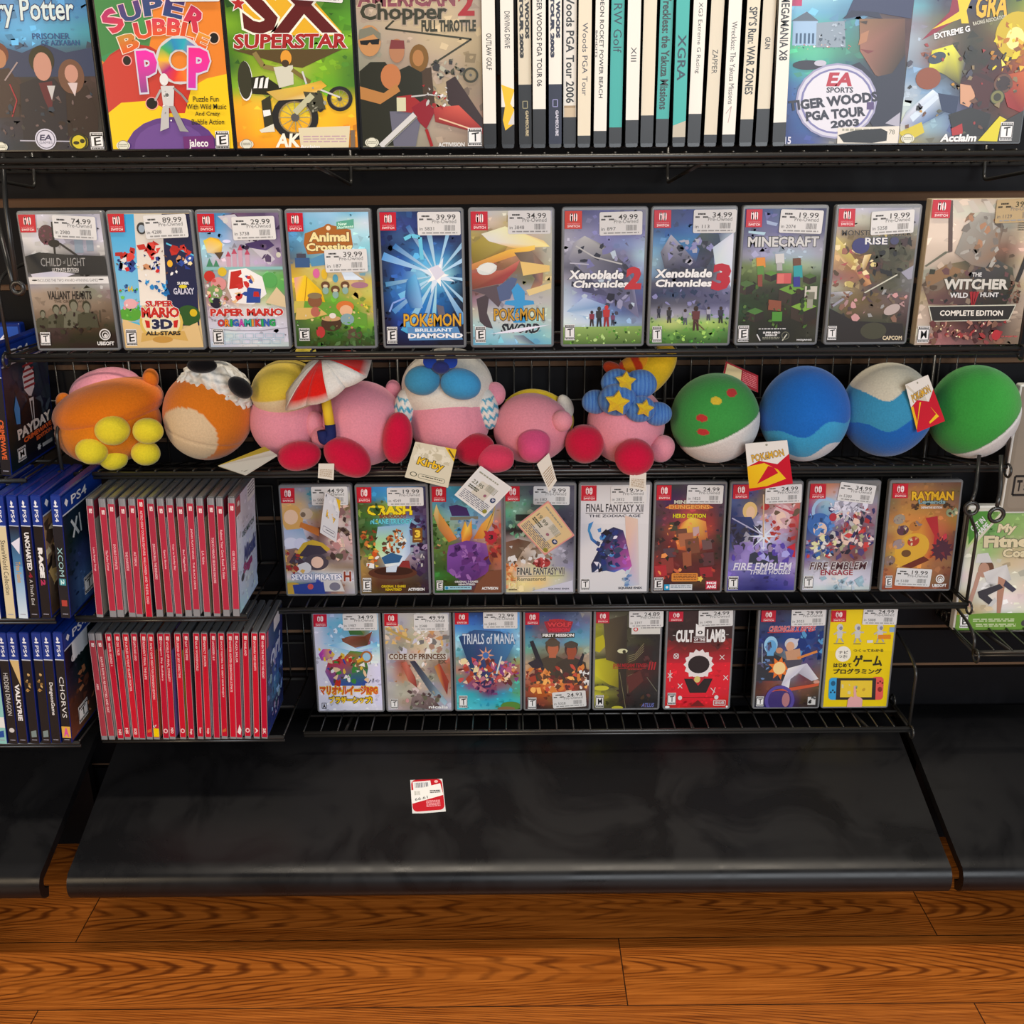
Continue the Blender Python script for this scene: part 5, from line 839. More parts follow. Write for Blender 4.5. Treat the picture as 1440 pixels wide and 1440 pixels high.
def d_fight(s):
    s.g(['223 224 334 445 445', '225 335 346 346 335', '346 236 347 358 347', '236 236 248 349 346', '237 247 248 248 236', '236 556 448 347 336', '335 455 678 447 346', '345 544 889 547 556', '335 833 999 646 655', '334 844 778 634 754', '422 743 655 744 653', '532 633 446 643 432', '333 326 427 432 333', '223 226 325 322 222'])
    s.t('CHRONICLES', 125, 172, 255, 200, 'c82838', .03, 'ecc', sh=.2); s.t('X RISERS', 260, 172, 362, 200, 'c82838', .03, 'ecc', sh=.2); s.l([(120, 205), (360, 200)], 4, 'b33')
    person(s, 140, 230, 220, '6ad', '9ce', '2c3038'); s.l([(95, 260), (100, 360)], 5, '9ab'); s.sp(20, 80, 260, 200, 460, '334 445 557 68b', 24); s.sp(26, 250, 200, 410, 330, '248 36b 137 59c', 34)
    s.star(190, 385, 60, 34, 9, 'e87830'); s.e(190, 385, 32, 32, 'f8d898'); s.e(245, 262, 34, 30, 'c8ccd4'); s.p([(215, 250), (285, 235), (270, 265)], 'ccd'); s.e(240, 275, 22, 24, 'd8a888'); s.p([(215, 300), (290, 285), (300, 340), (230, 360)], 'c89878'); s.e(185, 295, 18, 15, 'c89070'); s.p([(210, 345), (310, 340), (290, 385), (235, 390)], '4a4a58'); s.p([(235, 385), (330, 360), (395, 440), (360, 450), (290, 410), (250, 440), (245, 490), (205, 470)], ['eee', 'ccd', 'ddd', 'bbc', 'aab', 'dde', 'eee', 'ccd']); s.e(235, 505, 13, 18, 'c88'); s.e(385, 455, 16, 10, 'c98'); s.p([(150, 500), (400, 460), (395, 475), (170, 515)], 'c85838')
    s.e(200, 548, 80, 50, '3c3070'); s.ring(200, 548, 60, 76, '54489a'); s.e(232, 545, 20, 36, 'b07880'); s.l([(280, 335), (380, 300)], 12, 'd88848'); s.r(345, 530, 385, 570, 'ccc'); s.sp(8, 348, 533, 382, 566, '222 555', 10); s.rt('T', 80, 528, 118, 578); s.sw(82, 92, 156, 150, 'b81c34')
def d_yellow(s):
    s.r(400, 70, 800, 600, 'e8cc10'); s.gr(410, 80, 800, 300, 'e8cc1c', 'f0d410')
    for x in (485, 580, 700): s.e(x, 180, 17, 19, 'ccc'); s.e(x+5, 184, 9, 10, '889'); s.p([(x-16, 198), (x+18, 198), (x+12, 235), (x-12, 235)], 'ccc'); s.l([(x-8, 235), (x-15, 258)], 8, 'aaa'); s.l([(x+8, 235), (x+22, 255)], 8, 'aaa'); s.l([(x-14, 205), (x-32, 215)], 7, 'bbb'); s.l([(x+14, 205), (x+34, 205)], 7, 'bbb')
    s.r(690, 218, 758, 240, 'e08820'); s.r(750, 180, 775, 205, '8ac'); s.l([(455, 262), (510, 262)], 4, '665'); s.l([(560, 264), (600, 264)], 4, '665'); s.r(632, 245, 664, 258, 'ddd'); s.l([(670, 262), (730, 262)], 4, '665')
    s.e(508, 315, 42, 40, 'f2f0e4'); s.t('ナビ', 484, 298, 534, 316, '222', .03); s.t('つき!', 484, 320, 530, 336, '222', .03); s.t('つくってわかる', 562, 290, 722, 306, '332', .03); s.t('はじめて', 460, 362, 555, 384, '221', .05); s.t('ゲーム', 562, 320, 718, 380, '221', .05); s.t('プログラミング', 460, 390, 718, 418, '221', .05)
    s.rr(440, 436, 500, 548, 18, '38a0d8'); s.rr(668, 432, 730, 548, 18, 'e05850'); s.r(480, 438, 690, 548, '2a2628'); s.r(502, 450, 670, 535, 'e8c838'); s.e(462, 465, 12, 13, '16587c'); s.e(462, 500, 5, 5, '134'); s.e(452, 510, 5, 5, '134'); s.e(472, 510, 5, 5, '134'); s.e(712, 495, 12, 13, '8a2a28'); s.e(712, 455, 5, 5, '722'); s.e(700, 463, 5, 5, '722'); s.e(724, 463, 5, 5, '722'); s.sp(8, 510, 460, 660, 520, 'c8a030 8a8 d8d0a0', 14)
    s.p([(540, 590), (545, 545), (560, 530), (575, 535), (572, 478), (582, 478), (590, 530), (610, 535), (622, 545), (620, 590)], 'e0a8a8'); s.sw(434, 90, 514, 150)
def d_fit(s):
    s.g(['aba 8a6 7a6 8a7 889', '8a6 7a5 8a6 8a6 8a7', '7a5 695 8a6 9a7 ba9', 'bc8 9b7 9a7 ba8 cb9', 'ccb 9b7 ba8 cb9 ccb', 'ddc ccb cb9 cba ccb', 'dcc ddc ccb ccb cba', 'ccb ddd ddc dcb cba', '985 ddc edd dcc ccb', '874 cb9 ddd ddc ccb', '984 8a5 7a4 8a5 8a5', '894 7a4 7a4 7a4 7a4'])
    s.p([(475, 195), (800, 205), (800, 222), (475, 215)], 'c8c8bc'); s.p([(475, 380), (600, 215), (475, 215)], '4c8c38'); s.p([(455, 415), (640, 215), (655, 215), (455, 440)], 'ccc8b4'); s.t('GET IN', 478, 262, 560, 292, 'ddd', .05, rot=-40); s.t('SHAPE', 500, 290, 582, 318, 'ddd', .05, rot=-40)
    s.t('My', 618, 278, 712, 332, 'd8cca8', .06, '665', sh=.15); s.t('Fitness', 555, 335, 880, 395, 'd8cca8', .07, '665'); s.t('Coach', 655, 400, 845, 445, 'd8cca8', .06, '665')
    s.e(575, 500, 40, 42, '6a4a38'); s.e(562, 508, 30, 38, 'b8907c'); s.p([(515, 470), (525, 425), (580, 420), (605, 470)], 'd0d0d0'); s.p([(560, 520), (680, 480), (710, 560), (650, 580), (580, 570)], ['ddd', 'ccc', 'bbb', 'ddd', 'ccc']); s.p([(640, 540), (680, 560), (665, 735), (645, 735), (640, 640)], 'b08470'); s.l([(540, 520), (520, 600), (490, 700)], 22, 'b89080'); s.p([(680, 560), (740, 610), (720, 625), (670, 590)], '445'); s.p([(535, 620), (650, 580), (670, 600), (590, 640), (625, 670), (600, 690), (545, 650)], '3c3c44'); s.p([(595, 695), (630, 650), (642, 670), (615, 700)], 'ccc')
    s.p([(425, 745), (600, 735), (800, 735), (800, 830), (420, 832)], '6a963c'); s.dl(518, 765, 740, 785, 2, 'ccd8b0', .6); s.dl(535, 793, 750, 812, 2, 'ccd8b0', .6); s.rt('E', 447, 740, 493, 815); s.e(792, 790, 14, 16, '444')

g3 = 'face-out game cases on the shelf below the plush toys'; g4 = 'face-out game cases on the lowest shelf'
for a in (
 ('thin', 'pastel game case with pirate hats, leftmost under the plush toys', D1, [(70, 78), (492, 78), (512, 735), (100, 738)], d_pirate, Y3, Z3, g3, ('44.99', '5000', 372, 130, 0)),
 ('thin', 'game case with jungle cover under large yellow title letters', D1, [(512, 78), (930, 78), (952, 733), (540, 733)], d_jungle, Y3, Z3, g3, ('19.99', '4549', 808, 137, 0)),
 ('thin', 'game case with purple shape between two golden horns, under the white tag', D1, [(957, 78), (1376, 78), (1385, 733), (975, 733)], d_horns, Y3, Z3, g3),
 ('thin', 'dark green-grey game case half hidden by a cream price tag', D2, [(45, 68), (455, 68), (455, 725), (45, 725)], d_reunion, Y3, Z3, g3, ('19.99', '182', 320, 127, -1)),
 ('thin', 'white game case with a blue and violet ink figure', D2, [(474, 65), (900, 62), (897, 720), (478, 720)], d_zodiac, Y3, Z3, g3, ('19.99', '2852', 770, 125, 0)),
 ('thin', 'dark red game case with blocky orange shapes in firelight', D2, [(918, 64), (1345, 60), (1330, 715), (918, 715)], d_dungeon, Y3, Z3, g3, ('24.99', '1825', 1218, 122, -1)),
 ('thin', 'game case with violet mist and a white star flash', D3, [(42, 38), (380, 38), (362, 562), (35, 562)], d_houses, Y3, Z3, g3, ('24.99', '5353', 292, 88, 2)),
 ('thin', 'game case with a crowd of fighters above a pale cloudy foot', D3, [(402, 38), (740, 38), (722, 560), (385, 560)], d_engage, Y3, Z3, g3, ('34.99', '5380', 630, 84, -7)),
 ('thin', 'orange-brown game case with a curved yellow and red form', D3, [(788, 36), (1130, 34), (1095, 568), (758, 565)], d_cake, Y3, Z3, g3, ('19.99', '5188', 912, 505, -3)),
 ('thin', 'white game case with a red sailing ship and thick red and yellow lettering', E1, [(248, 118), (625, 118), (637, 670), (272, 672)], d_ship, Y4, Z4, g4, ('34.99', '1987', 520, 165, 0)),
 ('thin', 'pale grey game case with red shields and a long sword', E1, [(648, 114), (1022, 112), (1022, 665), (662, 668)], d_code, Y4, Z4, g4, ('49.99', '2588', 918, 165, 0)),
 ('thin', 'game case with floating island over turquoise sea', E1, [(1038, 112), (1410, 112), (1408, 660), (1048, 662)], d_mana, Y4, Z4, g4, ('22.99', '5805', 1300, 155, 0)),
 ('thin', 'game case with two soldiers in berets above orange flames', E2, [(68, 110), (435, 110), (432, 655), (75, 655)], d_wolf, Y4, Z4, g4, ('24.93', '5028', 322, 600, 4)),
 ('thin', 'game case with dark olive cover and acid yellow streaks', E2, [(456, 110), (835, 110), (825, 655), (456, 655)], d_demon, Y4, Z4, g4, ('24.89', '3397', 750, 152, 1)),
 ('thin', 'red and black game case with a white fluffy ring', E2, [(857, 108), (1232, 108), (1220, 655), (855, 655)], d_cult, Y4, Z4, g4, ('24.99', '1498', 1130, 148, 2)),
 ('thin', 'dark blue game case with a white-trousered fighter and an orange fireball', E3, [(78, 92), (412, 92), (398, 582), (72, 585)], d_fight, Y4, Z4, g4, ('29.99', '3025', 325, 128, 1)),
 ('thin', 'bright yellow game case with black foreign lettering, last on the lowest shelf', E3, [(434, 88), (782, 88), (750, 582), (415, 585)], d_yellow, Y4, Z4, g4, ('24.99', '5888', 695, 122, -1))):
    fc(*a, lean=3)
YF = 1.395
fc('white', 'green and white case with a crouching person in a white cap', (1220, 660, 3.6), [(480, 198), (955, 205), (915, 830), (422, 832)], d_fit, YF, at(1400, 889, YF).z, None, lean=2).scale = (1.05, 1, 1.05)

# ================================================================ spine-out cases
def spine_case(kind, label, px_t, px_b, yt, yb, Y, z, draw, group, t_=.0105, face=None, fdraw=None, wpx=0):
    """case seen by its spine; px_t, px_b = middle of the spine at top and foot on the guide"""
    w_, h_, d_, rc, mt, *_r = KIND[kind]; sm = 'cleardark' if kind == 'thin' else mt
    X0 = at(px_b, yb, Y).x; X1 = at(px_t, yt, Y).x
    roll = max(-4.0, min(4.0, math.degrees(math.atan2(X1-X0, h_))))
    t = empty('game_case', label, 'game case', (X0, Y, z), group, (0, math.radians(roll), 0))
    key = ('s', kind, t_)
    if key not in _shell:
        V, F = rounded_box(t_, h_, w_, min(.0025, rc), .0008); me = bpy.data.meshes.new('case_shell'); me.from_pydata(V, [], F); me.materials.append(M[sm]); me.update(); _shell[key] = me
    o = bpy.data.objects.new('case_shell', _shell[key]); C.objects.link(o); o.parent = t
    s = Sheet([(0, 0), (10, 0), (10, 160), (0, 160)], t_*(.95 if kind == 'disc' else .9), h_*.985); draw(s); s.build('spine_label', t, off=(0, -.0003, h_*.006))
    if face or fdraw:
        f = Sheet([(0, 0), (100, 0), (100, 160), (0, 160)], w_*.975, h_*.95)
        if fdraw: fdraw(f)
        else: f.r(0, 0, 100, 160, face); f.r(0, 0, 22, 24, '70202f')
        V = [(t_/2+.0003-vy, vx+w_*.488+.0008, vz+h_*.025) for vx, vy, vz in f.V]
        newobj('cover_sheet', V, f.F, M['print'], t, cols=f.K)
    return t
def red_spine(c, title, tc, y0, y1, foot, lo, hi, big=0):
    def d(s):
        s.r(0, 0, 10, hi, '85878c'); s.r(0, 160-lo, 10, 160, '85878c'); s.l([(2, 0), (2, hi)], .6, '5c5e63'); s.l([(8, 0), (8, hi)], .6, 'a4a6aa'); s.r(0, hi, 10, 160-lo, c); s.r(0, hi, .5, 160-lo, 'd8b8b8'); s.r(9.6, hi, 10, 160-lo, 'c89aa0')
        s.rr(3.2, hi+3.5, 4.9, hi+9.5, .8, 'e8d8d8'); s.rr(5.3, hi+3.5, 7.6, hi+9.5, .8, 'e8d8d8'); s.e(6.4, hi+7.3, .5, .7, c)
        s.t(title, 3.0+big, y0, 6.6+big, y1, tc, .03, rot=1)
        if foot == 'y': s.r(.5, 143, 9.5, 156, 'ecc800'); s.sp(3, 2, 138, 6, 143, 'eee', 3)
        elif foot == 'o': s.ring(5, 147, 2.0, 3.6, 'e8c0c4')
        elif foot == 'b': s.p([(2, 150), (6, 138), (9, 146), (7, 154)], 'eadcdc')
        elif foot == 'm': s.p([(2, 146), (8, 143), (8, 148), (2, 150)], 'c86030')
        elif foot: s.t(foot, 2.6, 157-lo-11, 7.4, 157-lo-2, 'e8c8c8', .06, rot=1)
    return d
UT = [119.4, 136.9, 149.4, 165, 178.8, 191.3, 205, 218.8, 231.9, 246.3, 260.6, 274.4, 290, 302.5, 319.4]
UB = [135.6, 154.4, 165, 181.3, 191.3, 205, 220, 234.4, 246.9, 260.6, 271.9, 286.9, 300.6, 313.8, 327.5]
UTI = ['Lone Ranger Songs', 'The Pedro Corner', 'DOUBLE COMPLETE', 'THE DARKSIDE', 'ASTERIX', 'RETRO GOLF DOUBLE FEATURE: HALLOWEEN AND THE EVIL DEAD', 'DRAGON BALL: THE BREAKERS', 'Space Bones', 'Train to Sunday Bay', 'Bad Piggybank', 'JAPAN PLAYTHINGS - THE BLACK DRIVE', 'L.A. Noire', 'TOKYO MIRAGE SESSIONS ENCORE', 'Reboot Your Core: Road To Eden', 'OSE MATCHES']
UY = [(64, 96), (68, 96), (60, 94), (70, 96), (70, 90), (16, 142), (60, 108), (68, 94), (60, 96), (68, 98), (40, 122), (70, 88), (52, 114), (42, 108), (70, 96)]
UF = ['8f8a80', 'c8a888', 'f0eee8', 'd8b890', 'd8b078', '222226', '8a7050', 'f0eeea', 'a88868', 'e8e4de', 'ececea', 'a89878', '9a7c58', 'd0ccc8', None]
ORD = ['first', 'second', 'third', 'fourth', 'fifth', 'sixth', 'seventh', 'eighth', 'ninth', 'tenth', 'eleventh', 'twelfth', 'thirteenth', 'fourteenth', 'fifteenth', 'sixteenth', 'seventeenth', 'eighteenth', 'nineteenth', 'twentieth', 'twenty-first']
def d_whiteface(f):
    f.g(['ccd ccd cce', 'dde ccd dde', 'cde cdf cde', 'bce cde bce', 'ade bdf bdf']); f.r(0, 0, 22, 24, '9a2440'); f.rr(8, 6, 12, 13, 2, 'eee'); f.rr(13, 6, 17, 13, 2, 'eee')
    f.r(58, -2, 100, 24, 'e8e8ea'); f.dl(62, 3, 96, 20, 4, '556'); f.t('OSE', 24, 54, 44, 62, '2a4a44', .05); f.t('MATCH', 48, 54, 88, 62, '2a4a44', .05)
    f.t('Mitsuki', 30, 78, 92, 100, '34488c', .06, '889', sh=.2); f.t('Saga', 22, 100, 70, 118, 'a03c7c', .06, '446', sh=.2); f.e(20, 116, 8, 5, '223'); f.p([(94, 140), (99, 132), (99, 148)], '222')
for i in range(15):
    last = i == 14; c = 'c01430' if i == 5 else ('a42c44', 'ac2a42', 'b03048')[i % 3]  # muted reds carry the upper row's washed-out gloss in their colour
    lab = f'{ORD[i]} red-spined case from the left in the upper red row'
    if i == 5: lab = 'brightest red spine in the upper red row, with a title down its whole height'
    if last: lab = 'last red-spined case in the upper red row, showing its pale blue-white front'
    spine_case('thin', lab, UT[i]+5.6, UB[i]+5.2, 697, 868, YU, ZU, red_spine(c, UTI[i], 'e8b8c0', *UY[i], '', (4, 9, 10, 6)[i % 4] if i != 5 else 0, (9, 11, 7, 10)[i % 4] if i != 5 else 1), 'red-spined game cases in the upper row', t_=.0095, face=UF[i], fdraw=d_whiteface if last else None)
LT = [122.9, 133.2, 146.9, 159, 171, 183, 196.8, 207.7, 221.4, 232.9, 244.3, 256.1, 272.2, 284.2, 297.4, 310, 320.9, 331.8, 343.3, 355.3, 365.6]
LB = [142.3, 152.7, 165.3, 175, 187, 195.6, 205.9, 215.7, 228.9, 238, 252.9, 264.7, 277.4, 288.2, 300.3, 311.2, 323.2, 331.8, 343.8, 356.4, 367.3]
LTI = ['ARK', 'SAINTS ROW IV: RE-ELECTED AND GAT', 'MARVEL LEGENDS 4', 'CRIS TALES', 'TURTLES MUTANT ISLAND FIGHTER', 'EARTH AND LAND', 'RESIDENT FINAL THE LIFE', 'FAMILY GAME NIGHT FUN EXPANSION EDITION', 'Dragon Sky Builders', 'WORLD OF FINAL DYNASTY', 'LEGEND OF SKY: DIRECTIVE', 'SLAY THE SPIRE', 'BALAN WONDERWORLD', 'PERFECT SKATER', 'LANGRISSER I & II', 'SHOOT FIGHTERS: THE GREAT GAME PROJECT', 'MONSTER HUNTER GENERATIONS ULTIMATE', 'PLAZA SAILOR', 'TRINELAND', 'SAYONARA WILD HEARTS', 'WHEN THE PAST OF THE NIGHT']
LY = [(74, 84), (34, 118), (14, 48), (12, 32), (12, 86), (12, 40), (12, 68), (14, 98), (12, 70), (12, 72), (12, 66), (12, 40), (12, 56), (12, 50), (12, 40), (12, 96), (12, 88), (12, 44), (12, 34), (12, 56), (12, 68)]
LF = ['', '', 'NIS', 'NIS', 'KOEI', '', 'm', 'y', 'o', 'NEO', 'o', 'Sega', 'Square', 'Outright', '', 'm', '', 'b', 'o', 'A', '2K']
LFACE = ['d8c8a8', 'e8dcd0', None, 'e8e4e0', None, '80102a', 'c87a80', 'c86a40', '90182a', '9070c0', 'e8c040', None, 'c88088', 'ececf0', 'ddd', 'c05050', 'c04048', 'f0e8e8', 'e8e0e0', '90202a', None]
def d_blueface(f):
    f.g(['247 236 235', '348 247 337', '236 349 237', '247 35a 248', '336 48b 237', '237 336 125', '349 237 236']); f.r(0, 0, 12, 24, 'c02848'); f.r(45, -2, 84, 20, 'e4e4ea'); f.t('ori', 20, 34, 80, 66, 'c8d4f0', .05, sh=.2)
    f.sp(50, 5, 60, 95, 150, '6a8ad0 8ab 46a b0a0d0 9cf 235 346', 12)
for i in range(21):
    c = ('bc0c2c', 'c4102c', 'b40c30')[i % 3] if i > 1 else 'a03444'
    lab = f'{ORD[i]} red-spined case from the left in the lower red row'
    if i == 7: lab = 'red-spined case with a yellow sticker block at the foot of its spine'
    if i == 20: lab = 'last red-spined case in the lower red row, showing its dark blue front'
    spine_case('thin', lab, LT[i]+5, LB[i]+5, 889, 1040, YL, ZL, red_spine(c, LTI[i], 'ecc4c8', *LY[i], LF[i], (4, 3, 2)[i % 3] if i > 1 else 6, (1, 1.5, 1)[i % 3] if i > 1 else 10), 'red-spined game cases in the lower row', t_=.0092, face=LFACE[i], fdraw=d_blueface if i == 20 else None)

# pale spines on the top shelf
ST = [676.5, 702.6, 726.5, 748, 770.5, 791.5, 813, 837, 859, 882, 904.5, 928, 950, 975, 1000, 1024, 1050, 1072, 1093]
SB = [679.5, 704.9, 729.5, 748.9, 771.3, 791.5, 811.6, 834, 855.6, 878.8, 899.8, 921, 945, 966, 989, 1014.7, 1039, 1061.6, 1086]
W1, W2, TL = 'e6e2d8', 'dcd2ba', '2aa8a0'
SPEC = [  # label colour, top of the black foot (of 160), writing, colour, y0, y1, weight, looks
 (W1, 139, 'OUTLAW GOLF', '222', 64, 94, .02, 'white spine with a neat black title, first of the pale row'),
 (W1, 125, 'DRIVING DRIVE', '333', 46, 76, .0, 'white spine with a torn yellow patch at its foot'),
 (W2, 106, 'TIGER WOODS PGA TOUR 2003', '222', 20, 84, .1, 'cream spine with bold black lettering over a tall black foot'),
 (W1, 127, 'TIGER WOODS PGA TOUR 06', '222', 30, 108, .02, 'white spine with a short dark grey foot, right of the cream bold-lettered one'),
 (W1, 106, 'TIGER WOODS PGA TOUR 2003', '1a1f3a', 20, 84, .1, 'white spine with bold lettering over a tall navy-black foot'),
 (W1, 134, "Woods PGA Tour 2006", '222', 30, 122, .03, 'white spine with thick handwriting and a brownish stain near its foot'),
 (W2, 150, 'Woods PGA Tour', '334', 56, 116, .0, 'white spine with thin scrawled handwriting and almost no foot'),
 (W1, 146, 'NICKELODEON ROCKET POWER BEACH BANDITS', '222', 10, 118, .02, 'white spine with a long printed title, left of the first teal one'),
 (TL, 143, 'RW Golf', '134', 40, 80, .0, 'leftmost of the three teal spines'),
 (W1, 137, 'XIII', '333', 76, 88, .0, 'white spine with four tiny characters, right of the first teal one'),
 (W2, 133, '', '333', 0, 0, 0, 'cream spine without a title, just left of the middle teal one'),
 (TL, 136, 'Wreckless: the Yakuza Missions', '122', 30, 128, .04, 'middle teal spine, with dense black handwriting'),
 (TL, 152, 'XGRA', '134', 66, 104, .02, 'rightmost teal spine, with wide-spaced letters and a pale scuffed foot'),
 (W1, 132, 'XG3 Extreme G Racing', '222', 40, 98, .0, 'white spine directly right of the last teal one'),
 (W2, 150, 'ZAPPER', '222', 78, 98, .0, 'cream spine with one short printed word, no dark foot'),
 (W1, 150, 'Wreckless: The Yakuza Missions', '333', 56, 124, .0, 'white spine with a thin printed title and a smudge near its foot'),
 (W2, 137, "SPY'S Run: WAR ZONES", '222', 44, 116, .03, 'cream spine with slanted block handwriting'),
 (W2, 128, 'GUN', '222', 68, 78, .03, 'narrow cream spine with a tall dark foot, second from last'),
 (W1, 140, 'MEGAMANIA X8', '222', 36, 88, .03, 'last white spine of the pale row, with large letters'),
]
def pale_spine(i):
    c, ft, tx, tc, y0, y1, b, _ = SPEC[i]
    def d(s):
        s.r(0, 0, 10, ft, c); s.r(0, ft, 10, 157, '18181a' if i != 4 else '141a34')
        if i == 2: s.t('GAMECUBE', 5.2, 128, 7.6, 150, 'c8b890', .05, rot=1); s.fr(3.2, 120, 6.8, 126, .5, 'b0a880')
        if i == 4: s.t('GAMECUBE', 5.2, 128, 7.6, 150, 'c8c8d8', .05, rot=1); s.fr(3.2, 119, 6.8, 125, .5, 'a8a8e0')
        if i == 1: s.p([(0, 106), (10, 110), (10, 112), (7, 122), (10, 127), (9, 140), (3, 145), (1, 136), (3, 124)], 'ecbc10'); s.p([(5, 140), (10, 128), (10, 140)], 'ccc')
        if i == 5: s.r(.5, 124, 9.5, 126, 'a8906c'); s.r(.5, 126, 9.5, ft, 'ccb898')
        if i == 12: s.p([(0, 142), (10, 138), (10, 152), (0, 152)], 'b8b09c')
        if i == 15: s.l([(2, 132), (6, 126), (4, 140)], .5, 'b09090')
        if i in (2, 4): s.t('TIGER WOODS', 5.5, y0-4, 8.8, y1-16, tc, b, rot=1); s.t('PGA TOUR 2003', 1.2, y0-8, 4.4, y1, tc, b, rot=1)
        elif i == 7: s.t('NICKELODEON ROCKET POWER BEACH', 3.4, y0, 6.6, y1, tc, b, rot=1); s.t('BANDITS', .3, 62, 1.8, 84, tc, b, rot=1)
        elif tx: q = 1.6 if i in (5, 8, 11, 12, 16, 18) else 2.8; s.t(tx, q+.3, y0, 10-q, y1, tc, b, rot=1)
    return d
for i in range(19):
    spine_case('disc', SPEC[i][7], ST[i]+9.8, SB[i]+9.6, 2, 196, Y1-.006+.004*(i % 3), Z1, pale_spine(i), 'pale-spined cases on the top shelf', t_=.0143)

# blue-shelled cases at the left edge
def blue_spine(c, title, tc, y0, y1, b=.03, foot=None, top='14358a', extra=None):
    def d(s):
        s.r(0, 0, 10, 38, top); s.r(0, 37, 10, 38.4, 'c8d0e0'); s.r(0, 38.4, 10, 160, c)
        s.p([(3.4, 9), (4.4, 5), (6.2, 8), (5, 13)], 'e8ecf4'); s.e(5, 13, 2.4, 1.2, 'e8ecf4'); s.t('PS4', 3, 17, 7, 33, 'e8ecf4', .02, rot=1)
        if extra: extra(s)
        if title: s.t(title, 2.4, y0, 7.6, y1, tc, b, rot=1)
        if foot: s.p([(2, 142), (8, 140), (8, 150), (2, 151)], foot)
        s.dl(2, 154, 8, 157, 1, '99a')
    return d
def x_trine(s): s.gr(0, 38, 10, 90, '1c1c26', '4a80b0'); s.gr(0, 90, 10, 160, '5a98c8', 'cfe0ec'); s.p([(0, 60), (10, 52), (8, 74)], 'dde')
def x_valk(s): s.p([(0, 38), (10, 38), (10, 76)], 'cdb27a')
def x_gold(s): s.sp(8, 3, 58, 7, 84, 'b08a50 8a6a3a c9a870', 3)
def x_ch(s): s.r(0, 135, 10, 152, 'd8a848'); s.t('A', 2, 137, 8, 150, 'd050a0', .08)
def d_face_dark(pal, extra=None):
    def f_(f):
        f.g(pal); f.r(0, -2, 100, 24, '14358a'); f.r(0, 23, 100, 25, 'c0ccdc'); f.p([(6, 10), (10, 5), (15, 10), (11, 16)], 'e4e8f0'); f.t('PS4', 22, 6, 60, 18, 'e4e8f0', .02)
        if extra: extra(f)
    return f_
def x_xcom(f): f.l([(18, 38), (34, 62)], 4, 'b8c4cc'); f.l([(32, 38), (20, 62)], 4, 'b8c4cc'); f.l([(38, 36), (40, 62)], 3, 'b8c4cc'); f.p([(50, 150), (60, 100), (80, 90), (95, 160)], '3a6488'); f.rt('T', 36, 128, 60, 152)
def x_rage(f): f.sp(46, 0, 30, 60, 140, 'c8a868 4a3a2c 8a6a48 221c18 d8c8a0', 16); f.rt('M', 20, 132, 46, 156)
def x_ch2(f): f.t('CHO', 14, 40, 50, 52, 'c8ccd4', .03, rot=0); f.r(18, 24, 58, 50, 'd8e0e8'); f.sp(20, 30, 70, 90, 150, '8a4830 5a3428 a06a48', 12); f.rt('T', 20, 124, 44, 150)
def x_suit(f):
    f.sp(40, 20, 30, 100, 150, '1c222c 222a34 28323c 3a4450', 18); f.p([(40, 46), (52, 30), (66, 46), (64, 66), (54, 78), (42, 64)], 'c8c8cc')
    for k in range(5): f.r(42, 32+k*7, 66, 35+k*7, '8a3034')
    f.p([(30, 90), (52, 74), (76, 90), (80, 150), (28, 150)], '14161c'); f.p([(50, 78), (60, 78), (58, 112), (54, 112)], 'c8c8c8'); f.p([(53, 82), (57, 82), (57, 110), (54, 110)], '1c1c20'); f.p([(16, 82), (22, 66), (28, 84), (26, 104), (18, 102)], '3a84c8')
    f.t('PAYDAY', 18, 108, 96, 122, 'd8d0c8', .07, rot=-3); f.t('CRIMEWAVE', 30, 123, 96, 130, 'd86030', .07, rot=-3); f.t('EDITION', 58, 131, 96, 137, 'd86030', .07, rot=-3); f.rt('M', 14, 134, 32, 152); f.r(70, 146, 94, 151, 'aaa'); f.star(62, 148, 5, 3, 6, 'ccc')
gB, gC = 'blue-shelled cases in the middle left row', 'blue-shelled cases in the lowest left row'
for a in (
 ('blue-shelled case with a white spine, leftmost of the upper blue row', -20, -5, blue_spine('d8d8d4', '', '222', 0, 0, foot='778'), None),
 ('blue-shelled case with a cream spine and thin dark title', 3, 16, blue_spine('d4c8a4', 'SteamWorld Collection', '333', 56, 128, .0), None),
 ('blue-shelled case with a sky-blue fading spine', 18.5, 33.5, blue_spine('38383f', 'Trine Fusion', 'c89848', 84, 112, extra=x_trine), None),
 ('blue-shelled case with a black spine and red and white script', 37, 49.5, blue_spine('16161a', 'UNCHARTED', 'e4e4e4', 46, 96, .06, extra=lambda s: (s.t('4', 3, 98, 7, 106, '8a2030', .05, rot=1), s.t("A Thief's End", 3.2, 108, 6.8, 142, 'ccc', 0, rot=1))), None),
 ('blue-shelled case with heavy white spine letters, tan front showing', 54.5, 66, blue_spine('17171b', 'RAGE', 'e8e8e8', 66, 106, .1, extra=lambda s: s.t('2', 2.6, 108, 7.6, 116, 'b0305a', .08, rot=1)), d_face_dark(['543 432 322', 'a86 543 322', '654 332 211', '432 222 211'], x_rage)),
 ('last case of the upper blue row, dark blue front with a pale glow', 80.5, 93, blue_spine('1c1e24', 'XCOM', '9cc8cc', 66, 104, .0, extra=lambda s: (s.r(1.5, 107, 8.5, 116, '3a8c98'), s.t('2', 3, 108, 7, 115, 'cee', .05, rot=1), s.r(2, 136, 8, 144, 'a84038'))), d_face_dark(['123 122 112', '123 123 112', '122 123 112', '123 347 235', '124 469 347', '124 358 236'], x_xcom))):
    spine_case('blue', a[0], a[1], a[2], 691, 870, YBU, ZBU, a[3], gB, t_=.0130, fdraw=a[4])
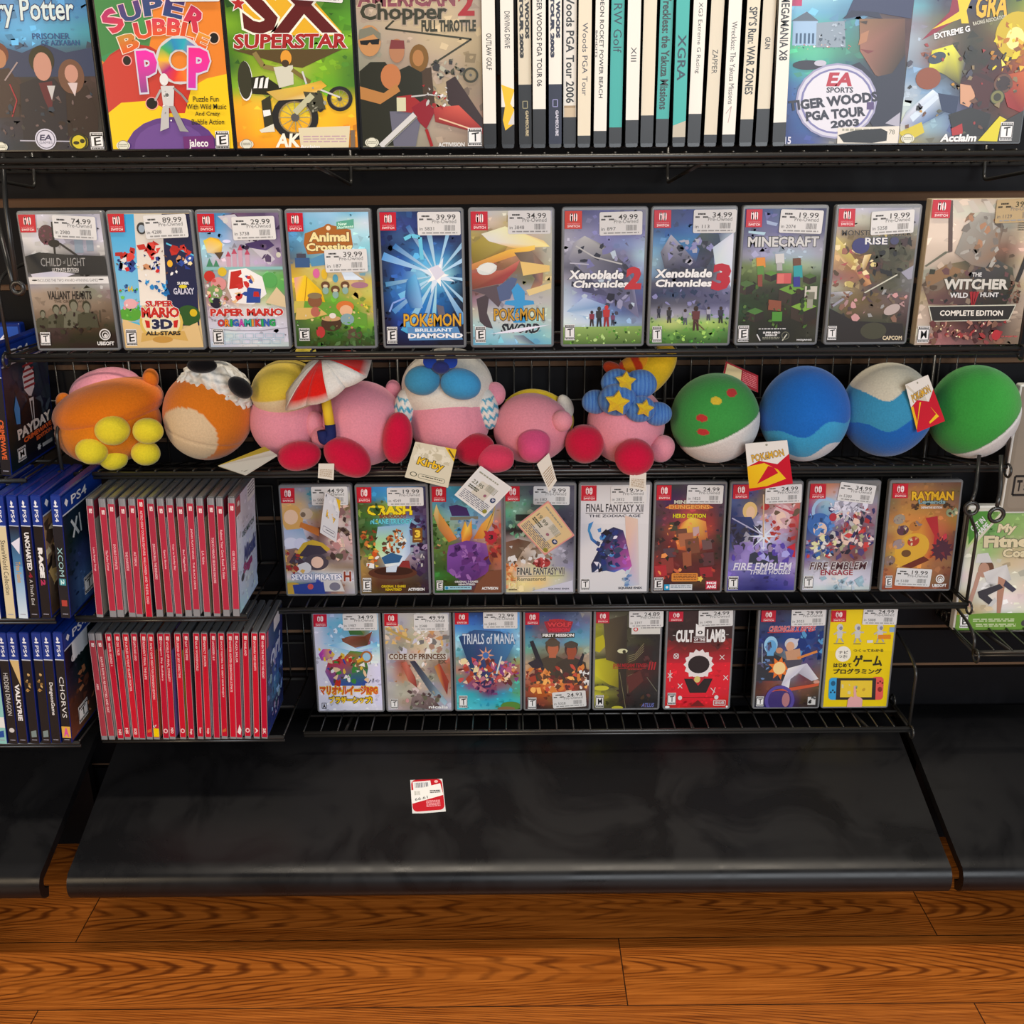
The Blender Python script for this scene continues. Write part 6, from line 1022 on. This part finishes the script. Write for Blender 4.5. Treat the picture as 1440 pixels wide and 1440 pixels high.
for a in (
 ('blue-shelled case with a teal and white spine, leftmost of the lower blue row', -4.5, 4, blue_spine('8ac4c0', '', '222', 0, 0, foot='1c4c9c', extra=lambda s: s.r(0, 120, 10, 136, 'e0e4e4')), None),
 ('blue-shelled case with a black spine, thin capitals and a white dot below', 11, 19, blue_spine('18181c', 'HIDDEN DRAGON', 'c8c8c8', 56, 118, .0, extra=lambda s: s.e(5, 140, 3, 3.4, 'ccc')), None),
 ('blue-shelled case with a black spine crossed by a tan diagonal', 26, 33, blue_spine('1a1618', 'VALKYRIE', 'e8e8ea', 72, 126, .06, extra=x_valk), None),
 ('black spine with gold scribbles in the lower blue row, left of two', 43.5, 49.5, blue_spine('15151a', '', 'b99', 0, 0, foot='788', extra=x_gold), None),
 ('black spine with gold scribbles in the lower blue row, right of two', 61, 66, blue_spine('15151a', '', 'b99', 0, 0, foot='788', extra=x_gold), None),
 ('blue-shelled case with a black spine and white blackletter-like title', 76, 79.5, blue_spine('16161a', 'DungeonGame', 'dcdcdc', 70, 118, .03), None),
 ('last of the lower blue row, with a pink and yellow foot', 92.5, 95, blue_spine('16171c', 'CHORVS', 'dcdcdc', 62, 122, .0, extra=x_ch), d_face_dark(['112 123 112', '112 122 112', '223 122 112', '532 322 112', '743 432 122'], x_ch2))):
    spine_case('blue', a[0], a[1], a[2], 889, 1046, YBL, ZBL, a[3], gC, t_=.0130, fdraw=a[4])
ZA = at(30, 669, 1.275).z
spine_case('blue', 'blue-shelled case with a dark suited figure in a striped cap, at the left edge', 3, 9.5, 500, 669, 1.275, ZA, blue_spine('1c1c22', 'CRIMEWAVE', 'd86030', 90, 140, .05), None, t_=.0140, fdraw=d_face_dark(['223 233 334', '123 234 223', '122 112 112', '122 112 112'], x_suit))
def d_band(s): s.g(['124 124 124', '112 123 112', '112 112 112']); s.r(-20, -5, 120, 24, '1450b4'); s.r(-20, 24, 120, 26, 'dde'); s.t('PS4', 62, 7, 88, 18, 'eef', .02); s.p([(46, 12), (50, 5), (56, 11), (51, 18)], 'eef')
fc('blue', 'blue-topped case standing behind the suited-figure case, only its top showing', (0, 0, 1), [(0, 0), (100, 0), (100, 130), (0, 130)], d_band, 1.425, ZA+.003, None, dx=at(30, 470, 1.425).x-.0675-at(50, 130, 1.425).x)

# ================================================================ plush toys
def rpx(r, P): return r*(P-Vector((0, 0, CAM_Z))).dot(c_f)/FPX
def blob(name, par, cx, cy, Y, rx, ry, col, rot=0, dep=None, fn=None, lump=.012, n=72, m=48, seam=None, label=None, seed=0, fuzz=None):
    """stuffed cloth form: centre and half-sizes measured on the guide at depth Y"""
    P = at(cx, cy, Y); a, b = rpx(rx, P), rpx(ry, P); d = dep if dep else min(a, b)
    base = Vector(par.location); ro = math.radians(rot); R = random.Random(seed+int(cx)); ph = [R.uniform(0, 6.3) for _ in range(6)]
    V, K, F = [], [], []
    for j in range(m+1):
        th = math.pi*j/m
        for i in range(n):
            f = 2*math.pi*i/n; u = Vector((math.sin(th)*math.cos(f), math.sin(th)*math.sin(f), math.cos(th)))
            k = 1+lump*(math.sin(3*u.x+ph[0])*math.cos(4*u.z+ph[1])+math.sin(5*u.y+ph[2]+2*u.z)*.7)
            if seam: k *= 1-.03*max(0, 1-abs(seam(u))/.045)
            if fuzz: k *= 1+.05*sum(math.sin(u.dot(v_)+p_) for v_, p_ in fuzz)/3
            q = Vector((u.x*a*k, u.y*d*k, u.z*b*k))
            V.append(P+Vector((q.x*math.cos(ro)+q.z*math.sin(ro), q.y, -q.x*math.sin(ro)+q.z*math.cos(ro)))-base)
            K.append(hx(fn(u) if fn else col))
    for j in range(m):
        for i in range(n): F.append((j*n+i, (j+1)*n+i, (j+1)*n+(i+1) % n, j*n+(i+1) % n))
    o = newobj(name, V, F, M['plush'], par, cols=K, smooth=True)
    if label: o['label'] = label
    return o
def toy(label, cx, Y, cat='plush toy', group='round plush toys on the shelf'):
    P = at(cx, 650, Y); return empty('plush_toy', label, cat, (P.x, Y, ZP), group)
def tag(par, name, quad, Y, draw, w_=100, h_=100, thick=.0012, rad=8, back='cfcabc', label=None):
    """card tag; quad = its corners on the guide, Y = depth of each corner or of all"""
    Ys = Y if isinstance(Y, (list, tuple)) else [Y]*4; base = Vector(par.location) if par else Vector((0, 0, 0))
    A, B, C_, D = [at(x, y, yy)-base for (x, y), yy in zip(quad, Ys)]
    nrm = (B-A).cross(D-A).normalized()
    if nrm.y > 0: nrm = -nrm
    f = lambda u, v: (A*(1-u)+B*u)*(1-v)+(D*(1-u)+C_*u)*v
    s = Sheet([(0, 0), (w_, 0), (w_, h_), (0, h_)], 1, 1, step=.00002); draw(s)
    P = []
    for cx, cy, a0 in ((w_-rad, rad, -90), (w_-rad, h_-rad, 0), (rad, h_-rad, 90), (rad, rad, 180)):
        P += [((cx+rad*math.cos(math.radians(a0+k*22.5)))/w_, (cy+rad*math.sin(math.radians(a0+k*22.5)))/h_) for k in range(5)]
    V = [f(*q)-nrm*.00005 for q in P]+[f(*q)-nrm*thick for q in P]; F = [tuple(range(20)), tuple(range(39, 19, -1))]+[(i, (i+1) % 20, 20+(i+1) % 20, 20+i) for i in range(20)]
    t0 = len(V); Vs = [f(v[0]+.5, 1-v[2])+nrm*(-v[1]) for v in s.V]
    o = newobj(name, V+Vs, F+[tuple(i+t0 for i in q) for q in s.F], M['label'], par, cols=[hx(back)]*t0+s.K)
    if label: o['label'] = label
    return o
PK, RD = 'e090a0', 'c8123c'
def mix(a, b, t): return tuple(x*(1-t)+y*t for x, y in zip(hx(a), hx(b)))
eq = lambda u: u.x

# orange dome toy
t = toy('orange dome plush toy with a pink top and yellow ball feet, leftmost on the shelf', 150, 1.385)
blob('toy_top', t, 148, 549, 1.40, 52, 31, PK, rot=-14, lump=.01)
blob('rim', t, 152, 572, 1.385, 78, 38, 'dc7414', rot=-14, dep=.066, seam=lambda u: u.z+.3)
blob('dome', t, 152, 598, 1.38, 74, 55, 'd87a14', rot=-14, dep=.058, seam=lambda u: u.z-.25)
for x, y, r in ((158, 605, 24), (129, 634, 22), (208, 606, 21), (159, 644, 20), (205, 637, 20)): blob('foot', t, x, y, 1.326 if y < 620 or x < 140 else 1.345, r, r*.88, 'e8d430', n=40, m=28, seam=eq)
for x, y in ((90, 566), (212, 532)): blob('side_flap', t, x, y, 1.39, 11, 14, 'c86a18', n=28, m=20)
# orange and cream ball with a white furry cap
t = toy('orange and cream plush ball under a furry white cap with black ear patches', 292, 1.38)
blob('body', t, 292, 584, 1.38, 61, 64, 0, rot=18, n=120, m=80, fn=lambda u: 'dcbf98' if (u.y < .1 and ((u.x+.16)/.68)**2+((u.z+.3)/.62)**2 < 1) else 'd8761c', seam=lambda u: u.z+.38 if u.y < 0 else 1)
R_ = random.Random(4); fur = [(Vector((R_.gauss(0, 1), R_.gauss(0, 1), R_.gauss(0, 1))).normalized()*R_.uniform(20, 34), R_.uniform(0, 6)) for _ in range(9)]
cp = blob('furry_cap', t, 305, 548, 1.378, 50, 38, 'e4e0d8', rot=26, lump=.02, n=150, m=100, fn=lambda u: mix('f0eee8', 'c4bcae', .5+.5*math.sin(u.dot(fur[0][0]))*math.sin(u.dot(fur[1][0]))), fuzz=fur)
blob('ear_patch', t, 284, 514, 1.352, 21, 11, '101014', n=32, m=20); blob('ear_patch', t, 338, 545, 1.335, 19, 13, '101014', rot=42, n=32, m=20)
def d_tagblank(s): s.r(0, 0, 100, 100, 'cfccc2'); s.r(0, 0, 100, 45, 'b8a43c'); s.sp(26, 5, 4, 95, 42, '8a7a20 d8c860 4a4418 c8b450', 10); s.dl(8, 55, 92, 92, 4, '99938a')
# pink ball with yellow cap
t = toy('pink plush ball with a pale yellow cap and one red foot, left of the parasol', 402, 1.385)
blob('body', t, 404, 592, 1.388, 52, 53, PK, seam=lambda u: u.x-.25 if u.y < .3 else 1)
blob('cap', t, 402, 547, 1.388, 48, 40, 'd8c044', rot=-8, fn=lambda u: 'd8c49c' if u.z < -.12 else 'd4b83c', dep=.056)
blob('pompom', t, 430, 497, 1.37, 15, 12, 'e0cc4c', n=32, m=22)
blob('foot', t, 421, 641, 1.325, 31, 21, RD, rot=-8, seam=eq); blob('side_pad', t, 443, 598, 1.36, 14, 20, PK, n=32, m=22)
tag(t, 'hang_tag', [(306, 655), (372, 628), (390, 640), (345, 668)], [1.32, 1.335, 1.31, 1.295], d_tagblank, rad=4)
# pink ball with parasol
t = toy('pink plush ball with red feet, holding a red and white toy parasol', 508, 1.375)
blob('body', t, 510, 596, 1.378, 58, 60, PK, seam=lambda u: u.x+.62 if u.y < .3 else 1)
blob('foot', t, 489, 643, 1.318, 36, 25, RD, rot=35, seam=eq); blob('foot', t, 559, 616, 1.328, 21, 37, RD, rot=8, seam=eq)
blob('side_pad', t, 452, 615, 1.345, 14, 15, PK, n=32, m=22)
def parasol(par):
    root = bpy.data.objects.new('toy_parasol', None); C.objects.link(root); root.parent = par; base = Vector(par.location)
    ap = at(452, 516, 1.34); rimc = at(462, 560, 1.325); ax = (ap-rimc).normalized()
    V, K, F = [], [], []
    rim = [(401, 577, 1.30), (430, 570, 1.285), (462, 563, 1.28), (486, 545, 1.285), (516, 530, 1.30), (523, 505, 1.34), (500, 493, 1.375), (462, 498, 1.385), (425, 520, 1.37), (402, 552, 1.335)]
    cols = ['d81c14', 'd81c14', 'e4e0da', 'e4e0da', 'd81c14', 'd81c14', 'e4e0da', 'e4e0da', 'e4e0da', 'e4e0da']
    rp = [at(*q) for q in rim]; n = len(rp); apx = at(452, 503, 1.325)
    for i in range(n):
        a, b = rp[i], rp[(i+1) % n]
        for k in range(7):
            for j in range(5):
                tt = k/6; e = a*(1-j/4)+b*(j/4); p = apx*(1-tt)+e*tt; p = p+Vector((0, -.014*math.sin(math.pi*tt)*.8, .006*math.sin(math.pi*tt)))-Vector((0, 0, .002*math.sin(math.pi*j/4)*tt))
                V.append(p-base); K.append(hx(cols[i] if tt < .97 else 'd8ccc0'))
        o = i*35
        for k in range(6):
            for j in range(4): F.append((o+k*5+j, o+(k+1)*5+j, o+(k+1)*5+j+1, o+k*5+j+1))
    o = newobj('canopy', V, F, M['plush'], root, cols=K, smooth=True); md = o.modifiers.new('thick', 'SOLIDIFY'); md.thickness = .0025
    b = MB(); b.tube([at(457, 555, 1.33)-base, at(464, 598, 1.322)-base], rpx(7, at(460, 580, 1.32)), 12); h = b.build('handle', M['yellow_vinyl'], root, True)
    b = MB(); b.tube(bend([at(464, 597, 1.322)-base, at(466, 616, 1.32)-base, at(455, 620, 1.318)-base, at(453, 606, 1.318)-base], .012), rpx(7.5, at(460, 600, 1.32)), 12); b.build('grip', M['navy_vinyl'], root, True)
M['yellow_vinyl'] = mat('yellow_cloth', 'e4c030', .8, .2); M['navy_vinyl'] = mat('navy_cloth', '1c2458', .8, .2); M['blue_button'] = mat('blue_button_plastic', '0c3c9c', .2, .5)
parasol(t)
def d_wash(s): s.r(0, 0, 100, 100, 'ddd8cc'); s.dl(10, 38, 90, 90, 7, 'a08868', .5)
tag(t, 'care_label', [(448, 652), (470, 652), (469, 675), (447, 672)], 1.298, d_wash, rad=2)
def d_k(s):
    s.r(0, 0, 100, 100, 'd4d6da'); s.p([(70, 0), (100, 0), (100, 26)], 'e0b820'); s.sp(16, 5, 5, 90, 35, 'c4c8d0 e0e2e6', 14)
    s.t('Kirby', 24, 40, 78, 62, 'e8b820', .04, '332', rot=6, ow=.07); s.rr(12, 78, 88, 92, 5, '889'); s.rr(13.5, 79.5, 86.5, 90.5, 4, 'd4d6da'); s.dl(30, 83, 80, 88, 1, '445'); s.e(10, 6, 3, 3, '222')
def d_k2(s):
    s.r(0, 0, 100, 100, 'd6cdb4'); s.sp(26, 4, 8, 90, 40, 'c6bca0 e2dac4', 15); s.p([(72, 0), (100, 0), (100, 32)], 'e0b820'); s.l([(82, 4), (98, 22)], 4, '665010')
    s.t('Kirby', 18, 40, 80, 66, 'ecbc20', .04, '332', rot=4, ow=.07); s.e(17, 86, 8, 6, '443'); s.e(17, 86, 6, 4.5, 'd6cdb4'); s.rr(28, 81, 90, 93, 5, '554'); s.rr(29, 82, 89, 92, 4, 'd6cdb4'); s.dl(36, 85, 84, 90, 1, '332')
tag(t, 'hang_tag', [(457, 692), (479, 704), (473, 763), (450, 749)], [1.35, 1.36, 1.36, 1.35], d_k, rad=5)
# pink ball with white knit hat
t = toy('pink plush ball in a white knit hat with blue puffs and two blue buttons', 632, 1.38)
blob('body', t, 632, 588, 1.378, 58, 58, PK, seam=lambda u: u.x-.55 if u.y < .3 else 1)
blob('knit_hat', t, 629, 545, 1.388, 64, 55, 'ddd8cc', lump=.02, dep=.062)
for x, c in ((572, -1), (683, 1)): blob('ear_flap', t, x+c*2, 575, 1.365, 16, 30, 0, rot=-8*c, dep=.02, n=56, m=40, fn=lambda u: '4aa0bc' if (abs(((u.z*2.2+abs((u.x*2) % 1-.5)*.9) % 1)-.5) < .22 and u.z < .6) else 'e0dcd4')
blob('blue_puff', t, 594, 535, 1.325, 25, 21, '3c8cb4', rot=-4); blob('blue_puff', t, 648, 540, 1.322, 29, 22, '3c94c8', rot=12)
blob('dark_puff', t, 620, 516, 1.318, 13, 10, '28306c', n=32, m=22)
for x in (604.5, 634):
    b = MB(); P = at(x, 508, 1.317)-Vector(t.location); b.tube([P+Vector((0, .006, 0)), P, P-Vector((0, .003, 0))], rpx(9.5, at(x, 508, 1.317)), 20); b.build('button', M['blue_button'], t)
blob('foot', t, 668, 632, 1.335, 28, 23, 'b01434', rot=-12, seam=eq); blob('side_pad', t, 696, 554, 1.375, 15, 17, PK, n=32, m=22); blob('side_pad', t, 553, 548, 1.395, 11, 14, PK, n=32, m=22)
tag(t, 'hang_tag', [(584, 621), (642, 632), (630, 686), (569, 671)], [1.305, 1.305, 1.295, 1.295], d_k2, rad=5)
# fuzzy pink ball
t = toy('fuzzy pink plush ball lying back on a yellow disc, with rosy feet', 748, 1.38)
blob('body', t, 748, 602, 1.372, 54, 50, PK, lump=.016, fn=lambda u: 'dc8a98', n=90, m=60)
blob('yellow_disc', t, 756, 588, 1.405, 52, 40, 'd4b428', rot=18, dep=.018); blob('white_puff', t, 795, 572, 1.395, 11, 18, 'cfc8bc', rot=-20, n=28, m=20)
blob('foot', t, 697, 645, 1.322, 27, 20, 'd43c5c', lump=.03); blob('foot', t, 751, 627, 1.322, 24, 24, 'd44c7c', lump=.03); blob('side_pad', t, 790, 592, 1.34, 15, 15, 'e0909c', n=32, m=22)
tag(t, 'care_label', [(755, 653), (772, 637), (783, 676), (772, 692)], [1.30, 1.30, 1.305, 1.305], d_wash, rad=2)
def d_price(bg, rim, price):
    def d(s):
        s.r(0, 0, 100, 100, rim); s.rr(3, 3, 97, 97, 5, bg); s.t(price, 10, 36, 44, 47, '776', .02); s.bars(50, 26, 80, 44, 12, '998'); s.dl(8, 12, 70, 18, 1, '998', .6); s.dl(10, 52, 40, 62, 2, '554', .7)
        s.e(86, 54, 7, 7, '346'); s.t('W', 82, 50, 90, 57, 'ccd', .1); s.dl(8, 70, 92, 96, 6, '667', .4); s.e(90, 88, 6, 6, '8c8a38'); s.e(62, 56, 4, 4, '967')
    return d
tag(t, 'price_tag', [(676, 655), (720, 686), (681, 727), (639, 696)], [1.30, 1.30, 1.305, 1.30], d_price('dcdcda', 'e4e4e2', '23.95'), rad=4)
# pink ball with cloud hat
t = toy('pink plush ball in a ribbed blue cloud hat with yellow stars', 885, 1.375)
blob('body', t, 880, 596, 1.376, 54, 56, PK, seam=lambda u: u.x-.2 if u.y < .3 else 1)
rib = lambda u: mix('3a68b4', '5a8cc8', .5+.5*math.sin(u.x*26))
for x, y, r, Y in ((838, 565, 20, 1.35), (868, 538, 23, 1.35), (868, 562, 27, 1.33), (900, 540, 24, 1.345), (900, 575, 22, 1.325), (925, 582, 20, 1.335)): blob('cloud_puff', t, x, y, Y, r, r*.84, 0, fn=rib, n=60, m=36)
blob('cone_top', t, 918, 522, 1.40, 24, 44, 0, rot=38, dep=.022, fn=lambda u: 'e0902c' if (u.x-.05)**2+(u.z+.45)**2 < .1 else 'e4b824')
blob('flame_roll', t, 890, 514, 1.395, 26, 14, 0, rot=-24, fn=lambda u: 'b83418' if math.sin(u.x*7) > .1 else 'dc9420'); blob('flame_roll', t, 861, 518, 1.39, 14, 9, 'b03c18', rot=25, n=32, m=22)
def star5(par, cx, cy, Y, r, rot):
    base = Vector(par.location); P = at(cx, cy, Y); k = rpx(r, P); V = []
    for y in (0, .007):
        for i in range(10): a = math.radians(rot+36*i); q = k if i % 2 == 0 else k*.55; V.append(P+Vector((q*math.sin(a), y, q*math.cos(a)))-base)
    V.append(P+Vector((0, -.006, 0))-base)
    newobj('star_patch', V, [(20, i, (i+1) % 10) for i in range(10)]+[(i, 10+i, 10+(i+1) % 10, (i+1) % 10) for i in range(10)], M['plush'], par, cols=[hx('e0bc28')]*21)
star5(t, 868, 567, 1.302, 18, 8); star5(t, 880, 537, 1.322, 15, 4); star5(t, 907, 575, 1.30, 13, 12)
blob('foot', t, 822, 624, 1.345, 27, 28, 'c0143a', rot=-35, seam=eq); blob('foot', t, 892, 643, 1.312, 28, 26, RD, seam=eq); blob('side_pad', t, 931, 631, 1.34, 17, 20, PK, rot=30)
tag(t, 'care_label', [(886, 665), (909, 665), (908, 690), (885, 686)], 1.30, d_wash, rad=2)
tag(t, 'price_tag', [(771, 704), (808, 753), (766, 781), (727, 738)], [1.335, 1.34, 1.35, 1.34], d_price('d8c090', 'd8908c', '19.99'), rad=3)

# two-tone plush balls
def two(top, low, tilt, off=0, band=None):
    a = math.radians(tilt); nx_, nz_ = -math.sin(a), math.cos(a)
    def f(u):
        q = u.x*nx_+u.z*nz_-off
        if band:
            w_ = .10*math.sin((u.x*math.cos(a)+u.z*math.sin(a))*6)
            if q > band[1]+w_: return top
            if q > band[2]+w_: return band[0]
            return low
        return top if q > 0 else low
    return f, (None if band else (lambda u: u.x*nx_+u.z*nz_-off))
gp = 'two-tone plush balls at the right of the shelf'
f, sm = two('3c9444', 'd8d4d0', 25, -.22)
spots = [((-.45, .22), 'b83434'), ((-.42, -.08), 'b83434'), ((-.15, .58), 'd8b838'), ((.2, .72), 'b83434')]
def f1(u, f=f):
    if u.y < 0:
        for (x, z), c in spots:
            if ((u.x-x)/.12)**2+((u.z-z)/.075)**2 < 1: return c
    return f(u)
t = toy('green plush ball with small red and yellow spots and a white underside', 1005, 1.37, 'plush ball', gp)
blob('body', t, 1005, 588, 1.368, 62, 63, 0, fn=f1, seam=sm, lump=.008, n=220, m=150)
def d_red(s): s.r(0, 0, 100, 100, '8c1c28'); s.r(5, 10, 50, 90, 'c8b48c'); s.dl(54, 14, 95, 88, 7, 'c87078')
tag(t, 'hang_tag', [(1021, 508), (1066, 528), (1066, 552), (1016, 530)], [1.39, 1.385, 1.375, 1.38], d_red)
t = toy('blue plush ball with pale blue lower half, left of the two blue balls', 1130, 1.37, 'plush ball', gp)
f, sm = two('1c68c0', 'cfd4d8', 14, 0, ('3a9ccc', -.12, -.62)); blob('body', t, 1131, 582, 1.37, 62, 67, 0, fn=f, seam=sm, lump=.008, n=220, m=150)
def d_p(s):
    s.r(0, 0, 100, 130, 'e4e2dc'); s.p([(0, 62), (30, 50), (70, 66), (100, 40), (100, 130), (0, 130)], 'c4142c'); s.p([(0, 62), (40, 58), (70, 82), (86, 112), (40, 124), (0, 122)], ['e8b818', 'ecc41c', 'e8b010', 'ecc420', 'e8b818', 'e4b014'])
    s.t('POKéMON', 12, 28, 88, 48, 'e0b030', .02, '335', rot=-6, ow=.05); s.e(50, 8, 3, 3, '998')
tag(t, 'hang_tag', [(1048, 624), (1107, 619), (1115, 680), (1054, 691)], [1.305, 1.305, 1.31, 1.31], d_p, h_=130, rad=10)
t = toy('blue plush ball with a cream top patch, right of the two blue balls', 1247, 1.37, 'plush ball', gp)
f, sm = two('cfc8b4', '1c64b8', 8, 0, ('3a90b8', .52, -.12)); blob('body', t, 1247, 576, 1.37, 62, 66, 0, fn=f, seam=sm, lump=.008, n=220, m=150)
tag(t, 'hang_tag', [(1273, 541), (1305, 527), (1329, 592), (1290, 608)], [1.312, 1.305, 1.30, 1.305], d_p, h_=130, rad=10)
f, sm = two('3a9a40', 'd8d6d4', 40, -.42)
t = toy('green plush ball with a plain white underside, last on the shelf', 1370, 1.37, 'plush ball', gp)
blob('body', t, 1369, 579, 1.37, 61, 66, 0, fn=f, seam=sm, lump=.008, n=220, m=150)
def d_grey(s): s.r(0, 0, 100, 100, 'b8b0a0'); s.dl(15, 30, 90, 70, 2, '444', .8)
tag(t, 'hang_tag', [(1427, 552), (1452, 544), (1455, 582), (1429, 588)], [1.40, 1.41, 1.41, 1.40], d_grey)

# ================================================================ small things
dk = atz(601, 1121, .18)
def deck_pt(x, y):
    """where the sight line of a guide point meets the sloping deck"""
    d = ray(x, y); n = Vector((0, -(.217-.141), (1.40-1.19))).normalized(); p0 = Vector((0, 1.40, .2185)); o = Vector((0, 0, CAM_Z)); return o+d*((p0-o).dot(n)/d.dot(n))
def d_drop(s):
    s.r(0, 0, 100, 100, 'd8d8d8'); s.rr(2, 0, 98, 94, 14, 'c01424'); s.p([(7, 6), (62, 4), (66, 34), (8, 36)], 'e8e8e8'); s.bars(14, 9, 56, 24, 14, '556'); s.p([(-4, 32), (92, 14), (98, 50), (2, 70)], 'ecebe8'); s.bars(10, 34, 28, 46, 7, '998'); s.t('66.61', 10, 52, 50, 60, '666', .02, rot=-8); s.dl(58, 34, 90, 44, 2, '222', .6); s.dl(44, 64, 86, 84, 5, 'e8a0a8', .6); s.e(80, 8, 6, 4, 'e8b8b8')
P = [deck_pt(*q) for q in ((577, 1098), (622, 1096), (627, 1142), (580, 1146))]
ctr = sum(P, Vector())/4; s = Sheet([(0, 0), (100, 0), (100, 100), (0, 100)], 1, 1, .00002); d_drop(s)
up = (P[1]-P[0]).cross(P[3]-P[0]).normalized(); up = up if up.z > 0 else -up
V, F = [], []; Q = []
for cx, cy, a0 in ((86, 14, -90), (86, 86, 0), (14, 86, 90), (14, 14, 180)): Q += [((cx+14*math.cos(math.radians(a0+k*22.5)))/100, (cy+14*math.sin(math.radians(a0+k*22.5)))/100) for k in range(5)]
bl = lambda u, v: (P[0]*(1-u)+P[1]*u)*(1-v)+(P[3]*(1-u)+P[2]*u)*v-ctr
V = [bl(*q)+up*.0016 for q in Q]+[bl(*q)+up*.0001 for q in Q]; F = [tuple(range(20)), tuple(range(39, 19, -1))]+[(i, (i+1) % 20, 20+(i+1) % 20, 20+i) for i in range(20)]
inq = lambda u, v: True
Vs = [bl(v[0]+.5, 1-v[2])+up*(.0017-v[1]) for v in s.V]
o = newobj('price_tag', V+Vs, F+[tuple(i+40 for i in q) for q in s.F], M['label'], None, cols=[hx('d8d8d8')]*40+s.K); o.location = ctr
o['label'] = 'small red tag with white price stickers, lying on the middle deck'; o['category'] = 'price tag'

def hook(label, pts, Y, r, loop=None):
    P = [at(x, y, Y+dy) for x, y, dy in pts]; t = empty('display_hook', label, 'display hook', P[0], 'wire hooks hanging beside the shelves'); b = MB()
    b.tube(bend([p-P[0] for p in P], .012), r, 8); b.build('hook_wire', M['wire'], t, True)
    if loop:
        b = MB(); c = at(loop[0], loop[1], Y+loop[3])-P[0]; q = rpx(loop[2], at(loop[0], loop[1], Y)); ring(b, c, q, r, 'y', 18); b.build('hook_loop', M['wire'], t, True)
    return t
hook('long black wire hook at the left edge, nearer the cases', [(3, 195, .05), (8, 290, .02), (23, 395, 0)], 1.20, .003, (25, 405, 8, 0))
hook('long black wire hook at the left edge, behind the first', [(-6, 300, .06), (6, 350, .03), (19, 402, .0)], 1.235, .0032)
hook('small black wire hook above the green case, left of two', [(1377, 640, .03), (1372, 690, .01), (1367, 705, 0)], 1.30, .0026, (1366, 715, 9, 0))
hook('small black wire hook above the green case, right of two', [(1408, 640, .03), (1407, 690, .01), (1402, 712, 0)], 1.28, .0028, (1401, 724, 10, 0))
def d_rate(s): s.r(0, 0, 100, 130, '857b6d'); s.rr(4, 3, 96, 126, 5, '8c8274'); s.fr(8, 92, 32, 112, 2.5, '222'); s.t('T', 11, 96, 17, 108, '222', .06); s.dl(19, 97, 30, 109, 3, '444')
o = fc('white', 'worn grey case at the right edge, hanging above the green case', (0, 0, 1), [(0, 0), (100, 0), (100, 130), (0, 130)], d_rate, 1.40, at(1430, 722, 1.40).z, None, dx=at(1410, 700, 1.40).x+.068-at(50, 130, 1.40).x)

for o_ in [_to]: bpy.data.objects.remove(o_)
